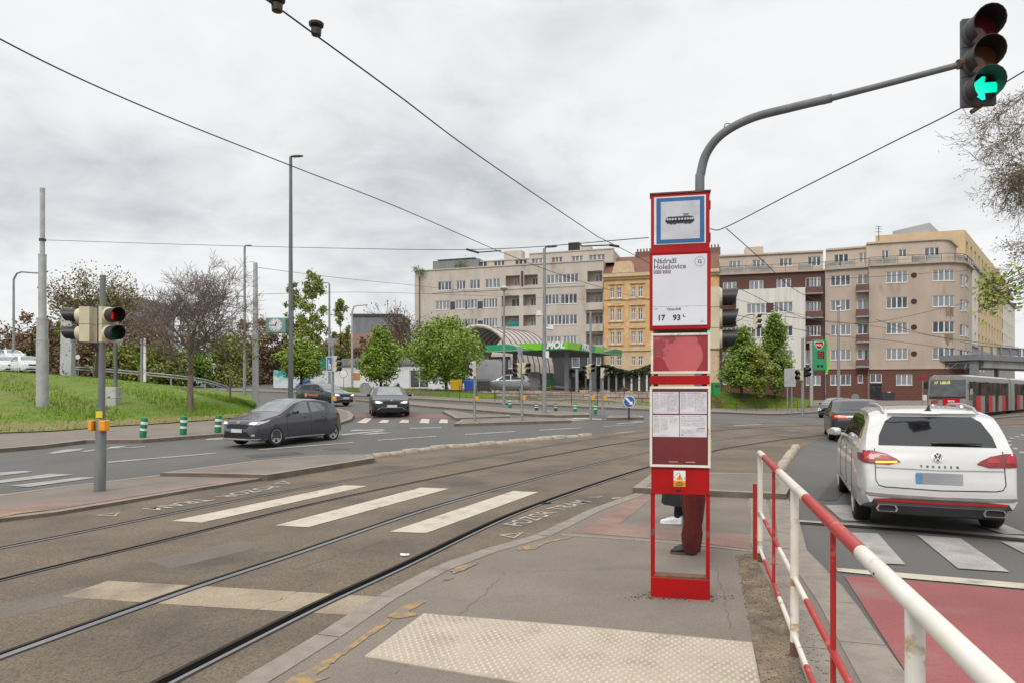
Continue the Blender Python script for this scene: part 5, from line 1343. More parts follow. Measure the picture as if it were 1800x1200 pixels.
def bare_tree(lab, p, H, seed, spread=.8, r0=.16, m='bark', leaf=None, nleaf=0, lsize=.06, lsp=.25, name='bare_tree', group='bare spring trees', rz=None, **kw):
    t = thing(name, lab, 'tree', p, rz if rz is not None else seed * 1.3, group)
    tr, br, tips = twig_tree(seed, H, spread, r0, **kw)
    tr.build('trunk', m, t, smooth=60, fix=False); br.build('branches', m, t, smooth=60, fix=False)
    if leaf: leaves(tips, nleaf, lsize, lsp, seed).build('crown', leaf, t, fix=False)
    return t
def leafy_tree(lab, p, H, crown, seed, lm, n=9000, lsize=.12, trunk=.16, cone=.0, clumps=55, name='leafy_tree', group='young green trees', low=.25, stems=1):
    # crown = (half width, bottom height, top height)
    rr = random.Random(seed); t = thing(name, lab, 'tree', p, 0, group); w, zb, ztp = crown
    mb = MB(); mb.tube([(0, 0, -.2), (.03, 0, zb * .6), (rr.uniform(-.1, .1), rr.uniform(-.1, .1), zb + (ztp - zb) * .45), (rr.uniform(-.1, .1), 0, zb + (ztp - zb) * .85)], [trunk, trunk * .8, trunk * .5, trunk * .12], 8)
    mb.build('trunk', 'bark', t, smooth=60)
    cs = []
    lb = MB()
    for i in range(clumps):
        f = rr.random(); z = zb + (ztp - zb) * f
        if cone: prof = max(.08, (1 - f) ** .75) * min(1, (f + .08) * 4)
        else: prof = math.sin(math.pi * min(1, f * .92 + .06)) ** .6
        a = rr.random() * 6.283; r = w * prof * math.sqrt(rr.uniform(.12, 1)) * rr.uniform(.82, 1.12)
        c = Vector((r * math.cos(a), r * math.sin(a), z)); cs.append(c)
        if i % 2 == 0: lb.tube([(0, 0, z - r * .55 if z - r * .55 > zb * .7 else zb * .7), c * .5 + Vector((0, 0, z * .5 - r * .1)), c], [trunk * .28, trunk * .16, .012], 4, cap=False)
    lb.build('branches', 'bark', t, smooth=60, fix=False)
    leaves(cs, n, lsize, w * .125, seed).build('crown', lm, t, fix=False)
    return t
def LP(x, y):                                   # a point of the lawn seen at photo position x, y
    best = None
    for i in range(len(LAWN[0])):
        for j in range(60):
            q = on_lawn(i * .999, j / 59); e = abs(900 + F * q.x / q.y - x) + abs(HOR - F * (q.z - 1.8) / q.y - y)
            if best is None or e < best[0]: best = (e, q)
    return best[1]
GY, GD, GO, GB = ['leaf_y', 'leaf_d'], ['leaf_d', 'leaf_y'], ['leaf_o', 'leaf_y'], ['leaf_b', 'leaf_r']
p = LP(335, 719); hgt = (719 - 432) / F * p.y
bare_tree('large bare wide-branching tree standing on the lawn by the pavement', p, hgt, 7, 1.25, .17, 'bark_red', levels=5, kids=(3, 5), up=.22, trunk=.21, wob=.2, minr=.009, first=.72, rz=10.9).scale = (1.06, 1.06, 1)
bare_tree('tall tree with fading brown leaves behind the two-headed signal pole', W(172, 672, 62), 10.5, 12, .95, .28, 'bark', ['leaf_b', 'leaf_o'], 5200, .11, .45, levels=4, kids=(3, 4), up=.3, trunk=.36, minr=.02, name='brown_leaved_tree', group=None)
bare_tree('slim dark bare tree with sparse leaves left of the grey-beige block', W(708, 690, 80), 11.2, 31, .85, .22, 'bark', ['leaf_r', 'leaf_b'], 700, .12, .3, levels=4, kids=(3, 4), up=.5, trunk=.35, minr=.022)
bare_tree('young staked tree with yellow-green leaves at the lawn end', LP(404, 703), 4.6, 41, .9, .07, 'bark_red', GO, 900, .08, .3, levels=4, kids=(2, 3), trunk=.38, minr=.012, name='young_tree', group=None)
def lt(lab, x, yb, d, yt, hw, yc, lm, seed, **kw):
    q = W(x, yb, d); H = (yb - yt) / F * d
    return leafy_tree(lab, q, H, (hw / F * d, (yb - yc) / F * d, H), seed, lm, **kw)
lt('leftmost round green tree, in front of the teal hoarding', 529, 681, 72, 604, 41, 657, GY, 3, n=6600, lsize=.15, clumps=70)
lt('narrow-topped green tree in front of the white shop window wall', 669, 684, 68, 583, 46, 663, GY, 5, n=8000, lsize=.14, cone=1, clumps=80)
lt('broad dense green tree overhanging the yellow container', 784, 688, 62, 571, 68, 664, GY, 8, n=13000, lsize=.13, clumps=120)
lt('rounder green tree left of the pair before the pale bay', 1303, 697, 68, 583, 47, 680, GD, 9, n=11000, lsize=.14, cone=.6, clumps=85)
lt('taller pointed green tree right of the pair before the pale bay', 1362, 700, 69, 558, 40, 684, GD, 13, n=11000, lsize=.14, cone=.8, clumps=85)
lt('small bushy olive tree in the gap between the pair before the bay', 1332, 699, 67, 612, 26, 690, GO, 17, n=5000, lsize=.13, clumps=50)
# tall loose birches
def birch(lab, x, yb, d, yt, hw, seed, n):
    return lt(lab, x, yb, d, yt, hw, yb - 30, GO, seed, n=n, lsize=.19, clumps=75, name='birch_tree', group='loose birches')
birch('tall loose olive-green birch right of the slim lamp post', 548, 684, 92, 482, 30, 23, 5600)
birch('smaller olive birch left of the tall birch', 516, 684, 95, 500, 20, 24, 2600)
birch('narrow olive birch by the white curved street lamp', 598, 684, 98, 530, 18, 25, 2600)
# shrubs and hedge trees behind the lawn
def shrub(lab, x, d, yt, yb, hw, lm, seed, n=3800, ls=.2, bare=True):
    q = W(x, yb, d); rr = random.Random(seed); w, h = hw / F * d, (yb - yt) / F * d
    t = thing('shrub', lab, 'shrub', q, 0, 'shrubs behind the lawn'); mb = MB(); cs = []
    for i in range(34):
        a = rr.random() * 6.28; r = w * math.sqrt(rr.random()); z = h * rr.uniform(.12, 1) * math.sqrt(max(.08, 1 - (r / w) ** 2 * .8)); c = Vector((r * math.cos(a), r * math.sin(a) * .7, z)); cs.append(c)
        mb.tube([(c.x * .25, c.y * .25, 0), (c.x * .7, c.y * .7, z * .55), c + Vector((rr.uniform(-.2, .2), 0, rr.uniform(.1, .7)))], [.06, .035, .012], 4, cap=False)
    mb.build('stems', 'bark', t, fix=False); leaves(cs, n, ls, w * .17, seed).build('foliage', lm, t, fix=False)
sh_ = [('brown bare shrub at the left edge behind the lawn', 12, 82, 562, 660, 46, GB), ('dark brown tall shrub behind the silver mast', 62, 80, 548, 662, 34, GB), ('olive shrub just right of the silver mast', 98, 84, 560, 662, 26, GO),
       ('reddish-brown shrub behind the two-headed signal', 160, 78, 566, 668, 36, GB), ('green shrub low behind the guard rail', 208, 76, 596, 672, 34, GO), ('tangled brown shrub left of the large bare tree', 255, 82, 548, 674, 40, GB),
       ('yellow-green shrub under the large bare tree', 285, 76, 600, 676, 34, GO), ('green shrub behind the large bare tree trunk', 335, 78, 600, 678, 34, GD), ('tall yellow-olive shrub right of the large bare tree', 392, 80, 585, 682, 36, GO),
       ('brown tall shrub behind the twin slim posts', 425, 90, 570, 682, 26, GB), ('dark reddish tree-like shrub left of the street clock', 462, 96, 560, 682, 30, GB), ('brown shrub below the street clock', 497, 98, 585, 682, 26, GB),
       ('reddish-brown bushy shrub behind the narrow-topped tree', 640, 100, 585, 684, 30, GB), ('wide reddish bush in front of the distant brick house', 700, 98, 568, 684, 34, GB), ('orange-brown bush behind the white shop roof', 590, 102, 595, 684, 26, GB),
       ('olive bush between shop roof and birch', 575, 94, 605, 684, 18, GO)]
for i, (lab, x, d, yt, yb, hw, lm) in enumerate(sh_): shrub(lab, x, d, yt, yb, hw, lm, 100 + i, n=4200)
for i, (lab, x, y, hw) in enumerate((('clipped dark green bush before the shop, left one', 678, 684, 6), ('clipped dark green bush before the shop, middle one', 698, 685, 5), ('rounded green bush on the retaining wall by the tall lamp', 961, 692, 9),
                                   ('low spreading green bush on the wall left of the pillared wall', 1030, 696, 11), ('reddish small bush at the right end of the stone wall', 1098, 694, 8))):
    q = G(x, y) if y < 690 else W(x, y, 58.2); shrub(lab, x, q.y, y - 9 if i < 2 else y - 13, y, hw, GD if i < 4 else GB, 150 + i, 900, .10)
# the big tree at the right edge: trunk outside the picture, sparse budding boughs hanging in
q = Vector((13.6, 11.5, 0))
t = thing('budding_tree', 'overhanging budding tree whose sparse twigs enter at the right edge', 'tree', q)
rr = random.Random(77); mb = MB(); mb.tube([(0, 0, -.2), (.1, 0, 2.5), (-.1, .2, 6), (.2, 0, 9)], [.3, .26, .2, .1], 10); mb.build('trunk', 'bark', t, smooth=60)
mb = MB(); tips = []
def bough(p, d, ln, r, lv):
    n = 5; pts = [p]; rad = [r]
    for i in range(n):
        d = (d + Vector((rr.uniform(-1, 1), rr.uniform(-1, 1), rr.uniform(-1, .8))) * (.2 if lv else .06)).normalized(); p = p + d * (ln / n); pts.append(p); rad.append(max(.0026, r * (1 - .7 * (i + 1) / n)))
        if lv < 3 and (lv or i > 1):
            for _ in range(2 if lv else 3):
                o = Matrix.Rotation(rr.uniform(0, 6.28), 3, d) @ d.orthogonal().normalized()
                bough(p, (d * .7 + o * .65 + Vector((0, 0, -.06))).normalized(), ln * (rr.uniform(.11, .21) if lv == 0 else rr.uniform(.36, .56)), rad[-1] * .6, lv + 1)
        if lv >= 2: tips.append(p)
    mb.tube(pts, rad, 4 if lv > 1 else 6, cap=False)
for (px, py, d, r) in ((1795, 290, 12., .05), (1806, 140, 11.5, .045), (1802, 212, 12., .05), (1812, 340, 11.3, .045), (1835, 410, 12., .04), (1826, 300, 12.4, .04), (1830, 250, 11.2, .04)):
    e = W(px, py, d) - q; s = Vector((-.1, .1, min(8.5, e.z + .8))); dd = (e - s); bough(s, dd.normalized(), dd.length, r, 0)
mb.build('branches', 'bark_red', t, smooth=60, fix=False)
leaves(tips, 11000, .026, .07, 5).build('buds', ['leaf_b', 'leaf_o'], t, fix=False)
mb = MB(); rr = random.Random(9); tw = []
for k in range(8):
    a = W(1800, 470 + k * 9, 11.5) - q; b = W(1752 + rr.uniform(-14, 14), 500 + k * 5, 11.5) - q; c = W(1735 + rr.uniform(-20, 15), 470 + k * 11, 11.5) - q
    mb.tube([a + Vector((1.3, .2, .3)), a, b, c], [.012, .009, .006, .003], 4, cap=False); tw += [a.lerp(b, f) for f in (.2, .5, .8)] + [b.lerp(c, f) for f in (.2, .5, .8, 1)]
mb.build('twigs', 'bark', t, fix=False)
leaves(tw, 520, .05, .10, 6).build('young_leaves', ['leaf_y', 'leaf_o'], t, fix=False)
mb = MB()
# ================================================================ POLES, LAMPS, SIGNALS, SIGNS
def visor(mb, r, L, n=14, cut=.62):
    # hood over a lens: axis +y, open below, longest on top
    rows = []
    for rad, in ((r,), (r - .008,)):
        for y, f in ((0, 1.), (1, 1.03)):
            rows.append([(rad * f * math.sin(a), (y * L * (1 - .35 * (abs(a) / (math.pi * .80)) ** 2)), rad * f * math.cos(a)) for a in [math.pi * .80 * (2 * i / n - 1) for i in range(n + 1)]])
    A_, B_, C_, D_ = rows; m = n + 1
    vs = A_ + B_ + C_ + D_; fs = []
    for i in range(n):
        fs += [(i, i + 1, m + i + 1, m + i), (2 * m + i + 1, 2 * m + i, 3 * m + i, 3 * m + i + 1), (m + i, m + i + 1, 3 * m + i + 1, 3 * m + i)]
    fs += [(0, m, 3 * m, 2 * m), (n, 2 * m + n, 3 * m + n, m + n)]
    mb.add(vs, fs)
def ydisc(mb, r, y, n=20, dome=0.):
    vs = [(0, y + dome, 0)] + [(r * math.cos(2 * math.pi * k / n), y, r * math.sin(2 * math.pi * k / n)) for k in range(n)]
    mb.add(vs, [(0, 1 + (k + 1) % n, 1 + k) for k in range(n)])
def signal(par, c, face, lenses, m=.31, house='cream', vis='black', tilt=0., w=None, dep=.13, collar=True, arrow=None, bulge=.045, r=None):
    # signal head: housing part with visor and lens sub-parts; face = horizontal direction it looks
    f = Vector((face[0], face[1], 0)).normalized(); x = Vector((f.y, -f.x, 0))
    M_ = Matrix(((x.x, f.x, 0, c[0]), (x.y, f.y, 0, c[1]), (0, 0, 1, c[2]), (0, 0, 0, 1)))
    n = len(lenses); w = w or m * .92; r = r or m * .37
    mb = MB(M_)
    for i in range(n):
        z = (n - 1 - 2 * i) * m / 2
        mb.box(-w / 2, w / 2, -dep / 2, dep / 2, z - m / 2 + .004, z + m / 2 - .004)
        if collar:
            rings = [[(rr_ * math.cos(a), y, z + rr_ * math.sin(a)) for a in [2 * math.pi * k / 18 for k in range(18)]] for rr_, y in ((r * 1.2, dep / 2 - .002), (r * 1.16, dep / 2 + bulge * .5), (r * 1.06, dep / 2 + bulge * .85), (r * 1.0, dep / 2 + bulge))]
            mb.loft(rings)
    h = mb.build('signal_head', house, par, world=True, smooth=40)
    for i, ln in enumerate(lenses):
        z = (n - 1 - 2 * i) * m / 2; off = bulge if collar else .012
        Mv = M_ @ Matrix.Translation((0, dep / 2 + off - .006, z))
        mb = MB(Mv); visor(mb, r * 1.04, m * .78); mb.build('visor', vis, h, world=True, smooth=40, fix=False)
        mb = MB(Mv); ydisc(mb, r, .008 if collar else .006, dome=.02); mb.build('lens', ln if not (arrow and i == n - 1) else 'black', h, world=True, fix=False)
        if arrow and i == n - 1:
            s = r * 1.02; mb = MB(Mv @ Matrix(((1, 0, 0, 0), (0, 0, -1, .032), (0, 1, 0, 0), (0, 0, 0, 1))))
            q = [(-1, 0), (.02, .84), (.22, .80), (.16, .38), (.95, .38), (.95, -.34), (.16, -.34), (.22, -.80), (.02, -.84)]
            q = [(px_ * arrow, py_) for px_, py_ in q]
            mb.prism([(a * s, b * s) for a, b in q], 0, .006); mb.build('arrow', 'green_lens', h, world=True)
    return h
def post(name, lab, cat, p, ztop, r0, r1, m='galv', group=None, collar=True):
    t = thing(name, lab, cat, p, 0, group); h = ztop - p.z; mb = MB()
    mb.tube([(0, 0, -.12), (0, 0, h * .5), (0, 0, h)], [r0, (r0 + r1) / 2, r1], 10)
    if collar: mb.tube([(0, 0, -.1), (0, 0, .04)], r0 * 1.5, 10)
    mb.build('pole', m, t, smooth=50); return t
def lamp_head(t, c, d, L=.7, w=.16, m='galv', arm=.5):
    d = Vector((d[0], d[1], 0)).normalized(); x = Vector((-d.y, d.x, 0)); c = Vector(c)
    mb = MB(); mb.tube([c + Vector((0, 0, -.15)), c + d * .05, c + d * arm + Vector((0, 0, .06))], .045, 6); mb.build('arm', m, t, world=True, smooth=40)
    e = c + d * arm; mb = MB(); rings = []
    for s, k, h in ((0, .45, .5), (.15, .8, .9), (.55, 1, 1), (.9, .8, .7), (1, .4, .3)):
        q = e + d * (s * L); rings.append([q + x * (w * k * math.cos(a)) + Vector((0, 0, .07 + .09 * h * (math.sin(a) if math.sin(a) > 0 else .45 * math.sin(a)))) for a in [2 * math.pi * i / 10 for i in range(10)]])
    mb.loft(rings); hd = mb.build('lamp_head', 'silver', t, world=True, smooth=40)
    mb = MB(); q = e + d * L * .5 + Vector((0, 0, .035)); mb.add([q - d * L * .32 - x * w * .6, q + d * L * .32 - x * w * .6, q + d * L * .32 + x * w * .6, q - d * L * .32 + x * w * .6], [(3, 2, 1, 0)]); mb.build('lamp_glass', 'darkgrey', hd, world=True, fix=False)
ALT = 'pale grey street lamps'
# tall silver contact-wire mast, telescoping
p = LP(73, 712); t = thing('contact_wire_mast', 'tall stepped silver tram mast standing on the lawn at the left', 'mast', p, group='masts carrying the tram wires')
k = p.y / F; zz = lambda y: Z(y, p.y) - p.z
for (y0, y1, w) in ((714, 597, 19.5), (597, 560, 18), (560, 448, 12.5), (448, 332, 8)):
    mb = MB(); mb.tube([(0, 0, zz(y0) - (.1 if y0 == 714 else 0)), (0, 0, zz(y1))], w / 2 * k, 16); mb.tube([(0, 0, zz(y1) - .05), (0, 0, zz(y1) + .02)], w / 2 * k * 1.06, 16); mb.build('mast_section', 'silver', t, smooth=50)
mb = MB(); mb.tube([(0, 0, zz(424)), (0, 0, zz(420))], 5.5 * k, 12); mb.build('wire_clamp', 'darkgrey', t)
MAST1 = p + Vector((0, 0, zz(422)))
p = G(449, 715, .11); t = thing('contact_wire_mast', 'plain grey tram mast beside the street clock lamp post', 'mast', p, group='masts carrying the tram wires')
k = p.y / F; mb = MB(); mb.tube([(0, 0, -.1), (0, 0, Z(600, p.y) - p.z), (0, 0, Z(462, p.y) - p.z)], [5.6 * k, 5 * k, 3.6 * k], 14); mb.build('mast_section', 'silver', t, smooth=50)
MAST2 = Vector((p.x, p.y, Z(470, p.y)))
# lamps
p = G(511, 717, .11); LAMP = post('street_lamp', 'tallest dark grey street lamp, carrying the street clock', 'street lamp', p, Z(276, p.y), 4.6 * p.y / F, 2.6 * p.y / F, 'polegrey')
lamp_head(LAMP, (p.x, p.y, Z(278, p.y)), (1, -.2), .75, .2, 'polegrey', .02)
kk = p.y / F
t = thing('street_clock', 'square pale green street clock with a round white face, showing quarter to one', 'clock', W(487, 586, p.y)); s = 17 * kk
mb = MB(); mb.box(-s, s, -.22, .22, 0, 27 * kk); mb.build('case', mat('clock_green', (.20, .36, .32), .5), t, bevel=.03)
mb = MB(M=Matrix.Translation((-.02, -.226, 13.5 * kk))); ydisc(mb, 11.5 * kk, 0, 28); mb.v = [(x, y, z) for x, y, z in mb.v]; mb.f = [f[::-1] for f in mb.f]; fc = mb.build('dial', 'whitepl', t, fix=False)
mb = MB(M=Matrix.Translation((-.02, -.235, 13.5 * kk)))
for q in range(12):
    a = q * math.pi / 6; r0, r1 = 9 * kk, 10.6 * kk; x, z = math.sin(a), math.cos(a); w = .012 + (.01 if q % 3 == 0 else 0)
    mb.add([(x * r0 - z * w, 0, z * r0 + x * w), (x * r1 - z * w, 0, z * r1 + x * w), (x * r1 + z * w, 0, z * r1 - x * w), (x * r0 + z * w, 0, z * r0 - x * w)], [(0, 1, 2, 3)])
mb.build('hour_marks', 'ink', fc, fix=False)
for a, L, w in ((R(22.5), 6.2 * kk, .028), (R(270), 9.2 * kk, .02)):
    x, z = math.sin(a), math.cos(a); mb = MB(M=Matrix.Translation((-.02, -.24, 13.5 * kk))); mb.add([(-x * .05 - z * w, 0, -z * .05 + x * w), (x * L - z * w, 0, z * L + x * w), (x * L + z * w, 0, z * L - x * w), (-x * .05 + z * w, 0, -z * .05 - x * w)], [(0, 1, 2, 3)]); mb.build('clock_hand', 'ink', fc, fix=False)
mb = MB(); mb.box(s, 24 * kk, -.05, .05, 3 * kk, 5 * kk); mb.box(s, 24 * kk, -.05, .05, 21 * kk, 23 * kk); mb.build('bracket', 'polegrey', t)
for (x, yb, yt, r, lab, hx, m) in ((430, 699, 434, 2.6, 'slim grey street lamp left of the plain tram mast', 1, 'galv'), (579, 692, 499, 2.2, 'slim street lamp behind the blue lane sign', -1, 'galv'),
                                   (886, 708, 510, 2.4, 'street lamp with a pale domed head left of the canopy name', 0, 'galv'), (957, 726, 437, 3.6, 'tall grey street lamp with cameras in front of the canopy name', 1, 'galv'), (1474, 706, 542, 2.6, 'slim street lamp in front of the tan block', 0, 'galv')):
    p = G(x, yb, .1); k = p.y / F; t = post('street_lamp', lab, 'street lamp', p, Z(yt, p.y), r * 1.1 * k, r * .7 * k, m, ALT)
    if hx: lamp_head(t, (p.x, p.y, Z(yt, p.y)), (hx, -.3), .62, .16, m, .05)
    else:
        mb = MB(M=Matrix.Translation((0, 0, Z(yt, p.y) - p.z))); mb.lathe([(.05, -.1), (.2, 0), (.28, .12), (.25, .2), (.12, .28), (.02, .3)], 12); mb.build('lamp_head', 'silver', t, smooth=40)
    if x == 957:
        for (yy, xx, s) in ((553, -8, -1), (577, 8, 1)):
            mb = MB(); z = Z(yy, p.y) - p.z; mb.tube([(0, 0, z), (xx * k * 1.3, -.1, z)], .04, 6); mb.box(xx * k * 1.3 - .12, xx * k * 1.3 + .12, -.5, .1, z - .1, z + .14); mb.build('camera', 'whitepl', t)
        mb = MB(); z = Z(623, p.y) - p.z; mb.box(.05, 7.5 * k, -.2, -.15, z - 6 * k, z + 6 * k); mb.build('small_sign', 'whitepl', t)
def curved_lamp(lab, x, d, yb, yt, hx, hy, r, m):
    p = W(x, yb, d); p.z = min(p.z, zt(p.x, p.y) + 2.3); t = thing('street_lamp', lab, 'street lamp', p, group=ALT); k = d / F; H = Z(yt, d) - p.z; w = (hx - x) * k
    mb = MB(); mb.tube([(0, 0, 0), (0, 0, H * .8), (0, 0, H * .93), (w * .12, 0, H * .985), (w * .3, 0, H), (w * .8, 0, H + (yt - hy) * k)], [r * k, r * .8 * k, r * .75 * k, r * .7 * k, r * .65 * k, r * .6 * k], 8); mb.build('pole', m, t, smooth=50)
    mb = MB(); a, b = sorted((w * .8, w)); mb.box(a, b, -.14, .14, H + (yt - hy) * k - .06, H + (yt - hy) * k + .06); mb.build('lamp_head', m, t, bevel=.03)
curved_lamp('grey curved-arm street lamp far left behind the silver mast', 24, 70, 668, 478, 71, 480, 2.2, 'galv')
curved_lamp('white curved-arm street lamp behind the white shop fascia', 619, 74, 684, 537, 646, 536, 2.2, 'silver')
# two slim posts behind the lawn
for x, lab in ((249, 'galvanised slim post behind the lawn, the greyer of the twin pair'), (254.5, 'white slim post behind the lawn beside a greyer twin')):
    post('slim_post', lab, 'post', W(x, 668, 58), Z(595, 58), .12, .10, 'galv' if x < 250 else 'whitepl', 'twin slim posts', False)
# guard rail
t = thing('guard_rail', 'long galvanised guard rail along the far side of the lawn', 'guard rail', W(132, 655, 60)); pts = [W(132, 650, 62), W(200, 655, 62), (W(300, 664, 62)), W(360, 672, 64), W(400, 684, 66)]
mb = MB(); sp = spline(pts, 6)
for dz in (0, .22): mb.loft([[q + Vector((0, 0, dz)), q + Vector((0, -.06, dz + .06)), q + Vector((0, 0, dz + .14)), q + Vector((0, .03, dz + .07))] for q in sp])
mb.build('rail_beam', 'galv', t, world=True)
for q in sp[::3]: mb = MB(); mb.box(q.x - .06, q.x + .06, q.y + .04, q.y + .12, q.z - 1.2, q.z + .3); mb.build('rail_post', 'galv', t, world=True)
# graffiti pillar and small no-entry-like sign, white cars are built further down
mb = MB(); a = W(116, 656, 60); mb.loft([[(a.x - .55, a.y, a.z - .3), (a.x + .4, a.y, a.z - .3), (a.x + .4, a.y + .6, a.z - .3), (a.x - .55, a.y + .6, a.z - .3)], [(a.x - .45, a.y, a.z + 5.8), (a.x + .6, a.y, a.z + 5.8), (a.x + .6, a.y + .6, a.z + 5.8), (a.x - .45, a.y + .6, a.z + 5.8)]])
tag(mb.build('concrete_pillar', mat('scrawled_concrete', (.50, .50, .52), .8, rgb2=(.36, .36, .38), scale=.8, stretch=(1, 1, .5), stain=(.06, .06, .08), st_scale=2.6, st_lo=.57, st_hi=.6)), 'leaning pale concrete pillar covered in dark scrawls behind the lawn', 'pillar')
def disc_sign(name, lab, cat, p, zc, r, m, edge=None, pole='galv', pr=.035, group=None, face=(0, -1), ring=None):
    t = post(name, lab, cat, p, zc + r * .5, pr, pr, pole, group, False); f = Vector((face[0], face[1], 0)).normalized(); x = Vector((f.y, -f.x, 0)); c = Vector((p.x, p.y, zc)) + f * (pr + .03)
    M_ = Matrix(((x.x, f.x, 0, c.x), (x.y, f.y, 0, c.y), (0, 0, 1, c.z), (0, 0, 0, 1))); mb = MB(M_); n = 24
    mb.loft([[(r * math.cos(2 * math.pi * k / n), y, r * math.sin(2 * math.pi * k / n)) for k in range(n)] for y in (-.015, .01)]); b = mb.build('plate', edge or m, t, world=True)
    if edge: mb = MB(M_); ydisc(mb, r * .9, .014, 24); mb.build('sign_face', m, b, world=True, fix=False)
    return t, b, M_
p = G(1105.5, 734, .1); k = p.y / F
t, b, M_ = disc_sign('arrow_sign', 'round blue sign with white diagonal arrow, left of the stop sign', 'road sign', p, Z(705, p.y), 10.5 * k, 'signblue', 'whitepl', 'darkgrey', .05)
mb = MB(M_ @ Matrix(((-1, 0, 0, 0), (0, 0, 1, .018), (0, 1, 0, 0), (0, 0, 0, 1)))); s = 8.5 * k; q = [(-.62, .72), (-.78, .52), (.12, -.36), (-.12, -.60), (.72, -.66), (.62, .16), (.36, -.12), (-.45, .88)]
mb.prism([(-a * s * -1, b_ * s) for a, b_ in q], 0, .004); mb.build('arrow', 'whitepl', b, world=True)
disc_sign('road_sign_back', 'small round sign seen from its grey back on the far island', 'road sign', G(642, 701, .1), Z(682, G(642, 701).y), .45, 'galv', None, 'galv', .035, 'sign backs')
disc_sign('road_sign_back', 'round grey sign back with a cross bracket beyond the dark saloon', 'road sign', G(1503, 722, .1), Z(697.5, G(1503, 722).y), .36, 'galv', None, 'galv', .035, 'sign backs')
disc_sign('speed_sign', 'small round red-rimmed sign on a leaning pole before the white shop', 'road sign', W(604, 680, 70), Z(656, 70), .42, 'whitepl', 'red', 'galv', .03)
disc_sign('speed_sign', 'tiny round red and white sign beyond the guard rail', 'road sign', W(137.5, 662, 63), Z(627, 63), .24, 'whitepl', 'red', 'galv', .035)
# double-leg direction sign seen from behind
p = G(1388, 726.5, .1); k = p.y / F; t = thing('direction_sign', 'rectangular grey sign back on two legs before the pale bay block', 'road sign', p)
for x in (-3.8, 3.8): mb = MB(); mb.tube([(x * k, 0, -.1), (x * k, 0, Z(648, p.y) - p.z)], .05, 6); mb.build('leg', 'galv', t)
mb = MB(); mb.box(-10 * k, 10 * k, -.09, -.055, Z(679, p.y) - p.z, Z(647, p.y) - p.z); mb.build('panel', 'silver', t, bevel=.02)
# signal posts
def tri_back(t, p, y0, y1, hw, dx=0):
    k = p.y / F; mb = MB(); zc, zd = Z(y0, p.y), Z(y1, p.y); x = p.x + dx * k; h = hw * k
    mb.add([(x - h, p.y - .10, zc), (x + h, p.y - .10, zc), (x, p.y - .10, zd), (x - h, p.y - .08, zc), (x + h, p.y - .08, zc), (x, p.y - .08, zd)], [(0, 2, 1), (3, 4, 5), (0, 1, 4, 3), (1, 2, 5, 4), (2, 0, 3, 5)]); mb.build('sign_back', 'galv', t, world=True)
def blue_sign(t, p, x0, x1, y0, y1, d=None):
    d = (d or p.y) - .12; k = d / F; a, b = W(x0, y1, d), W(x1, y0, d); mb = MB(); mb.box(a.x, b.x, d, d + .02, a.z, b.z); pl = mb.build('lane_sign', 'whitepl', t, world=True)
    w = b.x - a.x; h = b.z - a.z; mb = MB(); mb.box(a.x + .025, b.x - .025, d - .006, d - .0005, a.z + .025, b.z - .025); mb.build('sign_face', 'signblue', pl, world=True)
    mb = MB(); mb.box(a.x + w * .34, a.x + w * .46, d - .012, d - .0065, a.z + h * .1, b.z - h * .2); mb.box(a.x + w * .46, a.x + w * .72, d - .012, d - .0065, a.z + h * .42, a.z + h * .5); mb.box(a.x + w * .6, a.x + w * .72, d - .012, d - .0065, a.z + h * .15, a.z + h * .415)
    mb.build('lane_symbol', 'whitepl', pl, world=True)
def button(t, p, zc, dx, m='orange', w=.05):
    mb = MB(); mb.box(p.x + dx - w, p.x + dx + w, p.y - .14, p.y + .02, zc - .095, zc + .095); mb.build('push_button_box', m, t, world=True, bevel=.02)
OFF = ['red_off', 'amber_off', 'green_off']; SG = 'traffic light posts'
# the near post on the left, with two pedestrian heads
p = G(178, 862, .06); t = thing('traffic_light', 'near grey signal post on the left platform with two cream pedestrian heads, one red', 'traffic light', p, group=SG); k = p.y / F; kz = lambda y: Z(y, p.y) - p.z
mb = MB(); mb.tube([(-.03, 0, -.1), (0, 0, kz(737)), (0, 0, kz(734))], [.098, .088, .07], 14); mb.tube([(0, 0, kz(734.5)), (.02, 0, kz(610)), (.03, 0, kz(484))], [.06, .055, .048], 12); mb.build('pole', 'polegrey', t, smooth=50)
q = Vector((p.x, p.y, 0))
signal(t, q + Vector((-.22, -.02, Z(571, p.y))), (-1, -.12), ['red_off', 'green_off'], .31, dep=.17, r=.115, bulge=.10)
signal(t, q + Vector((.20, -.12, Z(572, p.y))), (.86, -.51), ['red_off', 'green_off'], .31, vis='black', dep=.10, r=.125)
f = Vector((.86, -.51, 0)); x_ = Vector((f.y, -f.x, 0)); c = q + Vector((.20, -.12, Z(572, p.y) + .155)) + f * .115
mb = MB(Matrix(((x_.x, f.x, 0, c.x), (x_.y, f.y, 0, c.y), (0, 0, 1, c.z), (0, 0, 0, 1)))); mb.ball((0, 0, .05), (.015, .006, .017), 8, 6); mb.box(-.022, .022, -.004, .004, -.02, .032); mb.box(-.02, -.004, -.004, .004, -.065, -.02); mb.box(.004, .02, -.004, .004, -.065, -.02); mb.build('red_figure', 'red_lens', t, world=True)
mb = MB(); mb.box(p.x - .045, p.x + .06, p.y - .085, p.y - .06, Z(733, p.y), Z(722, p.y)); mb.build('yellow_sticker', 'yellow', t, world=True)
button(t, p, Z(747, p.y), -.125, w=.035); button(t, p, Z(747, p.y), .085, w=.058)
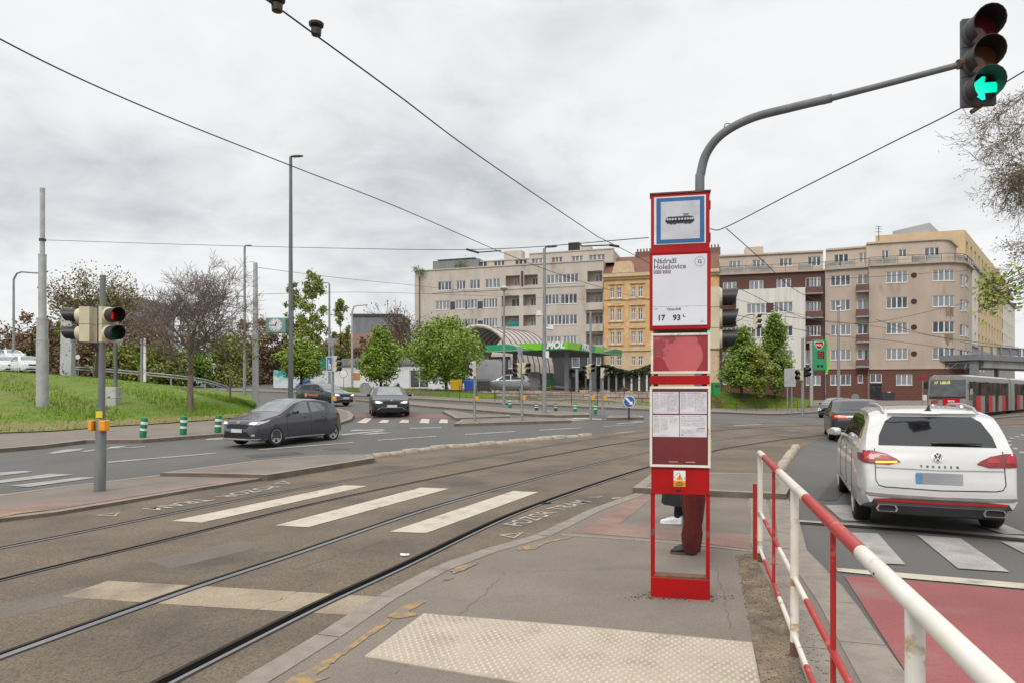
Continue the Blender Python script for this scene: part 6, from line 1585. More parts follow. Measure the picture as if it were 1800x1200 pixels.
# posts at the far crossings
def sig_post(lab, x, yb, yt, r, heads, h=.1, blue=None, tri=None, btn=None):
    p = G(x, yb, h); k = p.y / F; t = post('traffic_light', lab, 'traffic light', p, Z(yt, p.y), r * k, r * .85 * k, 'galv', SG, False)
    for (hx, hy0, hy1, face, n, col) in heads:
        m = (hy1 - hy0) * k / n; signal(t, (p.x + (hx - x) * k, p.y - .02, Z((hy0 + hy1) / 2, p.y)), face, OFF if n == 3 else ['red_off', 'green_off'], m, dep=m * .5, house=col)
    if tri: tri_back(t, p, *tri)
    if blue: blue_sign(t, p, *blue)
    if btn: button(t, p, Z(btn, p.y), .1, w=.075)
    return t
sig_post('signal post by the rounded pavement corner with a blue lane sign and grey triangle', 585, 737, 598, 2.6, [(590, 625, 653, (1, -.25), 3, 'cream')], .11, (574, 584.5, 626, 652), (595, 611, 12.5, -1), 700)
sig_post('signal post on the front island with a blue sign beside it', 834.5, 739.5, 640, 2.4, [(834, 634, 661, (-1, -.15), 3, 'cream')], .11, (825, 831.5, 636, 648), None, 700)
sig_post('signal post with two heads and a big grey triangle before the silver car', 917.5, 738.5, 618, 2.3, [(911.5, 637.5, 663, (-.85, -.5), 3, 'cream'), (922, 636.5, 656, (.8, -.5), 2, 'cream')], .11, None, (609, 629, 7, -4), 699)
sig_post('tall signal post with back-to-back heads in front of the canopy corner', 1038, 734.5, 548, 2.4, [(1032, 642, 665, (-.8, -.55), 3, 'cream'), (1039, 639, 654.5, (.35, -.9), 2, 'cream')], .11, None, None, 699)
sig_post('short signal post with one cream head right of the canopy corner', 1059.5, 733.5, 652, 2.1, [(1059, 645.5, 664, (.9, -.4), 2, 'cream')], .11, None, None, 700)
sig_post('bare grey signal post at the foot of the price sign with a dark head', 1411, 729.5, 594, 2.6, [(1407, 650, 668, (-1, -.3), 2, 'cream'), (1416, 645, 662, (.5, -.9), 2, 'black')])
post('short_post', 'plain short grey post on the stone wall right of the canopy column', 'post', W(1014, 703, 57.4), Z(648, 57.4), .13, .13, 'galv', None, False)
# cabinet pole behind the near signal
p = LP(197, 713); k = p.y / F; t = thing('grey_pole', 'grey pole with a pale cabinet at its foot, behind the near signal post', 'pole', p)
mb = MB(); mb.tube([(-1.5 * k, .25, 0), (-1.5 * k, .25, Z(600, p.y) - p.z)], 3.2 * k, 10); mb.build('pole', 'polegrey', t, smooth=50)
t = thing('utility_cabinet', 'narrow pale grey utility cabinet with dark scrawls on the lawn', 'cabinet', p + Vector((2.5 * k, -.1, -.05)))
mb = MB(); mb.box(-9 * k, 9 * k, -.3, .3, 0, 15 * k); mb.build('plinth', mat('cabinet_grey', (.46, .45, .42), .7, rgb2=(.36, .35, .33), scale=3), t, bevel=.015)
mb = MB(); mb.box(-9.3 * k, 9.3 * k, -.31, .31, 15.2 * k, 35 * k); mb.build('door', mat('cabinet_door', (.50, .49, .46), .7, rgb2=(.42, .41, .39), scale=3, stain=(.08, .08, .1), st_scale=4, st_lo=.62, st_hi=.64), t, bevel=.02)
# bollards
def bollard(lab, p, H, r, dark=False, group='green and white bollards', tilt=0.):
    t = thing('bollard', lab, 'bollard', p, 0, group); t.rotation_euler = (0, tilt, 0); gm = mat('bollard_green', (.008, .20, .085), .5, rgb2=(.006, .15, .065), scale=4) if not dark else mat('bollard_dark', (.03, .08, .055), .6)
    mb = MB(); mb.lathe([(r * 1.05, -.05), (r, .02), (r, H * .42), (r, H * .92), (r * .9, H * .98), (r * .55, H)], 14); mb.build('post', gm, t, smooth=40)
    for z0, z1 in ((.42, .52), (.70, .82)): mb = MB(); mb.lathe([(r * 1.015, H * z0), (r * 1.015, H * z1)], 14, cap=False); mb.build('reflective_band', 'whitepl', t, smooth=40)
for (x, yb, yt, lab, tl) in ((250.5, 772.5, 733, 'leftmost of the three leaning green and white bollards', .10), (321.5, 767.5, 730.5, 'middle one of the three leaning green and white bollards', .06), (382.5, 764, 729, 'green and white bollard closest to the grey hatchback', .06)):
    p = G(x, yb, .03); bollard(lab, p, (yb - yt) * p.y / F, 5.6 * p.y / F, tilt=tl)
for (x, yb, yt, dk, lab) in ((896.5, 716, 700, 0, 'bright green small bollard on the far island by the slim lamp'), (943, 721, 708, 1, 'dark far bollard left of the tall camera lamp'), (977, 722, 708, 1, 'dark far bollard just right of the tall camera lamp'),
                             (1011, 723.5, 708, 0, 'green far bollard under the wide canopy column'), (1046.5, 725.5, 709, 0, 'green far bollard between the two right signal posts')):
    p = G(x, yb, .1); bollard(lab, p, (yb - yt) * p.y / F, 3.2 * p.y / F, dk, 'small bollards on the far islands')
# price sign
p = W(1430, 703, 66); k = 66 / F; t = thing('price_sign', 'tall green filling station price sign with a red shield on a white pole', 'sign', p); kx = lambda x: (x - 1430) * k; kz = lambda y: Z(y, 66) - p.z
mb = MB(); mb.tube([(kx(1427), .1, -.5), (kx(1427), .1, kz(600))], 3 * k, 10); mb.build('pole', 'silver', t, smooth=40)
mb = MB(); mb.box(kx(1428), kx(1452), -.15, .15, kz(650), kz(597.5)); b = mb.build('panel', 'molg', t, bevel=.04)
mb = MB(); n = 10; cr = [(kx(1450 + 5.5 * math.sin(math.pi * (i / n) * .8)), kz(597 + 60 * i / n)) for i in range(n + 1)] + [(kx(1452.5 + 4 * math.sin(math.pi * (i / n) * .8) - 6 * (i / n) ** 2), kz(597 + 60 * i / n)) for i in range(n, -1, -1)]
vs = [(x, y, z) for y in (-.2, -.12) for x, z in cr]; m_ = len(cr); mb.add(vs, [(i, i + 1, m_ - 2 - i, m_ - 1 - i) for i in range(n)] + [(i, (i + 1) % m_, m_ + (i + 1) % m_, m_ + i) for i in range(m_)]); mb.build('lime_band', 'moll', b)
def shield(s, m, y, nm, par):
    mb = MB(); q = [(-1, .62), (-.5, .85), (0, .72), (.5, .85), (1, .62), (.85, -.1), (.4, -.75), (0, -.95), (-.4, -.75), (-.85, -.1)]; c = (kx(1438.5), kz(606.5))
    vs = [(c[0] + a * s, yy, c[1] + b_ * s * .95) for yy in (y, y + .02) for a, b_ in q]; n = len(q); mb.add(vs, [tuple(range(n))] + [(i, (i + 1) % n, n + (i + 1) % n, n + i) for i in range(n)]); return mb.build(nm, m, par)
s1 = shield(8.6 * k, 'whitepl', -.175, 'shield_rim', b); shield(7.4 * k, 'red', -.19, 'shield', b)
mb = MB(); text(mb, 'MOL', UPRIGHT((kx(1438.5), -.195, kz(608))), .26, bold=.01, ext=.004, align='CENTER'); mb.build('station_name', 'whitepl', b)
for yy, s_ in ((620, '39.5 0'), (627, '37.9 0')):
    mb = MB(); mb.box(kx(1436), kx(1447.5), -.165, -.152, kz(yy + 3), kz(yy - 3)); d_ = mb.build('price_display', 'black', b)
    mb = MB(); text(mb, s_[:4], UPRIGHT((kx(1436.8), -.168, kz(yy + 2))), .26, ext=.002); mb.build('price_digits', mat('lit_red_digits', (.8, .06, .03), .5, emit=.5), d_)
for x in (1437, 1443.5): mb = MB(M=Matrix.Translation((kx(x), -.152, kz(643)))); ydisc(mb, 2.5 * k, -.01, 14); mb.f = [f[::-1] for f in mb.f]; mb.build('service_symbol', 'black', b, fix=False)
# low railing fence along the far pavement
t = thing('railing_fence', 'long low thin dark railing along the far pavement before the stone wall', 'fence', G(900, 706)); ln = [G(x, y, .1) for x, y in ((808, 702.5), (870, 705), (960, 709.5), (1050, 713), (1148, 717), (1250, 720), (1330, 721.5), (1402, 722))]
sp = [Vector((q.x, q.y, zt(q.x, q.y) + .1)) for q in spline(ln, 4)]
for h in (1.05, .6): mb = MB(); mb.tube([q + Vector((0, 0, h)) for q in sp], .022, 5); mb.build('rail', 'railm', t, world=True)
for q in sp[::2]: mb = MB(); mb.tube([q, q + Vector((0, 0, 1.08))], .025, 5); mb.build('fence_post', 'railm', t, world=True)
# containers
def container(lab, x0, x1, yt, yb, d, m, lid):
    a, b = W(x0, yb, d), W(x1, yt, d); w, h = b.x - a.x, b.z - a.z; t = thing('waste_container', lab, 'container', ((a.x + b.x) / 2, d, 1.95), group='coloured waste containers')
    mb = MB(); mb.loft([[(-w * .44, -.45, .1), (w * .44, -.45, .1), (w * .44, .45, .1), (-w * .44, .45, .1)], [(-w * .5, -.55, h * .78), (w * .5, -.55, h * .78), (w * .5, .55, h * .78), (-w * .5, .55, h * .78)]]); mb.build('bin', m, t, bevel=.04)
    mb = MB(); mb.loft([[(x, -.58 * math.cos(q), h * .785 + (h * .22) * max(0, math.sin(q))) for q in [math.pi * i / 8 for i in range(9)]] for x in (-w * .5, w * .5)]); mb.build('lid', lid, t, bevel=.02)
    for x in (-.35, .35):
        for y in (-.35, .35): mb = MB(); mb.tube([(w * x - .04, y, .09), (w * x + .04, y, .09)], .09, 8); mb.build('wheel', 'black', t)
container('yellow waste container under the broad green tree', 792, 813, 665, 686, 60.5, mat('bin_yellow', (.62, .40, .02), .5), mat('bin_yellow', (.62, .4, .02)))
container('blue waste container between the yellow and black ones', 816, 836, 664, 686, 60.5, mat('bin_blue', (.02, .09, .36), .5), mat('bin_blue', (.02, .09, .36)))
container('black waste container beside the silver parked car', 838, 861, 664, 686, 60.5, 'darkgrey', 'darkgrey')
a = W(1258, 694, 66); t = thing('clothes_bank', 'upright bright green collection box beside the stop sign, left of the tree pair', 'container', a); k = 66 / F
mb = MB(); mb.box(-6 * k, 6 * k, -.5, .5, 0, 23 * k); mb.build('body', mat('box_green', (.01, .26, .06), .5), t, bevel=.05); mb = MB(); mb.box(-4 * k, 4 * k, -.56, -.502, 15 * k, 19 * k); mb.build('chute', 'darkgrey', t)
for i, (x, m) in enumerate(((1560, 'darkgrey'), (1567, 'darkgrey'), (1553, 'darkgrey'))):
    a = W(x, 705, 79); t = thing('wheelie_bin', 'dark wheelie bin by the dark door, ' + ('middle of three', 'rightmost of three', 'leftmost of three')[i], 'bin', (a.x, a.y, zt(a.x, a.y) + .05), group='wheelie bins by the door')
    mb = MB(); mb.loft([[(-.22, -.25, .05), (.22, -.25, .05), (.22, .2, .05), (-.22, .2, .05)], [(-.28, -.33, .95), (.28, -.33, .95), (.28, .33, .95), (-.28, .33, .95)]]); mb.build('bin', m, t, bevel=.02)
    mb = MB(); mb.box(-.3, .3, -.36, .36, .955, 1.03); mb.build('lid', 'whitepl' if i == 0 else m, t, bevel=.02)
p = W(1622, 712, 62); t = thing('stop_marker', 'thin pole with a small red plate and white box before the brown ground floor', 'sign', (p.x, p.y, zt(p.x, p.y))); k = 62 / F
mb = MB(); mb.tube([(0, 0, 0), (0, 0, Z(661, 62) - zt(p.x, p.y))], .04, 6); mb.build('pole', 'galv', t); mb = MB(); z = Z(664, 62) - t.location.z; mb.box(-7 * k, 3 * k, -.08, -.05, z - .12, z + .12); mb.build('plate', 'red', t); mb = MB(); z = Z(698, 62) - t.location.z; mb.box(-1 * k, 5 * k, -.2, -.05, z - .25, z + .25); mb.build('box', 'whitepl', t)

# ================================================================ MAST ARM SIGNAL beside the stop sign
MP = Vector((2.84, 10.35, .02)); t = thing('mast_arm_signal', 'grey mast arm curving over the road with a big signal showing a green left arrow', 'traffic light', MP)
arm = [Vector((2.84, 10.35, -.1)), Vector((2.84, 10.35, 2.5)), W(1230, 340, 10.35), W(1232, 305, 10.35), W(1243, 268, 10.3), W(1271, 235, 10.15), W(1322, 208, 9.95), W(1390, 190, 9.6), W(1458, 174, 9.3)]
sp = spline(arm, 6); mb = MB(); mb.tube(sp, [.075 - .02 * i / len(sp) for i in range(len(sp))], 14); mb.build('pole', 'polegrey', t, world=True, smooth=50)
mb = MB(); mb.tube([W(1445, 177.2, 9.35), W(1462, 173, 9.28)], .058, 14); mb.tube([W(1460, 173.5, 9.29), W(1570, 145, 8.85), W(1695, 112, 8.42)], [.043, .041, .039], 12); mb.build('arm', 'polegrey', t, world=True, smooth=50)
mb = MB(); c = W(1279, 223, 10.1); mb.tube([c + Vector((.05 * math.cos(a), 0, .05 * math.sin(a))) for a in [2 * math.pi * i / 10 for i in range(11)]], .008, 5); mb.build('eye_bolt', 'polegrey', t, world=True)
mb = MB(); c = W(1688, 114, 8.42); mb.tube([c - Vector((.03, 0, 0)), c + Vector((.12, -.0, .03))], .06, 10); mb.build('arm_clamp', 'rust', t, world=True)
A['sighouse'] = mat('signal_dark_housing', (.075, .072, .078), .5); A['vis_b'] = mat('signal_visor', (.035, .028, .028), .55)
sc_ = W(1719, 110.5, 8.4)
signal(t, sc_, (-.2, -.98), ['red_off', 'amber_off', 'green_off'], .362, 'sighouse', 'vis_b', w=.375, dep=.07, collar=True, arrow=-1, r=.168)
mb = MB(); c = W(1758, 95, 8.5); mb.tube([W(1742, 98, 8.5), c], .02, 6); mb.ball(tuple(c), (.045, .05, .045), 10, 6); mb.build('bracket', 'rust', t, world=True)
mb = MB(); c = W(1716, 189, 8.4); mb.tube([c + Vector((.06, 0, .02)), c + Vector((-.06, 0, -.06))], .028, 8); mb.build('lower_bracket', 'rust', t, world=True)
# second signal on the mast: visors toward the right
hp = Vector((2.84 + .16, 10.35, 0))
signal(t, (3.03, 10.22, Z(560, 10.25)), (1, -.28), ['red_off', 'amber_off', 'green_off'], .305, 'cream', 'black', dep=.14, r=.125)
signal(t, (2.955, 10.46, Z(561, 10.46)), (.1, -1), ['blackm', 'blackm', 'green_lens'], .305, 'darkgrey', 'black', dep=.12, r=.13)
# signal hanging on the span wire
c = W(1327, 565, 27); t = thing('hanging_signal', 'small cream three-lamp signal hanging on a span wire before the pale bay', 'traffic light', c)
signal(t, c, (.9, -.45), OFF, .21, dep=.12)
# ================================================================ WIRES
def wire(lab, pts, r, n=10, sag=0., ins=None, name='overhead_wire', group='overhead tram wires'):
    pts = [Vector(q) for q in pts]
    if sag and len(pts) == 2: pts = [pts[0].lerp(pts[1], i / n) - Vector((0, 0, sag * 4 * (i / n) * (1 - i / n))) for i in range(n + 1)]
    else: pts = spline(pts, n)
    t = thing(name, lab, 'wire', pts[len(pts) // 2], group=group); mb = MB(); mb.tube(pts, r, 6); mb.build('cable', 'wire', t, world=True, smooth=60)
    for q in ins or []:
        mb = MB(Matrix.Translation(q)); mb.lathe([(.02, -.07), (.05, -.06), (.055, .0), (.03, .02), (.075, .035), (.08, .06), (.03, .085), (.02, .09)], 10); mb.build('insulator', mat('insulator_brown', (.05, .035, .03), .5), t, world=True, smooth=40)
    return t
w1 = [W(-330, -130, 5.3), W(0, 69, 7.1), W(250, 187, 8.9), W(520, 295, 11.6), W(700, 365, 14.2), W(872, 440, 18.2)]
wire('lower thick tram wire running in from the left edge to the grey-beige block', w1, .009)
w2 = [W(330, -92, 5.6), W(470, 1, 6.4), W(560, 66, 7.1), W(700, 168, 8.6), W(850, 280, 11.), W(1050, 416, 16.3)]
wire('upper tram wire carrying two insulators, running in from the top edge', w2, .009, ins=[W(487, 9, 6.5), W(556, 52, 7.05)])
wire('contact wire continuing from the upper one behind the stop sign', [W(1050, 416, 16.3), W(1110, 446, 19), W(1200, 492, 24), W(1300, 528, 30), W(1440, 560, 40)], .009)
wire('contact wire continuing from the lower one past the canopy', [W(872, 440, 18.2), W(1000, 488, 24), W(1130, 525, 31), W(1290, 560, 40), W(1460, 588, 50)], .009)
wire('span wire from the silver mast across to the stop sign', [MAST1, W(360, 431, 32), W(700, 438.5, 27), W(890, 437, 22), W(1140, 418, 17)], .011, ins=[])
wire('thin span wire from the plain tram mast toward the flats', [MAST2, W(600, 489, 50), W(730, 502, 60), W(900, 520, 75)], .014)
wire('lower thin span wire from the plain tram mast toward the flats', [MAST2 - Vector((0, 0, 1.6)), W(650, 514, 50), W(900, 522, 60), W(1130, 530, 60)], .012)
wire('span wire rising from the stop sign up to the big green-arrow signal', [W(1248, 403, 15.3), W(1275, 400, 15), W(1400, 336, 13), W(1560, 255, 11.8), W(1690, 190, 11), W(1830, 108, 10.2), W(2200, -110, 8.6)], .011)
wire('wire dropping from the span wire junction toward the hanging signal', [W(1277, 402, 15), W(1340, 458, 19), W(1395, 508, 24), W(1447, 534, 30)], .010)
wire('span wire with a hanging signal crossing before the pale bay', [W(1240, 548, 22), W(1292, 565, 25), W(1327, 553, 27), W(1420, 561, 33), W(1560, 577, 45), W(1720, 606, 60)], .013)
wire('long wire crossing the tan block from the corner to the pale bay', [W(1290, 503, 40), W(1420, 560, 52), W(1540, 566, 60), W(1700, 532, 66)], .018)
wire('thin wire crossing the tan block at its upper windows', [W(1260, 487, 45), W(1450, 491, 60), W(1700, 476, 66)], .018)
wire('thin wire crossing low over the tan block', [W(1290, 553, 40), W(1450, 588, 55), W(1560, 598, 60), W(1710, 618, 60)], .018)
wire('thin wire crossing the office building toward the bridge', [W(1540, 562, 55), W(1640, 590, 58), W(1790, 610, 62)], .018)
mb = MB(); a, b = W(826, 441.5, 19), W(880, 441, 18.3); mb.tube([a, a.lerp(b, .25) + Vector((0, 0, -.04)), b], .016, 6); mb.tube([a + Vector((-.1, 0, .05)), a + Vector((.25, 0, -.05))], .03, 6); tag(mb.build('wire_hanger', 'wire'), 'dark wire hanger where the lower tram wire meets the span wire', 'wire fitting')
mb = MB(); a, b = W(1022, 433, 17), W(1078, 431, 17.2); mb.tube([a, b], .016, 6); mb.tube([b - Vector((.1, 0, 0)), b + Vector((.15, 0, -.04))], .03, 6); tag(mb.build('wire_hanger', 'wire'), 'dark wire hanger where the upper tram wire meets the span wire', 'wire fitting')
# ================================================================ CARS
def gauss(a, s):
    if s <= 0: return a
    n = int(3 * s) + 1; k = np.exp(-.5 * (np.arange(-n, n + 1) / s) ** 2); k /= k.sum()
    return np.convolve(np.pad(a, n, mode='edge'), k, mode='valid')
class Car:
    # local axes: +y forward, +x right, z up; s runs from the nose (0) to the tail (L)
    def __init__(c, name, lab, loc, head, L, Wd, top, belt, sill, plan, axles, rw, paint, group='cars on the road', tumble=.26, sm=.035, z=None, bottom=.22):
        c.L, c.W = L, Wd
        hx, hy = head; a = math.atan2(-hx, hy)
        c.t = thing(name, lab, 'car', loc, a, group)
        ss = np.unique(np.concatenate([np.linspace(0, .25, 9), np.linspace(.25, L - .3, 74), np.linspace(L - .3, L, 11)]))
        fine = np.linspace(0, L, 1200); st = L / 1199
        def prof(p, sg):
            v = np.interp(fine, [q[0] for q in p], [q[1] for q in p]); v = gauss(v, sg / st); return np.interp(ss, fine, v)
        zt_, zb_, zs_, hw = prof(top, sm), prof(belt, sm), prof(sill, .05), prof(plan, .05) * Wd / 2
        zb_ = np.minimum(zb_, zt_ - .012); rings = []
        for i, s in enumerate(ss):
            y = L / 2 - s; w, h, b, z0 = hw[i], zt_[i] - zb_[i], zb_[i], zs_[i]
            sh = w * .965; tr = lambda f: sh - tumble * h * f - .012 * f
            half = [(0, z0), (w * .8, z0), (w * .95, z0 + .03), (w * .99, z0 + .10), (w, z0 + (b - z0) * .45), (w * .995, z0 + (b - z0) * .72), (w * .985, b - .035), (sh, b)]
            half += [(tr(f), b + h * f) for f in (.3, .6, .8, .9)] + [(tr(.9) - .035 - .05 * min(1, h / .5), b + h * .965), (max(.05, tr(.9) * .72), b + h * .99 + .008), (tr(.9) * .4, b + h + .016), (0, b + h + .022)]
            rings.append([(x, y, z) for x, z in half] + [(-x, y, z) for x, z in half[-2:0:-1]])
        mb = MB(); mb.loft(rings); o = mb.build('body', [paint, 'black'], c.t, smooth=38)
        cm = MB()
        for s in axles:
            for sd in (-1, 1):
                x0, x1 = (Wd / 2 - .30, Wd / 2 + .3) if sd > 0 else (-Wd / 2 - .3, -Wd / 2 + .30); y = L / 2 - s; r = rw + .055
                pr = [(y + r * math.cos(2 * math.pi * k / 28), rw + r * math.sin(2 * math.pi * k / 28)) for k in range(28)]
                vs = [(x0, a_, b_) for a_, b_ in pr] + [(x1, a_, b_) for a_, b_ in pr]; cm.add(vs, [tuple(range(28)), tuple(range(55, 27, -1))] + [(k, 28 + k, 28 + (k + 1) % 28, (k + 1) % 28) for k in range(28)], 1)
        cut = cm.build('cutter', [paint, 'black']); 
        bmod = o.modifiers.new('b', 'BOOLEAN'); bmod.object = cut; bmod.operation = 'DIFFERENCE'; bmod.solver = 'EXACT'
        me = eval_mesh(o); o.modifiers.clear(); old = o.data; o.data = me; me.name = 'body'; bpy.data.meshes.remove(old); bpy.data.objects.remove(cut)
        if not me.materials: me.materials.append(A[paint]); me.materials.append(A['black'])
        me.shade_smooth(); me.set_sharp_from_angle(angle=R(38))
        bm = bmesh.new(); bm.from_mesh(me); c.bvh = BVHTree.FromBMesh(bm); bm.free()
        c.body = o; c.axles = axles; c.rw = rw
        for k, s in enumerate(axles):
            for sd in (-1, 1): c.wheel(Vector((sd * (Wd / 2 - .125), L / 2 - s, rw)), sd)
    def wheel(c, p, sd):
        r = c.rw; Mx = Matrix.Translation(p) @ Matrix.Rotation(sd * math.pi / 2, 4, 'Y'); mb = MB(Mx)
        w = bpy.data.objects.new('wheel', None); COL.objects.link(w); w.parent = c.t
        mb.lathe([(r * .66, -.11), (r * .93, -.115), (r * .99, -.08), (r, 0), (r * .99, .075), (r * .93, .105), (r * .70, .112), (r * .66, .09)], 28, cap=False); mb.build('tyre', 'tyre', w, smooth=45)
        mb = MB(Mx); mb.lathe([(r * .665, -.1), (r * .66, .02), (.001, .0)], 24, cap=False); mb.mi = 1; mb.lathe([(r * .70, .09), (r * .69, .113), (r * .625, .108), (r * .61, .03)], 24, cap=False)
        for k in range(5):
            a = 2 * math.pi * k / 5; ca, sa = math.cos(a), math.sin(a); T = lambda q, v, z: (q * ca - v * sa, q * sa + v * ca, z)
            vs = [T(r * .1, -.035, .09), T(r * .1, .035, .09), T(r * .65, .05, .1), T(r * .65, -.05, .1), T(r * .1, -.035, .03), T(r * .1, .035, .03), T(r * .65, .05, .04), T(r * .65, -.05, .04)]
            mb.add(vs, [(0, 1, 2, 3), (4, 7, 6, 5), (0, 3, 7, 4), (1, 5, 6, 2), (3, 2, 6, 7)])
        mb.lathe([(.001, .1), (r * .16, .1), (r * .18, .03)], 14, cap=False); mb.build('rim', ['blackm', 'rim'], w, smooth=40)
    def cast(c, axis, p):
        a, b = p
        o, d = {'front': ((a, 9, b), (0, -1, 0)), 'rear': ((a, -9, b), (0, 1, 0)), 'left': ((-9, a, b), (1, 0, 0)), 'right': ((9, a, b), (-1, 0, 0)), 'top': ((a, b, 9), (0, 0, -1))}[axis]
        h = c.bvh.ray_cast(Vector(o), Vector(d))
        if h[0] is None:
            o2 = Vector(o) + Vector(d) * 8; h = c.bvh.find_nearest(o2)
        n = h[1]
        if n.dot(Vector(d)) > 0: n = -n
        return h[0], n, Vector(d)
    def patch(c, name, axis, poly, m, off=.006, parent=None, step=.07, thick=.02):
        # a panel laid on the body where it is seen along an axis
        if axis in ('left', 'right'): poly = [(c.L / 2 - s, z) for s, z in poly]
        if axis == 'top': poly = [(x, c.L / 2 - s) for x, s in poly]
        bm = bmesh.new(); bm.faces.new([bm.verts.new((a, b, 0)) for a, b in poly]); bmesh.ops.triangulate(bm, faces=bm.faces[:])
        for ax_ in (0, 1):
            lo, hi = min(p[ax_] for p in poly), max(p[ax_] for p in poly); q = math.floor(lo / step) * step + step
            while q < hi:
                co = [0, 0, 0]; co[ax_] = q; no = [0, 0, 0]; no[ax_] = 1
                bmesh.ops.bisect_plane(bm, geom=bm.verts[:] + bm.edges[:] + bm.faces[:], dist=1e-5, plane_co=co, plane_no=no); q += step
        bm.verts.index_update(); vs = []; inn = []
        for v in bm.verts:
            h, n, d = c.cast(axis, (v.co.x, v.co.y)); vs.append(h + n * off); inn.append(h - n * thick * .5)
        fs = [tuple(v.index for v in f.verts) for f in bm.faces]; nv = len(vs)
        for e in bm.edges:
            if len(e.link_faces) == 1: a, b = e.verts[0].index, e.verts[1].index; fs.append((a, b, nv + b, nv + a))
        bm.free()
        mb = MB(); mb.add(vs + inn, fs); return mb.build(name, m, parent or c.t, smooth=60)
    def line(c, name, axis, pts, w, m='black', off=.004, parent=None):
        n = len(pts); P_ = [Vector(p) for p in pts]; out = []
        for i in range(n):
            d = (P_[min(i + 1, n - 1)] - P_[max(i - 1, 0)]).normalized(); nn = Vector((-d.y, d.x)) * w / 2; out.append((P_[i] + nn, P_[i] - nn))
        return c.patch(name, axis, [tuple(a) for a, b in out] + [tuple(b) for a, b in out[::-1]], m, off, parent)
    def mirror(c, s, z, m, size=1.):
        for sd in (-1, 1):
            h, n, d = c.cast('left' if sd < 0 else 'right', (c.L / 2 - s, z)); x = h.x; y = c.L / 2 - s; k = size
            mb = MB(); rings = [[(x + sd * (.06 + .2 * k * t), y - .05 + .05 * q * e + .03 * t, z + .06 + .075 * k * w_ * e) for q, w_ in [(math.cos(2 * math.pi * i / 10), math.sin(2 * math.pi * i / 10)) for i in range(10)]] for t, e in ((0, .6), (.15, .95), (.6, 1.05), (.92, .85), (1, .5))]
            mb.loft(rings); mb.tube([(x - sd * .03, y, z), (x + sd * .1, y - .04, z + .03)], .025, 6); o = mb.build('side_mirror', m, c.t, smooth=50)
            mb = MB(); mb.loft([[(x + sd * (.1 + .15 * k) + .075 * k * math.cos(a), y - .102 - e, z + .06 + .055 * k * math.sin(a)) for a in [2 * math.pi * i / 10 for i in range(10)]] for e in (0, .006)]); mb.build('mirror_glass', 'chrome', o)
    def plate(c, axis, x, z, w=.52, h=.11, euro=True, m='plate', tilt=0.):
        hh, n, d = c.cast(axis, (x, z)); y = hh.y; sg = 1 if axis == 'front' else -1
        mb = MB(); y0, y1 = sorted((y + sg * .012, y + sg * .028)); mb.box(x - w / 2, x + w / 2, y0, y1, z - h / 2, z + h / 2); p = mb.build('licence_plate', m, c.t)
        if euro:
            ex = (x + w / 2 - .045) if axis == 'front' else (x - w / 2)
            mb = MB(); y0, y1 = sorted((y + sg * .0285, y + sg * .030)); mb.box(ex, ex + .045, y0, y1, z - h / 2, z + h / 2); mb.build('blue_band', 'euro', p)
        return p, y
    def std_glass(c, ws, rs, sides, gm='carglass', wm_='carglass'):
        c.patch('windscreen', 'top', ws, wm_); c.patch('rear_window', 'top', rs, gm)
        for sd in ('left', 'right'):
            for q in sides: c.patch('side_window', sd, q, gm)
MP_ = lambda poly: [(-x, z) for x, z in poly[::-1]]

# ---------------------------------------------------------------- white SUV, seen from behind
A['suvwhite'] = mat('white_car_paint', (.55, .55, .54), .25, coat=1., rgb2=(.53, .53, .52))
SUV_TOP = [(0, .60), (.03, .84), (.16, .98), (1.2, 1.12), (1.48, 1.16), (2.15, 1.58), (2.6, 1.675), (3.4, 1.68), (4.0, 1.64), (4.27, 1.595), (4.35, 1.55), (4.69, 1.16), (4.74, 1.11), (4.80, .98), (4.835, .78), (4.88, .70), (4.885, .60)]
h_ = Vector((.372, .928)).normalized(); rt = Vector((h_.y, -h_.x)); mid = (Vector((4.96, 9.73)) + Vector((6.12, 12.56))) / 2 + rt * .775
ctr = mid - h_ * .12
suv = Car('white_suv', 'white SUV seen from behind with its left indicator lit, beside the railing', (ctr.x, ctr.y, .0), h_, 4.885, 1.98, SUV_TOP,
          [(0, .58), (.16, .93), (1.4, 1.08), (4.5, 1.13), (4.72, 1.09), (4.80, .96), (4.885, .58)], [(0, .30), (.5, .24), (4.4, .26), (4.885, .40)],
          [(0, .70), (.08, .86), (.3, .95), (.8, 1), (4.1, 1), (4.5, .985), (4.75, .95), (4.885, .90)], (.93, 3.84), .37, 'suvwhite', tumble=.36, sm=.032)
c = suv; suv.t.scale = (.90, 1, .955)
c.patch('rear_window', 'rear', [(-.72, 1.175), (-.70, 1.30), (-.60, 1.49), (-.50, 1.555), (.50, 1.555), (.60, 1.49), (.70, 1.30), (.72, 1.175)], 'carglass')
c.patch('roof_spoiler', 'rear', [(-.56, 1.565), (-.53, 1.592), (.53, 1.592), (.56, 1.565)], 'suvwhite', .05)
c.patch('windscreen', 'top', [(-.62, 2.1), (.62, 2.1), (.74, 1.52), (-.74, 1.52)], 'carglass')
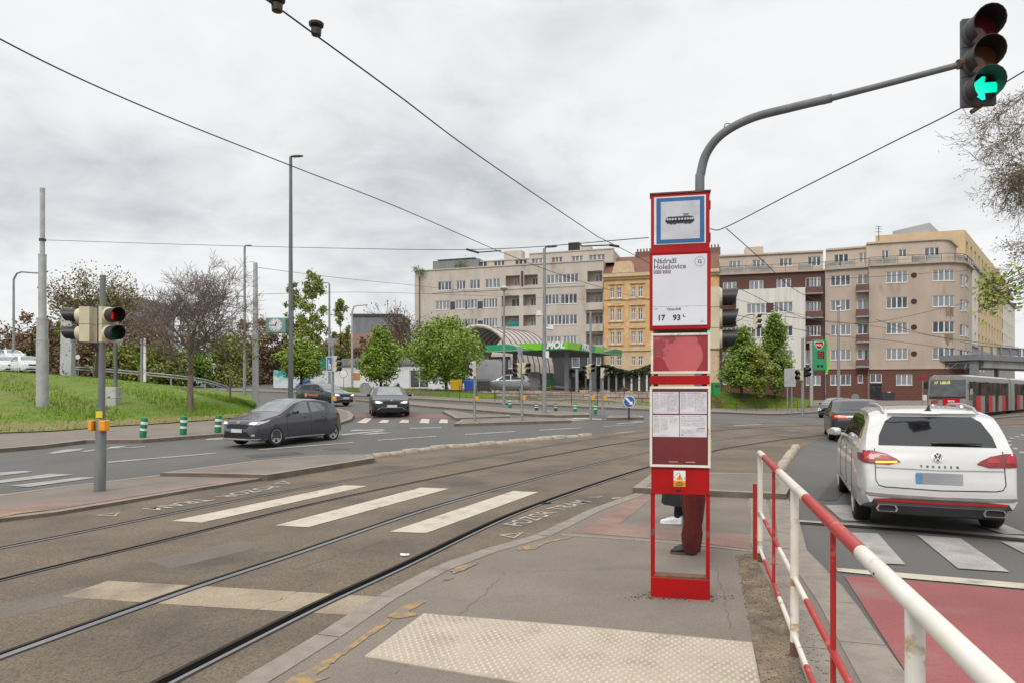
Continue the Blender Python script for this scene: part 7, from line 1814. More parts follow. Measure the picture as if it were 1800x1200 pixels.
for sd in ('left', 'right'):
    c.patch('side_window', sd, [(1.75, 1.16), (2.75, 1.175), (2.75, 1.56), (2.3, 1.54), (2.0, 1.42)], 'carglass'); c.patch('side_window', sd, [(2.82, 1.175), (3.62, 1.19), (3.62, 1.55), (2.82, 1.56)], 'carglass'); c.patch('side_window', sd, [(3.69, 1.19), (4.26, 1.24), (4.08, 1.47), (3.69, 1.54)], 'carglass')
    c.line('chrome_strip', sd, [(1.65, 1.135), (3.0, 1.15), (4.3, 1.20)], .018, 'chrome', .012)
    for s in (2.45, 3.35): c.line('door_handle', sd, [(s, .985), (s + .2, .985)], .035, 'suvwhite', .03)
    for s in (1.62, 2.78, 3.72): c.line('door_seam', sd, [(s, 1.12), (s, .8), (s + .02, .42)], .01)
    c.line('sill_trim', sd, [(1.3, .40), (3.45, .40)], .05, 'chrome', .012)
    c.patch('tail_lamp', sd, [(4.44, 1.06), (4.70, 1.065), (4.78, 1.0), (4.78, .945), (4.5, .97)], 'tail', .008)
TL = [(-.915, 1.10), (-.925, .95), (-.90, .935), (-.60, .925), (-.46, .965), (-.50, 1.0), (-.62, 1.06), (-.80, 1.10)]
tl = c.patch('tail_lamp', 'rear', TL, 'tail', .016); tr_ = c.patch('tail_lamp', 'rear', MP_(TL), 'tail', .016)
c.patch('indicator', 'rear', [(-.77, .938), (-.50, .948), (-.50, .972), (-.77, .962)], 'blink', .021, tl)
for q, p_ in ((TL, tl), (MP_(TL), tr_)):
    sg = -1 if q is TL else 1
    c.patch('lamp_cluster', 'rear', [(sg * .90, .985), (sg * .90, 1.075), (sg * .82, 1.075), (sg * .80, .985)], 'tail_on' if False else mat('bright_tail_red', (.45, .010, .016), .3, coat=.2), .020, p_)
    c.patch('lamp_cluster', 'rear', [(sg * .72, .985), (sg * .72, 1.045), (sg * .60, 1.035), (sg * .58, .985)], MATS['bright_tail_red'], .020, p_)
c.line('tailgate_seam', 'rear', [(-.775, 1.13), (-.775, .93), (-.775, .72), (-.74, .655), (-.66, .635), (0, .615), (.66, .635), (.74, .655), (.775, .72), (.775, .93), (.775, 1.13)], .012)
c.line('tailgate_crease', 'rear', [(-.77, .885), (0, .868), (.77, .885)], .018, mat('crease_grey', (.30, .30, .30), .5), .003)
pl, py_ = c.plate('rear', .0, .765, .56, .15, False, mat('blurred_plate', (.27, .28, .30), .5, rgb2=(.36, .37, .38), scale=2.2))
mb = MB(); mb.box(-.28, -.20, py_ - .031, py_ - .0285, .70, .83); mb.build('blue_band', mat('plate_pale_blue', (.12, .26, .46), .5), pl)
# round emblem: ring with a V over a W
hh, n_, d_ = c.cast('rear', (0, 1.035)); Me = frameM(hh + n_ * .012, (1, 0, 0), (0, n_.z * -1, abs(n_.y))) if False else frameM(hh + n_ * .01, (1, 0, 0), Vector((0, 0, 1)) - n_ * n_.z)
mb = MB(Me); rr_ = .062
mb.tube([(rr_ * math.cos(2 * math.pi * k / 28), rr_ * math.sin(2 * math.pi * k / 28), 0) for k in range(29)], .0075, 6)
def stroke(a, b, w=.011): 
    a, b = Vector(a), Vector(b); d = (b - a).normalized(); n2 = Vector((-d.y, d.x)) * w / 2; mb.prism([tuple(a + n2), tuple(b + n2), tuple(b - n2), tuple(a - n2)], -.004, .006)
for a, b in (((-.026, .055), (0, .006)), ((.026, .055), (0, .006)), ((-.052, .03), (-.026, -.046)), ((-.026, -.046), (0, -.004)), ((0, -.004), (.026, -.046)), ((.026, -.046), (.052, .03))): stroke(a, b)
em = mb.build('emblem', 'chrome', c.t, smooth=40)
mb = MB(Me @ Matrix.Translation((0, 0, -.006))); mb.prism([(.056 * math.cos(2 * math.pi * k / 24), .056 * math.sin(2 * math.pi * k / 24)) for k in range(24)], -.004, .002); mb.build('emblem_disc', 'darkgrey', em)
mb = MB()
for i, ch in enumerate('TOUAREG'):
    x = -.215 + i * .072; hh, n_, d_ = c.cast('rear', (x, .905)); text(mb, ch, frameM(hh + n_ * .004, (1, 0, 0), Vector((0, 0, 1)) - n_ * n_.z), .036, bold=.003, ext=.003)
mb.build('model_lettering', 'darkgrey', c.t)
c.line('chrome_bar', 'rear', [(-.90, .54), (-.6, .525), (0, .515), (.6, .525), (.90, .54)], .035, mat('satin_chrome', (.42, .42, .43), .25, .7), .02)
c.patch('diffuser', 'rear', [(-.80, .475), (-.84, .41), (-.70, .40), (.70, .40), (.84, .41), (.80, .475), (.55, .49), (-.55, .49)], 'darkgrey', .012)
mb = MB(); mb.loft([[(x, -c.L / 2 + y, z) for x, z in ((-.74, .27), (.74, .27), (.80, .41), (-.80, .41))] for y in (-.0, .35)]); mb.build('rear_valance', 'black', c.t, bevel=.02)
c.line('red_reflector', 'rear', [(-.78, .463), (0, .452), (.78, .463)], .028, mat('reflector_red', (.40, .012, .012), .3), .022)
for sx in (-.64, .64):
    mb = MB(); rg = [(.13 * sg * e, .045 * sh * e) for sg, sh in ((-1, -.2), (-.8, .9), (0, 1), (.8, .9), (1, -.2), (.85, -1), (0, -1), (-.85, -1)) for e in (1,)]
    mb.loft([[(sx + x * f, -c.L / 2 - y, .36 + z * f) for x, z in rg] for y, f in ((-.1, 1), (.035, 1.06), (.035, .88), (-.06, .8))], cap=False); o = mb.build('exhaust_tip', 'chrome', c.t, smooth=30)
    mb = MB(); mb.add([(sx + x * .82, -c.L / 2 + .03, .36 + z * .82) for x, z in rg], [tuple(range(8))]); mb.build('exhaust_hole', 'blackm', o, fix=False)
mb = MB(); hh, n_, d_ = c.cast('rear', (.05, 1.205)); mb.tube([hh + n_ * .02 + Vector((-.10, 0, 0)), hh + n_ * .03, hh + n_ * .022 + Vector((.50, 0, .005))], [.022, .022, .008], 8); mb.build('rear_wiper', 'black', c.t, smooth=40)
for sd in (-1, 1):
    pts = []
    for s in np.linspace(2.15, 4.25, 11): h2, n2, d2 = c.cast('top', (sd * .60, c.L / 2 - s)); pts.append(h2 + Vector((0, 0, .045 if 2.2 < s < 4.2 else .0)))
    mb = MB(); mb.tube(pts, .018, 8); mb.build('roof_rail', 'silver', c.t, smooth=50)
mb = MB(); h2, n2, d2 = c.cast('top', (0, c.L / 2 - 4.15)); mb.loft([[tuple(h2 + Vector((x * e, y * e - yy, z))) for x, y in ((-.03, 0), (0, .07), (.03, 0), (0, -.08))] for e, z, yy in ((1.6, 0, 0), (1, .02, .02), (.35, .075, .07), (.15, .08, .075))]); mb.build('roof_antenna', 'black', c.t, smooth=50)
c.mirror(1.75, 1.14, 'suvwhite', .95)
for q in ([(-.95, .88), (-.55, .86), (-.55, .76), (-.9, .74)],): c.patch('headlight', 'front', q, 'head'); c.patch('headlight', 'front', MP_(q), 'head')
c.patch('grille', 'front', [(-.5, .88), (.5, .88), (.48, .62), (-.48, .62)], 'black')
LICHT = lambda c, q, m='head', off=.008: (c.patch('headlight', 'front', q, m, off), c.patch('headlight', 'front', MP_(q), m, off))

# ---------------------------------------------------------------- grey hatchback on the left
A['hatchgrey'] = mat('grey_car_paint', (.040, .039, .047), .3, .0, coat=1., rgb2=(.039, .038, .046))
HT = [(0, .50), (.03, .66), (.12, .80), (.85, .97), (1.05, 1.02), (1.75, 1.385), (2.15, 1.48), (2.7, 1.475), (3.25, 1.40), (3.52, 1.30), (3.76, 1.04), (3.86, .96), (3.93, .72), (3.94, .55)]
fl, rl = G(487, 785), G(572, 774); h_ = Vector((fl.x - rl.x, fl.y - rl.y)).normalized(); rt = Vector((h_.y, -h_.x)); mid = Vector(((fl.x + rl.x) / 2, (fl.y + rl.y) / 2)) + rt * .80
sc = 1.0
c = Car('hatchback', 'dark grey hatchback turning left with lit headlamps, beside the green bollards', (mid.x, mid.y, zt(mid.x, mid.y)), h_, 3.94, 1.745, HT, [(0, .48), (.12, .74), (1.0, .93), (2.2, .99), (3.2, 1.05), (3.6, 1.02), (3.85, .92), (3.94, .53)],
        [(0, .20), (.4, .16), (3.5, .2), (3.94, .30)], [(0, .62), (.08, .82), (.3, .93), (.8, .985), (1.4, .955), (2.5, .955), (3.2, 1.01), (3.6, .96), (3.94, .80)], (.82, 3.37), .315, 'hatchgrey', tumble=.34)
c.patch('windscreen', 'top', [(-.52, 1.92), (.52, 1.92), (.68, 1.13), (-.68, 1.13)], 'carglass_l'); c.patch('rear_window', 'rear', [(-.5, 1.07), (-.42, 1.32), (.42, 1.32), (.5, 1.07)], 'carglass')
for sd in ('left', 'right'):
    c.patch('side_window', sd, [(1.42, 1.0), (2.28, 1.03), (2.28, 1.40), (1.98, 1.385), (1.72, 1.24)], 'carglass_l'); c.patch('side_window', sd, [(2.38, 1.04), (3.0, 1.09), (3.04, 1.16), (2.82, 1.34), (2.38, 1.395)], 'carglass_l')
    for s in (1.28, 2.33): c.line('door_seam', sd, [(s, .95), (s + .01, .6), (s + .06, .3)], .012)
    c.line('door_seam', sd, [(3.05, 1.0), (2.95, .75), (2.85, .55)], .012)
    for s in (2.05, 2.85): c.line('door_handle', sd, [(s, .88), (s + .17, .89)], .032, 'hatchgrey', .03)
    c.line('sill_trim', sd, [(1.2, .235), (2.95, .26)], .04, 'silver', .012)
    c.patch('headlight', sd, [(.10, .76), (.42, .80), (.62, .845), (.5, .78), (.2, .69), (.08, .69)], 'head', .01)
hl = LICHT(c, [(-.82, .80), (-.50, .76), (-.46, .70), (-.70, .70)])
for h0, sg in zip(hl, (-1, 1)): c.patch('lit_bulb', 'front', [(sg * .72, .765), (sg * .56, .745), (sg * .53, .705), (sg * .70, .71)], 'lamp_on', .018, h0)
c.patch('grille', 'front', [(-.52, .66), (-.36, .70), (.36, .70), (.52, .66), (.42, .57), (-.42, .57)], 'blackm', .006); c.patch('lower_grille', 'front', [(-.50, .47), (.50, .47), (.62, .28), (-.62, .28)], 'blackm', .006)
c.patch('bumper_lip', 'front', [(-.78, .26), (.78, .26), (.72, .225), (-.72, .225)], 'silver', .02)
for sg in (-1, 1): c.patch('fog_lamp', 'front', [(sg * .70, .40), (sg * .62, .40), (sg * .62, .34), (sg * .70, .34)], 'head', .012)
p_, y_ = c.plate('front', 0, .50)
mb = MB()
hh, n_, d_ = c.cast('front', (0, .745)); mb = MB(frameM(hh + n_ * .012, (-1, 0, 0), Vector((0, 0, 1)) - n_ * n_.z))
for rx, ry in ((.062, .042), (.024, .040), (.044, .018)): mb.tube([(rx * math.cos(2 * math.pi * k / 20), ry * math.sin(2 * math.pi * k / 20) + (.012 if rx == .044 else 0), 0) for k in range(21)], .005, 5)
mb.build('emblem', 'chrome', c.t)
c.patch('tail_lamp', 'rear', [(-.8, .98), (.8, .98), (.8, .90), (-.8, .90)], 'tail', .01)
for sd in ('left', 'right'): c.patch('tail_lamp', sd, [(3.55, .985), (3.86, .96), (3.88, .90), (3.62, .92)], 'tail', .012)
c.mirror(1.45, 1.0, 'hatchgrey', .95)

# ---------------------------------------------------------------- other cars
ST = [(0, .52), (.03, .68), (.14, .80), (1.0, .95), (1.25, 1.0), (2.0, 1.40), (2.4, 1.46), (3.1, 1.455), (3.6, 1.38), (4.25, 1.06), (4.7, 1.02), (4.82, .86), (4.86, .55)]
ET = [(0, .50), (.03, .66), (.14, .80), (.95, .95), (1.12, .99), (1.85, 1.40), (2.2, 1.46), (3.2, 1.45), (3.85, 1.38), (3.95, 1.34), (4.15, 1.0), (4.22, .9), (4.26, .55)]
STD_PLAN = lambda L: [(0, .64), (.08, .83), (.3, .94), (.8, .99), (L - .8, .99), (L - .3, .95), (L - .08, .88), (L, .80)]
def std_car(name, lab, loc, h_, L, Wd, T, paint, rear_axle, kind='estate', rw=.32, lit=True, hk=1.0, mir=None, gm='carglass', wg='carglass'):
    T = [(s, z * hk) for s, z in T]; bz = lambda s: float(np.interp(s, [0, .14, 1.1, L * .8, L - .12, L], [.5, .76, .92, .99, .93, .5])) * hk
    c = Car(name, lab, loc, h_, L, Wd, T, [(s, bz(s)) for s in (0, .14, 1.1, L * .8, L - .12, L)], [(0, .22), (.4, .18), (L - .4, .2), (L, .30)], STD_PLAN(L), (.88, rear_axle), rw, paint, tumble=.32)
    c.patch('windscreen', 'top', [(-.50, 1.98 if kind == 'saloon' else 1.9), (.50, 1.98 if kind == 'saloon' else 1.9), (.66, 1.24), (-.66, 1.24)], wg)
    if kind == 'saloon': c.patch('rear_window', 'top', [(-.48, 3.62), (.48, 3.62), (.60, 4.22), (-.60, 4.22)], gm)
    else: c.patch('rear_window', 'rear', [(-.60, 1.04 * hk), (-.50, 1.33 * hk), (.50, 1.33 * hk), (.60, 1.04 * hk)], gm)
    e = 3.55 if kind == 'saloon' else L - .55
    for sd in ('left', 'right'):
        m_ = (1.5 + e) / 2 - .1; tp = lambda s: float(np.interp(s, [q[0] for q in T], [q[1] for q in T])) - .075
        c.patch('side_window', sd, [(1.52, .985 * hk), (m_ - .04, 1.0 * hk), (m_ - .04, tp(m_)), (2.15, tp(2.2)), (1.9, tp(1.85))], gm)
        c.patch('side_window', sd, [(m_ + .04, 1.0 * hk), (e, 1.03 * hk), (e - .06, tp(e) - .02), (e - .4, tp(e - .4)), (m_ + .04, tp(m_))], gm)
        for s in (1.3, m_, m_ + .95): c.line('door_seam', sd, [(s, .93), (s, .6), (s + .03, .3)], .012)
        for s in (m_ - .3, m_ + .65): c.line('door_handle', sd, [(s, .87 * hk), (s + .18, .88 * hk)], .03, paint, .028)
        c.patch('tail_lamp', sd, [(L - .28, .93 * hk), (L - .04, .90 * hk), (L - .04, .78 * hk), (L - .18, .78 * hk)], 'tail', .01)
    hl = LICHT(c, [(-.80, .76 * hk), (-.44, .70 * hk), (-.44, .63 * hk), (-.76, .63 * hk)])
    if lit:
        for h0, sg in zip(hl, (-1, 1)): c.patch('lit_bulb', 'front', [(sg * .72, .735 * hk), (sg * .54, .70 * hk), (sg * .54, .645 * hk), (sg * .70, .65 * hk)], 'lamp_on', .016, h0)
    c.patch('grille', 'front', [(-.38, .73 * hk), (.38, .73 * hk), (.34, .60 * hk), (-.34, .60 * hk)], 'blackm'); c.patch('lower_grille', 'front', [(-.6, .40), (.6, .40), (.66, .28), (-.66, .28)], 'blackm')
    c.line('bumper_trim', 'front', [(-.72, .30), (-.5, .43), (.5, .43), (.72, .30)], .022, 'chrome', .012)
    c.plate('front', 0, .50); c.mirror(1.55, .98 * hk, paint)
    c.patch('tail_lamp', 'rear', [(-.80, .92 * hk), (-.46, .90 * hk), (-.46, .80 * hk), (-.78, .79 * hk)], 'tail', .012); c.patch('tail_lamp', 'rear', [(.46, .90 * hk), (.80, .92 * hk), (.78, .79 * hk), (.46, .80 * hk)], 'tail', .012)
    c.plate('rear', 0, .62 if kind == 'saloon' else .75)
    return c
A['carblack'] = mat('black_car_paint', (.010, .010, .012), .25, coat=.4, rgb2=(.0095, .0095, .0115)); A['carnavy'] = mat('dark_blue_grey_paint', (.035, .042, .055), .25, .3, coat=1.); A['carbrown'] = mat('dark_brown_grey_paint', (.045, .038, .035), .25, .3, coat=1.)
A['carsilver'] = mat('silver_grey_paint', (.25, .26, .27), .3, .5, coat=1.); A['carwhite'] = mat('white_paint_plain', (.72, .73, .74), .3, coat=1.)
p = G(688, 733.5); hv = Vector((.24, -.97)).normalized(); q = Vector((p.x, p.y)) - hv * 2.2
c = std_car('estate_car', 'black car with chrome trim waiting at the small crossing with the red strip', (q.x, q.y, zt(q.x, q.y)), hv, 4.7, 1.87, [(s * 4.7 / 4.86, z) for s, z in ST], 'carblack', 3.75, 'saloon', wg='carglass_l')
hh, n_, d_ = c.cast('front', (0, .765)); mb = MB(frameM(hh + n_ * .012, (-1, 0, 0), (0, 0, 1))); mb.lathe([(.04, 0), (.045, .008), (.03, .012), (.001, .014)], 14); mb.build('emblem', 'chrome', c.t, smooth=40)
p = G(572, 713); hv = Vector((.80, -.60)).normalized(); q = Vector((p.x - .3, p.y + .9))
c = std_car('estate_car', 'dark blue-grey estate with a red company logo on its door, by the pavement corner', (q.x, q.y, zt(q.x, q.y)), hv, 4.26, 1.73, ET, 'carnavy', 3.35, wg='carglass_l')
for sd in ('right',):
    o = c.patch('door_logo', sd, [(2.95 + .15 * math.cos(2 * math.pi * k / 12), .70 + .14 * math.sin(2 * math.pi * k / 12)) for k in range(12)], mat('logo_pale_red', (.62, .30, .25), .5), .008); c.patch('door_lettering', sd, [(1.7, .73), (2.72, .76), (2.72, .64), (1.7, .62)], mat('logo_red', (.50, .05, .03), .5, rgb2=(.60, .18, .14), scale=6), .008)
p = W(1436, 733, 49); hv = Vector((-.62, -.79)).normalized()
std_car('hatchback', 'dark brown-grey car with lit headlamps coming round the bend before the price sign', (24.0, 50.5, zt(24, 50.5)), hv, 4.26, 1.78, ET, 'carbrown', 3.4, wg='carglass_l', lit=True)
h_ = Vector((.372, .928)).normalized(); rt = Vector((h_.y, -h_.x)); q = Vector((11.46, 24.5)) + rt * .82 + h_ * 1.35
c = std_car('saloon_car', 'black saloon braking ahead of the white SUV, partly hidden by it', (q.x, q.y, zt(q.x, q.y)), h_, 4.86, 1.86, ST, 'carblack', 3.72, 'saloon', lit=False, gm='carglass', wg='carglass')
c.patch('lit_lamp', 'rear', [(-.78, .90), (-.40, .885), (-.40, .845), (-.76, .85)], 'tail_on', .02); c.line('lit_lamp', 'rear', [(.40, .865), (.78, .875)], .04, 'tail_on', .02)
c.line('rear_trim', 'rear', [(-.7, .40), (.7, .40)], .02, 'chrome', .012)
q = W(892, 687, 66.5)
std_car('silver_suv', 'silver-grey SUV parked under the canopy beside the black container', (q.x, q.y, 1.95), (-1, .06), 4.55, 1.86, [(s * 4.55 / 4.26, z) for s, z in ET], 'carsilver', 3.6, rw=.36, lit=False, hk=1.13)
for (x, d, lab, hx, dz) in ((47, 60, 'white parked car with a dark windscreen just left of the silver mast', (.75, -.66), 0), (8, 62, 'white parked car cut by the left picture edge', (.8, -.6), 0), (20, 70, 'white van-like car behind the two parked white cars', (.8, -.6), .9)):
    q = W(x, 654, d); std_car('white_car', lab, (q.x, q.y, q.z - .1 + dz), Vector(hx).normalized(), 4.26, 1.76, ET, 'carwhite', 3.35, lit=False, hk=1.05, wg='carglass_l')
mb = MB(); a = W(20, 656, 64); mb.box(a.x - 14, a.x + 4.2, a.y - 8, a.y + 14, a.z - 4, a.z - .12); tag(mb.build('parking_ground', 'earth'), kind='structure')

# ================================================================ TRAM
TH = Vector((-1, -1)).normalized(); tr_r = Vector((TH.y, -TH.x))         # heading, right-hand side
nose = Vector((29.85, 46.85)); LT = 15.0; WT = 2.48
A['tramgrey'] = mat('tram_grey', (.27, .255, .235), .6, spec=.2); A['tramred'] = mat('tram_red', (.50, .012, .016), .5, spec=.15); A['tramroof'] = mat('tram_roof', (.50, .48, .45), .6); A['tramglass'] = mat('tram_glass', (.035, .032, .03), .6, ior=1.45, rgb2=(.12, .10, .08), scale=1.2, spec=.0)  # brown mottle in tram glass stands in for reflected facades, gloss off
t = thing('tram', 'grey and red tram coming from the right below the bridge', 'tram', (nose.x - TH.x * 15, nose.y - TH.y * 15, .05), math.atan2(-TH.x, TH.y))
YN = 15.0
def tsec(y, k=1., dz=0., zlo=.32): return [(-1.24 * k, y, zlo), (1.24 * k, y, zlo), (1.24 * k, y, 1.2), (1.22 * k, y, 2.55 + dz), (1.12 * k, y, 2.86 + dz), (.7 * k, y, 2.98 + dz), (-.7 * k, y, 2.98 + dz), (-1.12 * k, y, 2.86 + dz), (-1.22 * k, y, 2.55 + dz), (-1.24 * k, y, 1.2)]
def rake(sec, f): return [(x, y - f * max(0, z - 1.15) * .16, z) for x, y, z in sec]
for (y0, y1, nose_) in ((YN - 15, YN, 1), (YN - 30, YN - 15.5, 0)):
    mb = MB(); rg = [tsec(y0, .97), tsec(y0 + .15)]
    rg += [rake(tsec(y1 - .5), .2), rake(tsec(y1 - .12, .985), 1), rake(tsec(y1, .93), 1)] if nose_ else [tsec(y1 - .15), tsec(y1, .97)]
    mb.loft(rg); b = mb.build('body', 'tramgrey', t, smooth=30)
    mb = MB(); mb.loft([[(x, y, z) for x, z in ((-1.1, 2.88), (-.95, 3.0), (.95, 3.0), (1.1, 2.88))] for y in (y0 + .2, y1 - .7)]); mb.build('roof', 'tramroof', t)
    mb = MB(); mb.box(-1.0, 1.0, y0 + .5, y1 - 1.2, .08, .318); mb.build('underframe', 'blackm', t)
    for sd in (-1, 1):
        x0, x1 = (1.236, 1.262) if sd > 0 else (-1.262, -1.236); y = y1 - 1.25; k = 0
        seq = [('door', 1.0, 'k'), ('win', 1.5, 'r'), ('win', 1.35, 'g'), ('door', 1.25, 'k'), ('win', 1.35, 'r'), ('win', 1.0, 'g'), ('door', 1.25, 'k'), ('win', 1.4, 'g'), ('win', 1.4, 'r'), ('door', 1.2, 'k'), ('win', 1.0, 'g')]
        for kind, ln, col_ in seq:
            if y - ln < y0 + .1: break
            if kind == 'door':
                mb = MB(); mb.box(x0, x1 + (.004 if sd > 0 else 0), y - ln + .04, y - .04, .36, 2.55); d_ = mb.build('door', 'tramglass', t)
                mb = MB(); xx = (x1 + .004, x1 + .012) if sd > 0 else (x0 - .012, x0 - .004); mb.box(*xx, y - ln / 2 - .03, y - ln / 2 + .03, .38, 2.5); mb.build('door_edge', 'black', d_)
            else:
                mb = MB(); mb.box(x0, x1, y - ln + .04, y - .04, 1.58, 2.52); mb.build('window', 'tramglass', t)
                mb = MB(); mb.box(x0, x1 - .004, y - ln + .02, y - .02, .34, 1.54); mb.build('side_panel', 'tramred' if col_ == 'r' else 'tramgrey', t)
            y -= ln
mb = MB(); mb.loft([[(x, y, z) for x, z in ((-1.1, .45), (1.1, .45), (1.08, 2.8), (-1.08, 2.8))] for y in (YN - 15.52, YN - 14.98)]); mb.build('bellows', 'blackm', t)
def fy(z, x=0): return YN - max(0, z - 1.15) * .16 + .012
def fpan(nm, q, m, par=None, off=0.): 
    mb = MB(); n = len(q); vs = [(x, fy(z) + off, z) for x, z in q] + [(x, fy(z) - .03, z) for x, z in q]; mb.add(vs, [tuple(range(n))] + [(i, (i + 1) % n, n + (i + 1) % n, n + i) for i in range(n)]); return mb.build(nm, m, par or t)
ws = fpan('windscreen', [(-1.08, 1.5), (1.08, 1.5), (1.06, 2.66), (-1.06, 2.66)], mat('tram_windscreen', (.06, .066, .07), .06, ior=1.5, rgb2=(.11, .118, .12), scale=1.5))
fpan('windscreen_base', [(-1.1, 1.4), (1.1, 1.4), (1.08, 1.52), (-1.08, 1.52)], 'black', None, .006); fpan('red_panel', [(-.75, .8), (.25, .8), (.25, 1.39), (-.75, 1.39)], 'tramred', None, .004)
for x in (-.85, -.62, .62, .85): fpan('headlight', [(x + .085 * math.cos(2 * math.pi * k / 12), .86 + .085 * math.sin(2 * math.pi * k / 12)) for k in range(12)], 'lamp_on' if abs(x) > .7 else 'head', None, .02)
fpan('bumper', [(-1.12, .35), (1.12, .35), (1.12, .6), (-1.12, .6)], 'darkgrey', None, .03)
A['led'] = mat('lit_destination', (.55, .58, .14), .5, emit=.35)
mb = MB(); text(mb, '17  LIBUŠ', frameM((.82, fy(2.4) + .01, 2.38), (-1, 0, 0), (0, -.16, 1)), .24, bold=.012, ext=.002); mb.build('destination', 'led', ws)
mb = MB(); text(mb, 'pid', frameM((.95, fy(1.08) + .01, 1.08), (-1, 0, 0), (0, 0, 1)), .34, bold=.012, ext=.002); mb.build('operator_letters', 'tramred', t)
mb = MB(); text(mb, '9074', frameM((-.05, fy(1.12) + .012, 1.12), (-1, 0, 0), (0, 0, 1)), .2, bold=.006, ext=.002); mb.build('fleet_number', 'whitepl', t)
for sd in (-1, 1): mb = MB(); mb.box(sd * 1.36 - .09, sd * 1.36 + .09, YN - .35, YN - .2, 2.05, 2.5); mb.tube([(sd * 1.2, YN - .4, 2.55), (sd * 1.36, YN - .28, 2.5)], .02, 5); mb.build('rear_view_mirror', 'black', t)
for sd in (-1, 1): mb = MB(); x0, x1 = sorted((sd * 1.243, sd * 1.268)); mb.prism([(YN - 1.15, 1.3), (YN - .32, 1.3), (YN - .48, 2.55), (YN - 1.15, 2.55)], 0, 1); mb.v = [(x0 + (x1 - x0) * z, y, w) for y, w, z in mb.v]; mb.build('cab_window', 'carglass', t)
mb = MB()
for a, b in (((-.5, YN - 4, 3.02), (-.5, YN - 2.6, 3.45)), ((.5, YN - 4, 3.02), (.5, YN - 2.6, 3.45)), ((-.5, YN - 2.6, 3.45), (-.3, YN - 4.2, 3.9)), ((.5, YN - 2.6, 3.45), (.3, YN - 4.2, 3.9)), ((-.8, YN - 4.2, 3.92), (.8, YN - 4.2, 3.92))): mb.tube([a, b], .035, 6)
mb.box(-.6, .6, YN - 4.4, YN - 2.4, 2.99, 3.06); mb.build('pantograph', 'darkgrey', t)

# ================================================================ STOP SIGN TOTEM
SX = Vector((1.468, 5.97, .02)); S_ = 1200 / 5.97
t = thing('tram_stop_sign', 'tall red tram stop column with name board, timetables and a tram pictogram', 'stop sign', SX, R(-12))
def tz(y): return 1.8 + (690 - y) / S_ - .02
def tx(x): return (x - 1195.3) / S_
def tbox(nm, x0, x1, y0, y1, d0, d1, m, par=None, bev=.0): mb = MB(); mb.box(tx(x0), tx(x1), d0, d1, tz(y1), tz(y0)); return mb.build(nm, m, par or t, bevel=bev)
def frame_box(nm, x0, x1, y0, y1, w, d0, d1, m, par=None, bev=.003):
    mb = MB(); a, b, c_, d_ = tx(x0), tx(x1), tz(y1), tz(y0)
    mb.box(a, b, d0, d1, c_, c_ + w); mb.box(a, b, d0, d1, d_ - w, d_); mb.box(a, a + w, d0, d1, c_ + w, d_ - w); mb.box(b - w, b, d0, d1, c_ + w, d_ - w); return mb.build(nm, m, par or t, bevel=bev)
bx = tbox('pictogram_box', 1145.5, 1245, 343, 441, -.055, .065, 'red', None, .006)
tbox('box_cap', 1143.5, 1247, 340.5, 343.2, -.065, .075, 'rust', bx)
pp = tbox('sign_plate', 1151, 1238.5, 348.5, 431.5, -.0605, -.0552, 'whitepl', bx)
tbox('blue_border', 1155, 1236, 350.5, 430, -.0635, -.0606, 'signblue', pp); tbox('sign_field', 1162.5, 1228.5, 357.5, 423.5, -.0665, -.0636, mat('sign_field_grey', (.56, .57, .62), .35, coat=.3), pp)
mb = MB(); y_ = -.0682
def ic(x0, x1, y0, y1, m=0): mb.box(tx(x0), tx(x1), y_ - (.0012 if m else 0), -.0664, tz(y1), tz(y0), m)
ic(1171.5, 1218, 385.5, 394, 0); ic(1170.2, 1219.2, 388.5, 393, 0); ic(1173, 1216.5, 394, 396.2, 0); ic(1174.5, 1215, 384, 385.6, 0); ic(1200, 1211, 379.6, 380.5, 0)
for a, b in (((1201, 384), (1204, 380)), ((1209.5, 384), (1206.5, 380)), ((1203, 382.4), (1207.5, 382.4))):
    mb.tube([(tx(a[0]), y_ + .001, tz(a[1])), (tx(b[0]), y_ + .001, tz(b[1]))], .0022, 5)
for x in (1172.3, 1176.8, 1181.2, 1186, 1192.2, 1197, 1202, 1206.5, 1211, 1214.8): ic(x, x + 3.2, 387, 390.2, 1)
for x in (1178, 1184, 1203, 1209): ic(x, x + 4.5, 396.2, 397.6, 0)
mb.build('tram_pictogram', ['ink', MATS['sign_field_grey']], pp)
for y0, y1 in ((357, 371), (413, 428)): tbox('hinge', 1244.8, 1247, y0, y1, -.03, .03, 'red', bx)
nb = tbox('name_board', 1143.2, 1246.8, 444, 580, -.06, .07, 'red', None, .006)
tbox('board_flap', 1145, 1245.5, 440.5, 447.5, -.066, .05, 'red', nb, .003)
sh_ = tbox('board_sheet', 1148.5, 1240.5, 450.5, 573, -.0655, -.0602, 'paper', nb)
def ttext(s, x, y, size, m='inkgrey', nm='lettering', bold=.0, al='LEFT', par=None):
    mb = MB(); text(mb, s, UPRIGHT((tx(x), -.0662, tz(y))), size, bold=bold, ext=.0006, align=al); return mb.build(nm, m, par or sh_)
A['inkname'] = mat('name_ink', (.14, .14, .17), .6)
ttext('Nádraží', 1150, 464.5, .0615, 'inkname', 'stop_name', .0011); ttext('Holešovice', 1150, 474.5, .0615, 'inkname', 'stop_name', .0011)
mb = MB(); c_ = (tx(1228.3), -.0662, tz(463.5)); r_ = .041; mb.tube([(c_[0] + r_ * math.cos(2 * math.pi * k / 32), c_[1], c_[2] + r_ * math.sin(2 * math.pi * k / 32)) for k in range(33)], .0013, 5); text(mb, 'G', UPRIGHT((c_[0], c_[1], c_[2] - .0165)), .048, bold=.001, ext=.0006, align='CENTER'); mb.build('platform_letter', 'inkname', sh_)
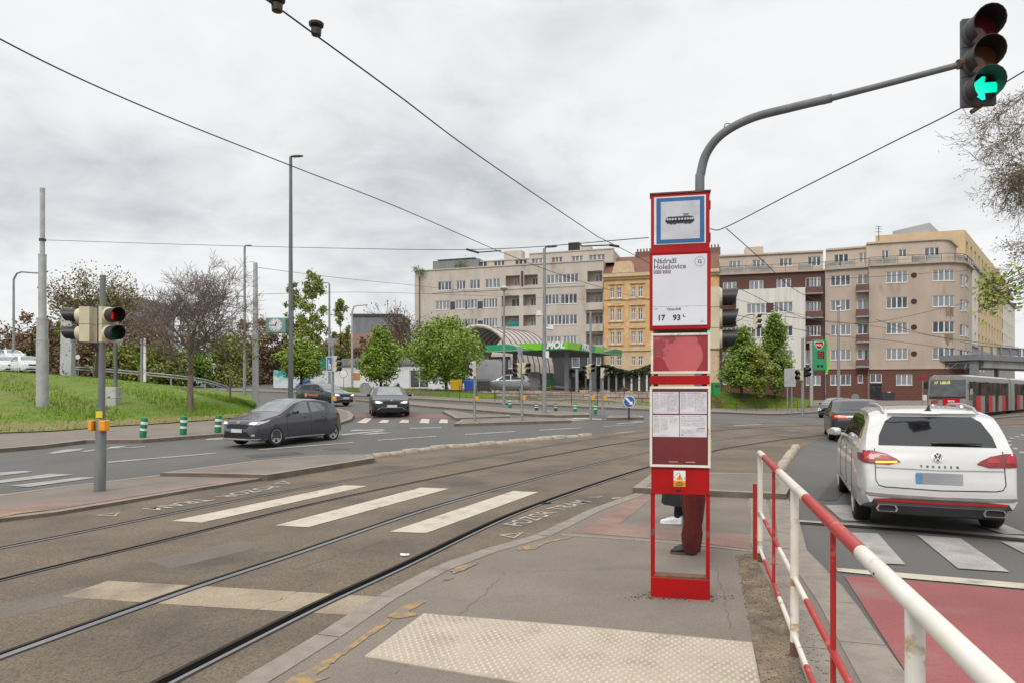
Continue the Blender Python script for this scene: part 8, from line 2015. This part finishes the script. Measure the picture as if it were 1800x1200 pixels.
for x0, x1, m in ((1150, 1157, 'inkgrey'), (1157.2, 1163.5, mat('metro_red', (.45, .08, .09), .5)), (1165.5, 1179.5, 'inkgrey')):
    s2 = MB(); s2.box(tx(x0), tx(x1), -.0668, -.0656, tz(482.5), tz(476.5)); o = s2.build('line_symbol', m, sh_)
    for cx in ((x0 + x1) / 2,) if x1 - x0 < 8 else (x0 + 4, x0 + 10): s2 = MB(M=Matrix.Translation((tx(cx), -.0669, tz(479.5)))); s2.tube([(.009 * math.cos(2 * math.pi * k / 12), 0, .009 * math.sin(2 * math.pi * k / 12)) for k in range(13)], .002, 4); s2.build('symbol_ring', 'paper', o)
mb = MB(); mb.box(tx(1149), tx(1240), -.0662, -.0656, tz(540.4), tz(540)); mb.build('rule_line', 'inkgrey', sh_)
ttext('Výstaviště', 1172.5, 546.8, .029, 'inkname', 'direction_name', .0007); ttext('směr', 1150.5, 545, .017, 'inkgrey', 'direction_name', .0)
ttext('17', 1156.5, 564, .066, 'ink', 'line_number', .0022); ttext('93', 1183, 564, .066, 'ink', 'line_number', .0022)
mb = MB(); mc = (tx(1202.5), tz(556.5)); mo = [(mc[0] + .014 * math.cos(a), mc[1] + .014 * math.sin(a)) for a in [R(100 + 22 * k) for k in range(11)]] + [(mc[0] + .006 + .013 * math.cos(a), mc[1] + .005 + .013 * math.sin(a)) for a in [R(300 - 18 * k) for k in range(11)]]
n = len(mo); mb.add([(x, yy, z) for yy in (-.0667, -.0656) for x, z in mo], [(i, i + 1, 2 * 11 - 2 - i, 2 * 11 - 1 - i) for i in range(10)]); mb.build('moon_symbol', 'ink', sh_, fix=False)
ttext('pid', 1231, 567, .013, 'ink', 'small_print'); tbox('small_rule', 1227.5, 1236.5, 568, 568.5, -.0661, -.0656, 'inkgrey', sh_)
# faded red window in a white frame
for y0, y1 in ((580, 587), (655, 660), (673, 680)): 
    for x in (1150, 1233): tbox('spacer', x, x + 8, y0, y1, -.02, .04, 'red' if y0 > 600 else 'rust')
tbox('inner_back', 1150, 1240, 581, 586, -.01, .03, 'black')
p1 = tbox('faded_panel', 1148, 1243.5, 589, 654, -.045, .05, 'pinkred'); frame_box('white_frame', 1145.5, 1246, 586.5, 656.5, .020, -.060, .06, 'white_rail', p1)
mb = MB(); n = 24; sc2 = [(1222, 591), (1226, 598), (1224.5, 602), (1230, 607), (1234, 622), (1233, 634), (1226, 646), (1222, 653), (1242, 653), (1242, 591)]
mb.add([(tx(x), -.0475, tz(y)) for x, y in sc2], [tuple(range(len(sc2)))]); mb.build('torn_film', mat('torn_red', (.33, .032, .042), .3), p1, fix=False)
mb = MB(); sc3 = [(1149, 653), (1149, 632), (1155, 626), (1163, 627), (1169, 634), (1173, 644), (1180, 653)]; mb.add([(tx(x), -.0475, tz(y)) for x, y in sc3], [tuple(range(len(sc3)))]); mb.build('torn_film', MATS['torn_red'], p1, fix=False)
tbox('red_bar', 1144.5, 1245, 659.5, 675, -.055, .06, 'red', None, .004)
# timetable case
tc_ = tbox('timetable_case', 1147, 1244, 681, 816, -.04, .05, 'winered'); frame_box('white_frame', 1143.5, 1246.5, 678.5, 819.5, .021, -.06, .06, 'white_rail', tc_)
rr = random.Random(4)
for (x0, x1, y0, y1, st) in ((1148.5, 1193, 688, 726, 1), (1195, 1240.5, 688, 726, 1), (1148.5, 1194, 728.5, 766.5, 2), (1195, 1240.5, 728, 766.5, 3)):
    o = tbox('timetable', x0, x1, y0, y1, -.0425, -.0402, 'paperlt', tc_); mb = MB()
    def ln(a, b, y, h=.35): mb.box(tx(a), tx(b), -.0431, -.0424, tz(y + h), tz(y))
    y = y0 + 2
    ln(x0 + 2, x0 + 9, y, .9); ln(x0 + 12, x0 + 36, y, .6)
    for (cx0, cx1, ya, yb) in ({1: ((2, 11, 5, 30), (13, 24, 5, 26), (26, 43, 4, 33)), 2: ((2, 12, 5, 31), (14, 26, 5, 26), (29, 43, 5, 14)), 3: ((2, 43, 5, 12), (2, 43, 13.5, 20), (2, 24, 25, 33), (27, 43, 24, 30))}[st]):
        y = y0 + ya
        while y < y0 + yb:
            x = x0 + cx0
            while x < x0 + cx1 - .6:
                w = rr.uniform(.6, 2.2)
                if rr.random() < .78: ln(x, min(x + w, x0 + cx1), y, .28)
                x += w + rr.uniform(.3, .6)
            y += .95
    if st == 3: ln(x0 + 30, x0 + 42, y0 + 22, 1.3); ln(x0 + 2, x0 + 5, y0 + 33.5, 2.4)
    if st == 1: ln(x0 + 25.5, x0 + 25.8, y0 + 3, 31); ln(x0 + 25.5, x0 + 43.5, y0 + 34, .25)
    ln(x0 + 2, x0 + 26, y0 + 35.5, .3); mb.build('print', 'inkgrey', o)
tbox('holder_line', 1194, 1194.8, 767, 812, -.0425, -.040, 'red', tc_)
for x in (1176, 1205): tbox('holder_clip', x, x + 16, 809.5, 811, -.0425, -.040, mat('pale_pink_clip', (.5, .25, .27), .5), tc_)
bd = tbox('lower_board', 1146, 1245, 821.5, 867, -.035, .045, 'red', None, .004)
st_ = tbox('warning_sticker', 1184.5, 1204.5, 825.5, 853.5, -.0375, -.0352, 'whitepl', bd); tbox('sticker_base', 1184.5, 1204.5, 843, 853.5, -.0388, -.0374, 'orange', st_)
mb = MB(); mb.add([(tx(x), -.0388, tz(y)) for x, y in ((1188.5, 841.5), (1201, 841.5), (1194.7, 831))], [(0, 1, 2)]); mb.build('warning_triangle', 'orange', st_, fix=False)
mb = MB(); mb.box(tx(1194.2), tx(1195.3), -.0398, -.0386, tz(839), tz(834.5)); mb.box(tx(1194.2), tx(1195.3), -.0398, -.0386, tz(840.8), tz(839.8)); mb.build('exclamation_mark', 'ink', st_)
mb = MB()
for i, (a, b) in enumerate(((1190, 1199), (1186.5, 1202.5), (1189, 1200))): mb.box(tx(a), tx(b), -.0398, -.0387, tz(846.6 + i * 2.6), tz(845.4 + i * 2.6))
for a, b in (((1188, 833), (1193, 829)), ((1193, 829), (1197, 833)), ((1202, 836), (1203.5, 841)), ((1186, 836), (1187, 840))): mb.tube([(tx(a[0]), -.0385, tz(a[1])), (tx(b[0]), -.0385, tz(b[1]))], .0014, 4)
mb.build('sticker_print', 'ink', st_)
for x in (1190.5, 1194.8): mb = MB(M=Matrix.Translation((tx(x), -.0352, tz(860)))); ydisc(mb, .011, -.004, 12); mb.f = [f[::-1] for f in mb.f]; mb.build('rust_hole', 'blackm', bd, fix=False)
for x0, x1 in ((1145, 1152.5), (1239.5, 1246)): tbox('leg', x0, x1, 866.5, 1049, -.02, .022, 'red', None, .003)
for x0, x1 in ((1145, 1152.5), (1239.5, 1246)): tbox('rust_patch', x0 + .5, x1 - .5, 930, 941, -.0215, -.0198, 'rust')
tbox('foot_box', 1146, 1245, 1013, 1049, -.06, .07, 'red', None, .004); tbox('foot_lid', 1151, 1241, 1009.5, 1013, -.055, .065, 'rust')
tbox('base_plate', 1138.5, 1253.5, 1048.8, 1052.4, -.10, .10, 'rust', None, .003)
for x in (1143, 1249):
    for d_ in (-.08, .08): mb = MB(M=Matrix.Translation((tx(x), d_, tz(1048.8)))); mb.lathe([(.012, 0), (.012, .01), (.005, .014)], 6); mb.build('anchor_bolt', 'rust', t)

# ================================================================ RAILING
RA, RD = Vector((2.61, 7.18, 0)), Vector((-.70, -2.565, 0)); t = thing('railing', 'red and white striped pipe railing along the platform edge', 'railing', RA + Vector((0, 0, .02)))
def rp_(u, z): return RA + RD * u + Vector((0, 0, z))
brk = [-.012, .187, .665, 1.2, 1.742, 2.29, 2.83, 3.02]
for nm, z, r in (('top_rail', 1.165, .031), ('middle_rail', .55, .0175), ('lower_rail', .155, .0175)):
    mb = MB()
    for i in range(len(brk) - 1):
        a, b = brk[i], brk[i + 1]
        if z < 1: a, b = max(a, .012), b
        mb.tube([rp_(a, z), rp_((a + b) / 2, z), rp_(b, z)], r, 18, cap=(i in (0, len(brk) - 2)), mi=i % 2)
    mb.build(nm, ['white_rail', 'red_rail'], t, world=True, smooth=50)
mb = MB(); mb.ball(tuple(rp_(-.012, 1.165)), .031, 12, 8); mb.build('rail_end', 'white_rail', t, world=True, smooth=60)
for u in (0, 1, 2, 3):
    mb = MB(); mb.tube([rp_(u, .12), rp_(u, 1.15)], .028, 14, mi=0); mb.tube([rp_(u, 0), rp_(u, .12)], .0285, 14, mi=1); o = mb.build('post', ['white_rail', 'rust'], t, world=True, smooth=50)
    mb = MB()
    for z in (.20, .50): mb.tube([rp_(u, z), rp_(u, z + .05)], .0293, 14)
    mb.build('rust_ring', mat('orange_rust', (.36, .19, .06), .9, rgb2=(.62, .55, .44), scale=14), o, world=True, smooth=50)
for u in (.503, 1.515, 2.52): mb = MB(); mb.tube([rp_(u, .16), rp_(u, 1.145)], .0135, 10); mb.build('baluster', 'red_rail', t, world=True, smooth=50)
mb = MB(); mb.box(2.585, 2.615, 7.28, 7.33, 0, .83); mb.build('end_post', 'red_rail', t, world=True, bevel=.003)
mb = MB(); q = rp_(1.86, 1.165); mb.tube([q + Vector((-.034, -.01, 0)), q + Vector((-.022, 0, 0))], .006, 8); mb.build('bolt_hole', 'blackm', t, world=True)
# litter on the tracks
p = G(712, 976, .012); t = thing('litter', 'small crumpled white paper scrap lying between the tram rails', 'litter', p, .3); mb = MB(); rr = random.Random(2)
mb.loft([[(x + rr.uniform(-.006, .006), y, max(0, z + rr.uniform(0, .012))) for y, z in ((-.02, 0), (-.012, .02), (.012, .022), (.02, .0))] for x in (-.05, -.02, .01, .045)]); mb.build('paper_scrap', 'whitepl', t)
p = G(961, 884, .012); t = thing('litter', 'dark flat scrap lying beside the nearest rail by the lettering', 'litter', p, .3); mb = MB(); mb.loft([[(x, y, z) for y, z in ((-.03, 0), (-.01, .02), (.02, .016), (.03, 0))] for x in (-.09, 0, .07)]); mb.build('scrap', 'blackm', t)
# ================================================================ PEOPLE
A['skin'] = mat('skin', (.52, .33, .24), .55, rgb2=(.47, .28, .20), scale=5)
def person(lab, loc, rz, H, skin='skin', trousers=None, leg_r=(.105, .10, .115), top_m='darkgrey', skirt=None, shoe='whitepl', shoe2=None, hair='blackm', bag=None, gap=.10, step=(.02, -.02)):
    # local: faces +y
    t = thing('person', lab, 'person', loc, rz); k = H / 1.72
    B = bpy.data.meshes.new('body_frame'); vs, es, rs = [], [], []
    def V(p, r): vs.append(tuple(Vector(p) * k)); rs.append(r * k); return len(vs) - 1
    def E(a, b): es.append((a, b))
    def chain(start, pts):
        a = start
        for p, r in pts: b = V(p, r); E(a, b); a = b
        return a
    pel = V((0, 0, .95), .125); ch = chain(pel, [((0, 0, 1.08), .115), ((0, .01, 1.24), .13), ((0, 0, 1.38), .115)])
    nk = chain(ch, [((0, .01, 1.47), .055), ((0, .03, 1.53), .052)]); hd = chain(nk, [((0, .045, 1.58), .078), ((0, .045, 1.645), .085), ((0, .04, 1.695), .055)])
    for s in (-1, 1):
        chain(pel, [((s * .085, 0, .86), .095), ((s * gap, .01, .50), .058), ((s * gap, step[0 if s < 0 else 1] - .02, .10), .038), ((s * gap, step[0 if s < 0 else 1] + .05, .045), .036), ((s * gap, step[0 if s < 0 else 1] + .14, .03), .028)])
        hnd = chain(ch, [((s * .17, 0, 1.36), .055), ((s * .225, -.01, 1.12), .042), ((s * .22, .14, .93), .032), ((s * .21, .19, .885), .026), ((s * .205, .225, .855), .026)])
        base = Vector((s * .205, .225, .855))
        for i, (dx, ln) in enumerate(((-.027, .068), (-.009, .078), (.009, .073), (.027, .058))):
            chain(hnd, [(base + Vector((dx, .022, -.018)), .0095), (base + Vector((dx * 1.05, .022 + ln * .4, -.03 - ln * .3)), .0088), (base + Vector((dx, .018 + ln * .45, -.035 - ln * .75)), .0075)])
        chain(hnd, [(base + Vector((-s * .03, -.015, .0)), .0105), (base + Vector((-s * .045, .02, -.02)), .0095), (base + Vector((-s * .04, .045, -.035)), .008)])
    chain(hd - 2, [((0, .125, 1.585), .016)])
    B.from_pydata(vs, es, []); o = bpy.data.objects.new('body', B); COL.objects.link(o)
    sk = o.modifiers.new('skin', 'SKIN'); sk.use_smooth_shade = True
    for v, r in zip(B.skin_vertices[0].data, rs): v.radius = (r, r)
    B.skin_vertices[0].data[0].use_root = True
    sb = o.modifiers.new('sub', 'SUBSURF'); sb.levels = sb.render_levels = 1
    me = eval_mesh(o); bpy.data.objects.remove(o); me.materials.clear(); me.materials.append(A[skin]); me.shade_smooth(); link('body', me, t)
    S = lambda p: tuple(Vector(p) * k)
    for s in (-1, 1):
        mb = MB(); mb.ball(S((s * .032, .115, 1.615)), .012 * k, 8, 6); e_ = mb.build('eye', 'whitepl', t, smooth=60); mb = MB(); mb.ball(S((s * .032, .1235, 1.615)), .006 * k, 8, 6); mb.build('pupil', 'ink', e_)
        mb = MB(); mb.ball(S((s * .086, .035, 1.605)), (.012 * k, .02 * k, .032 * k), 8, 6); mb.build('ear', skin, t, smooth=60)
    mb = MB(); mb.ball(S((0, .118, 1.553)), (.024 * k, .008 * k, .006 * k), 8, 6); mb.build('mouth', mat('lips', (.40, .14, .12), .5), t, smooth=60)
    mb = MB(); rg = []
    for z, rx, ry, cy in ((1.50, .075, .05, -.035), (1.56, .098, .085, -.005), (1.62, .103, .10, .015), (1.67, .098, .108, .03), (1.705, .078, .085, .035), (1.728, .04, .045, .035)):
        rg.append([S((rx * math.cos(a), cy + ry * math.sin(a) - (.045 if z < 1.66 and math.sin(a) > .3 else 0), z)) for a in [2 * math.pi * i / 18 for i in range(18)]])
    mb.loft(rg); mb.build('hair', hair, t, smooth=60)
    el = lambda z, rx, ry, cy=0.: [S((rx * math.cos(a), cy + ry * math.sin(a), z)) for a in [2 * math.pi * i / 18 for i in range(18)]]
    mb = MB(); mb.loft([el(.80, .20, .15), el(.95, .195, .145), el(1.1, .18, .13), el(1.28, .205, .14), el(1.38, .19, .125), el(1.44, .12, .09), el(1.475, .075, .072, .01)])
    for s in (-1, 1): mb.tube([S((s * .14, 0, 1.395)), S((s * .19, 0, 1.36)), S((s * .23, -.01, 1.12)), S((s * .225, .12, .955))], [.06 * k, .07 * k, .06 * k, .048 * k], 12)
    mb.build('jacket', top_m, t, smooth=60)
    if trousers:
        mb = MB(); mb.loft([el(.74, .155, .12), el(.86, .18, .135), el(1.0, .165, .125)])
        for s in (-1, 1):
            f = step[0 if s < 0 else 1]; pts = [S((s * .08, 0, .88)), S((s * .09, .005, .62)), S((s * gap, .0, .42)), S((s * gap, f - .01, .2)), S((s * gap, f - .005, .06)), S((s * gap, f, .018))]
            rr = random.Random(int(H * 100) + s); mb.tube(pts, [.10 * k, leg_r[0], leg_r[1], leg_r[1] * 1.03, leg_r[2], leg_r[2] * .98], 16)
        mb.build('trousers', trousers, t, smooth=60)
    if skirt:
        zlo = skirt[1]; rg = []; 
        for z, rx in ((zlo, .29), (zlo + .2, .265), (.78, .215), (1.0, .165)):
            rg.append([S((rx * (1 + .05 * math.cos(9 * a)) * math.cos(a), rx * .85 * (1 + .05 * math.cos(9 * a)) * math.sin(a), z)) for a in [2 * math.pi * i / 54 for i in range(54)]])
        mb = MB(); mb.loft(rg); mb.build('skirt', skirt[0], t, smooth=60)
        mb = MB()
        for s in (-1, 1): mb.tube([S((s * .085, 0, .6)), S((s * gap, step[0 if s < 0 else 1] - .015, .09))], [.055, .045], 12)
        mb.build('leggings', 'blackm', t, smooth=60)
    for s in (-1, 1):
        f = step[0 if s < 0 else 1]; mb = MB(); rg = []
        for y, w, h in ((-.075, .032, .085), (-.05, .042, .10), (.02, .043, .10), (.09, .047, .075), (.15, .046, .055), (.195, .03, .042), (.21, .012, .03)):
            rg.append([S((s * gap + w * math.cos(a), f + y, .012 + (h * .5) * (1 + math.sin(a)) if math.sin(a) > -.5 else .012)) for a in [2 * math.pi * i / 14 for i in range(14)]])
        mb.loft(rg); so = mb.build('shoe', shoe, t, smooth=60)
        mb = MB(); mb.loft([[S((s * gap + w, f + y, z)) for y, w in ((-.085, 0), (-.06, .043), (.04, .047), (.12, .053), (.19, .036), (.218, 0), (.19, -.036), (.12, -.053), (.04, -.047), (-.06, -.043))] for z in (0, .026)]); mb.build('sole', 'whitepl' if not shoe2 else 'rust', so)
        if shoe2: mb = MB(); mb.ball(S((s * gap, f + .02, .062)), (.048 * k, .05 * k, .035 * k), 10, 6); mb.build('shoe_panel', shoe2, so, smooth=60)
    if bag: mb = MB(); mb.box(.10, .36, -.28, -.10, .95, 1.36); mb.build('rucksack', bag, t, bevel=.05); 
    return t
A['cord'] = mat('red_brown_corduroy', (.135, .020, .014), .85, rgb2=(.075, .011, .009), scale=6, stretch=(1, 1, .25), bump=.6, bscale=30)
A['skirtblack'] = mat('black_cloth', (.014, .014, .015), .8)
person('person in red-brown corduroy trousers and black shoes waiting behind the stop sign', (2.02, 7.62, .02), R(86), 1.70, trousers='cord', leg_r=(.125, .10, .088), shoe='black', shoe2='whitepl', gap=.07, step=(.05, -.01), top_m='blackm')
person('person in a long black skirt and white trainers, farther behind the stop sign', (2.30, 9.35, .024), R(80), 1.68, skirt=('skirtblack', .27), shoe='whitepl', gap=.08, step=(.06, -.02), top_m=mat('dark_coat', (.02, .02, .024), .8))
o = MB(); p = W(1246.5, 790, 7.5); o.box(p.x - .03, p.x + .012, p.y - .06, p.y + .06, p.z - .07, p.z + .12); tag(o.build('bag_tag', mat('hi_vis_yellow', (.55, .75, .05), .6), bevel=.012), 'yellow-green hi-vis strap showing at the stop sign edge', 'strap')
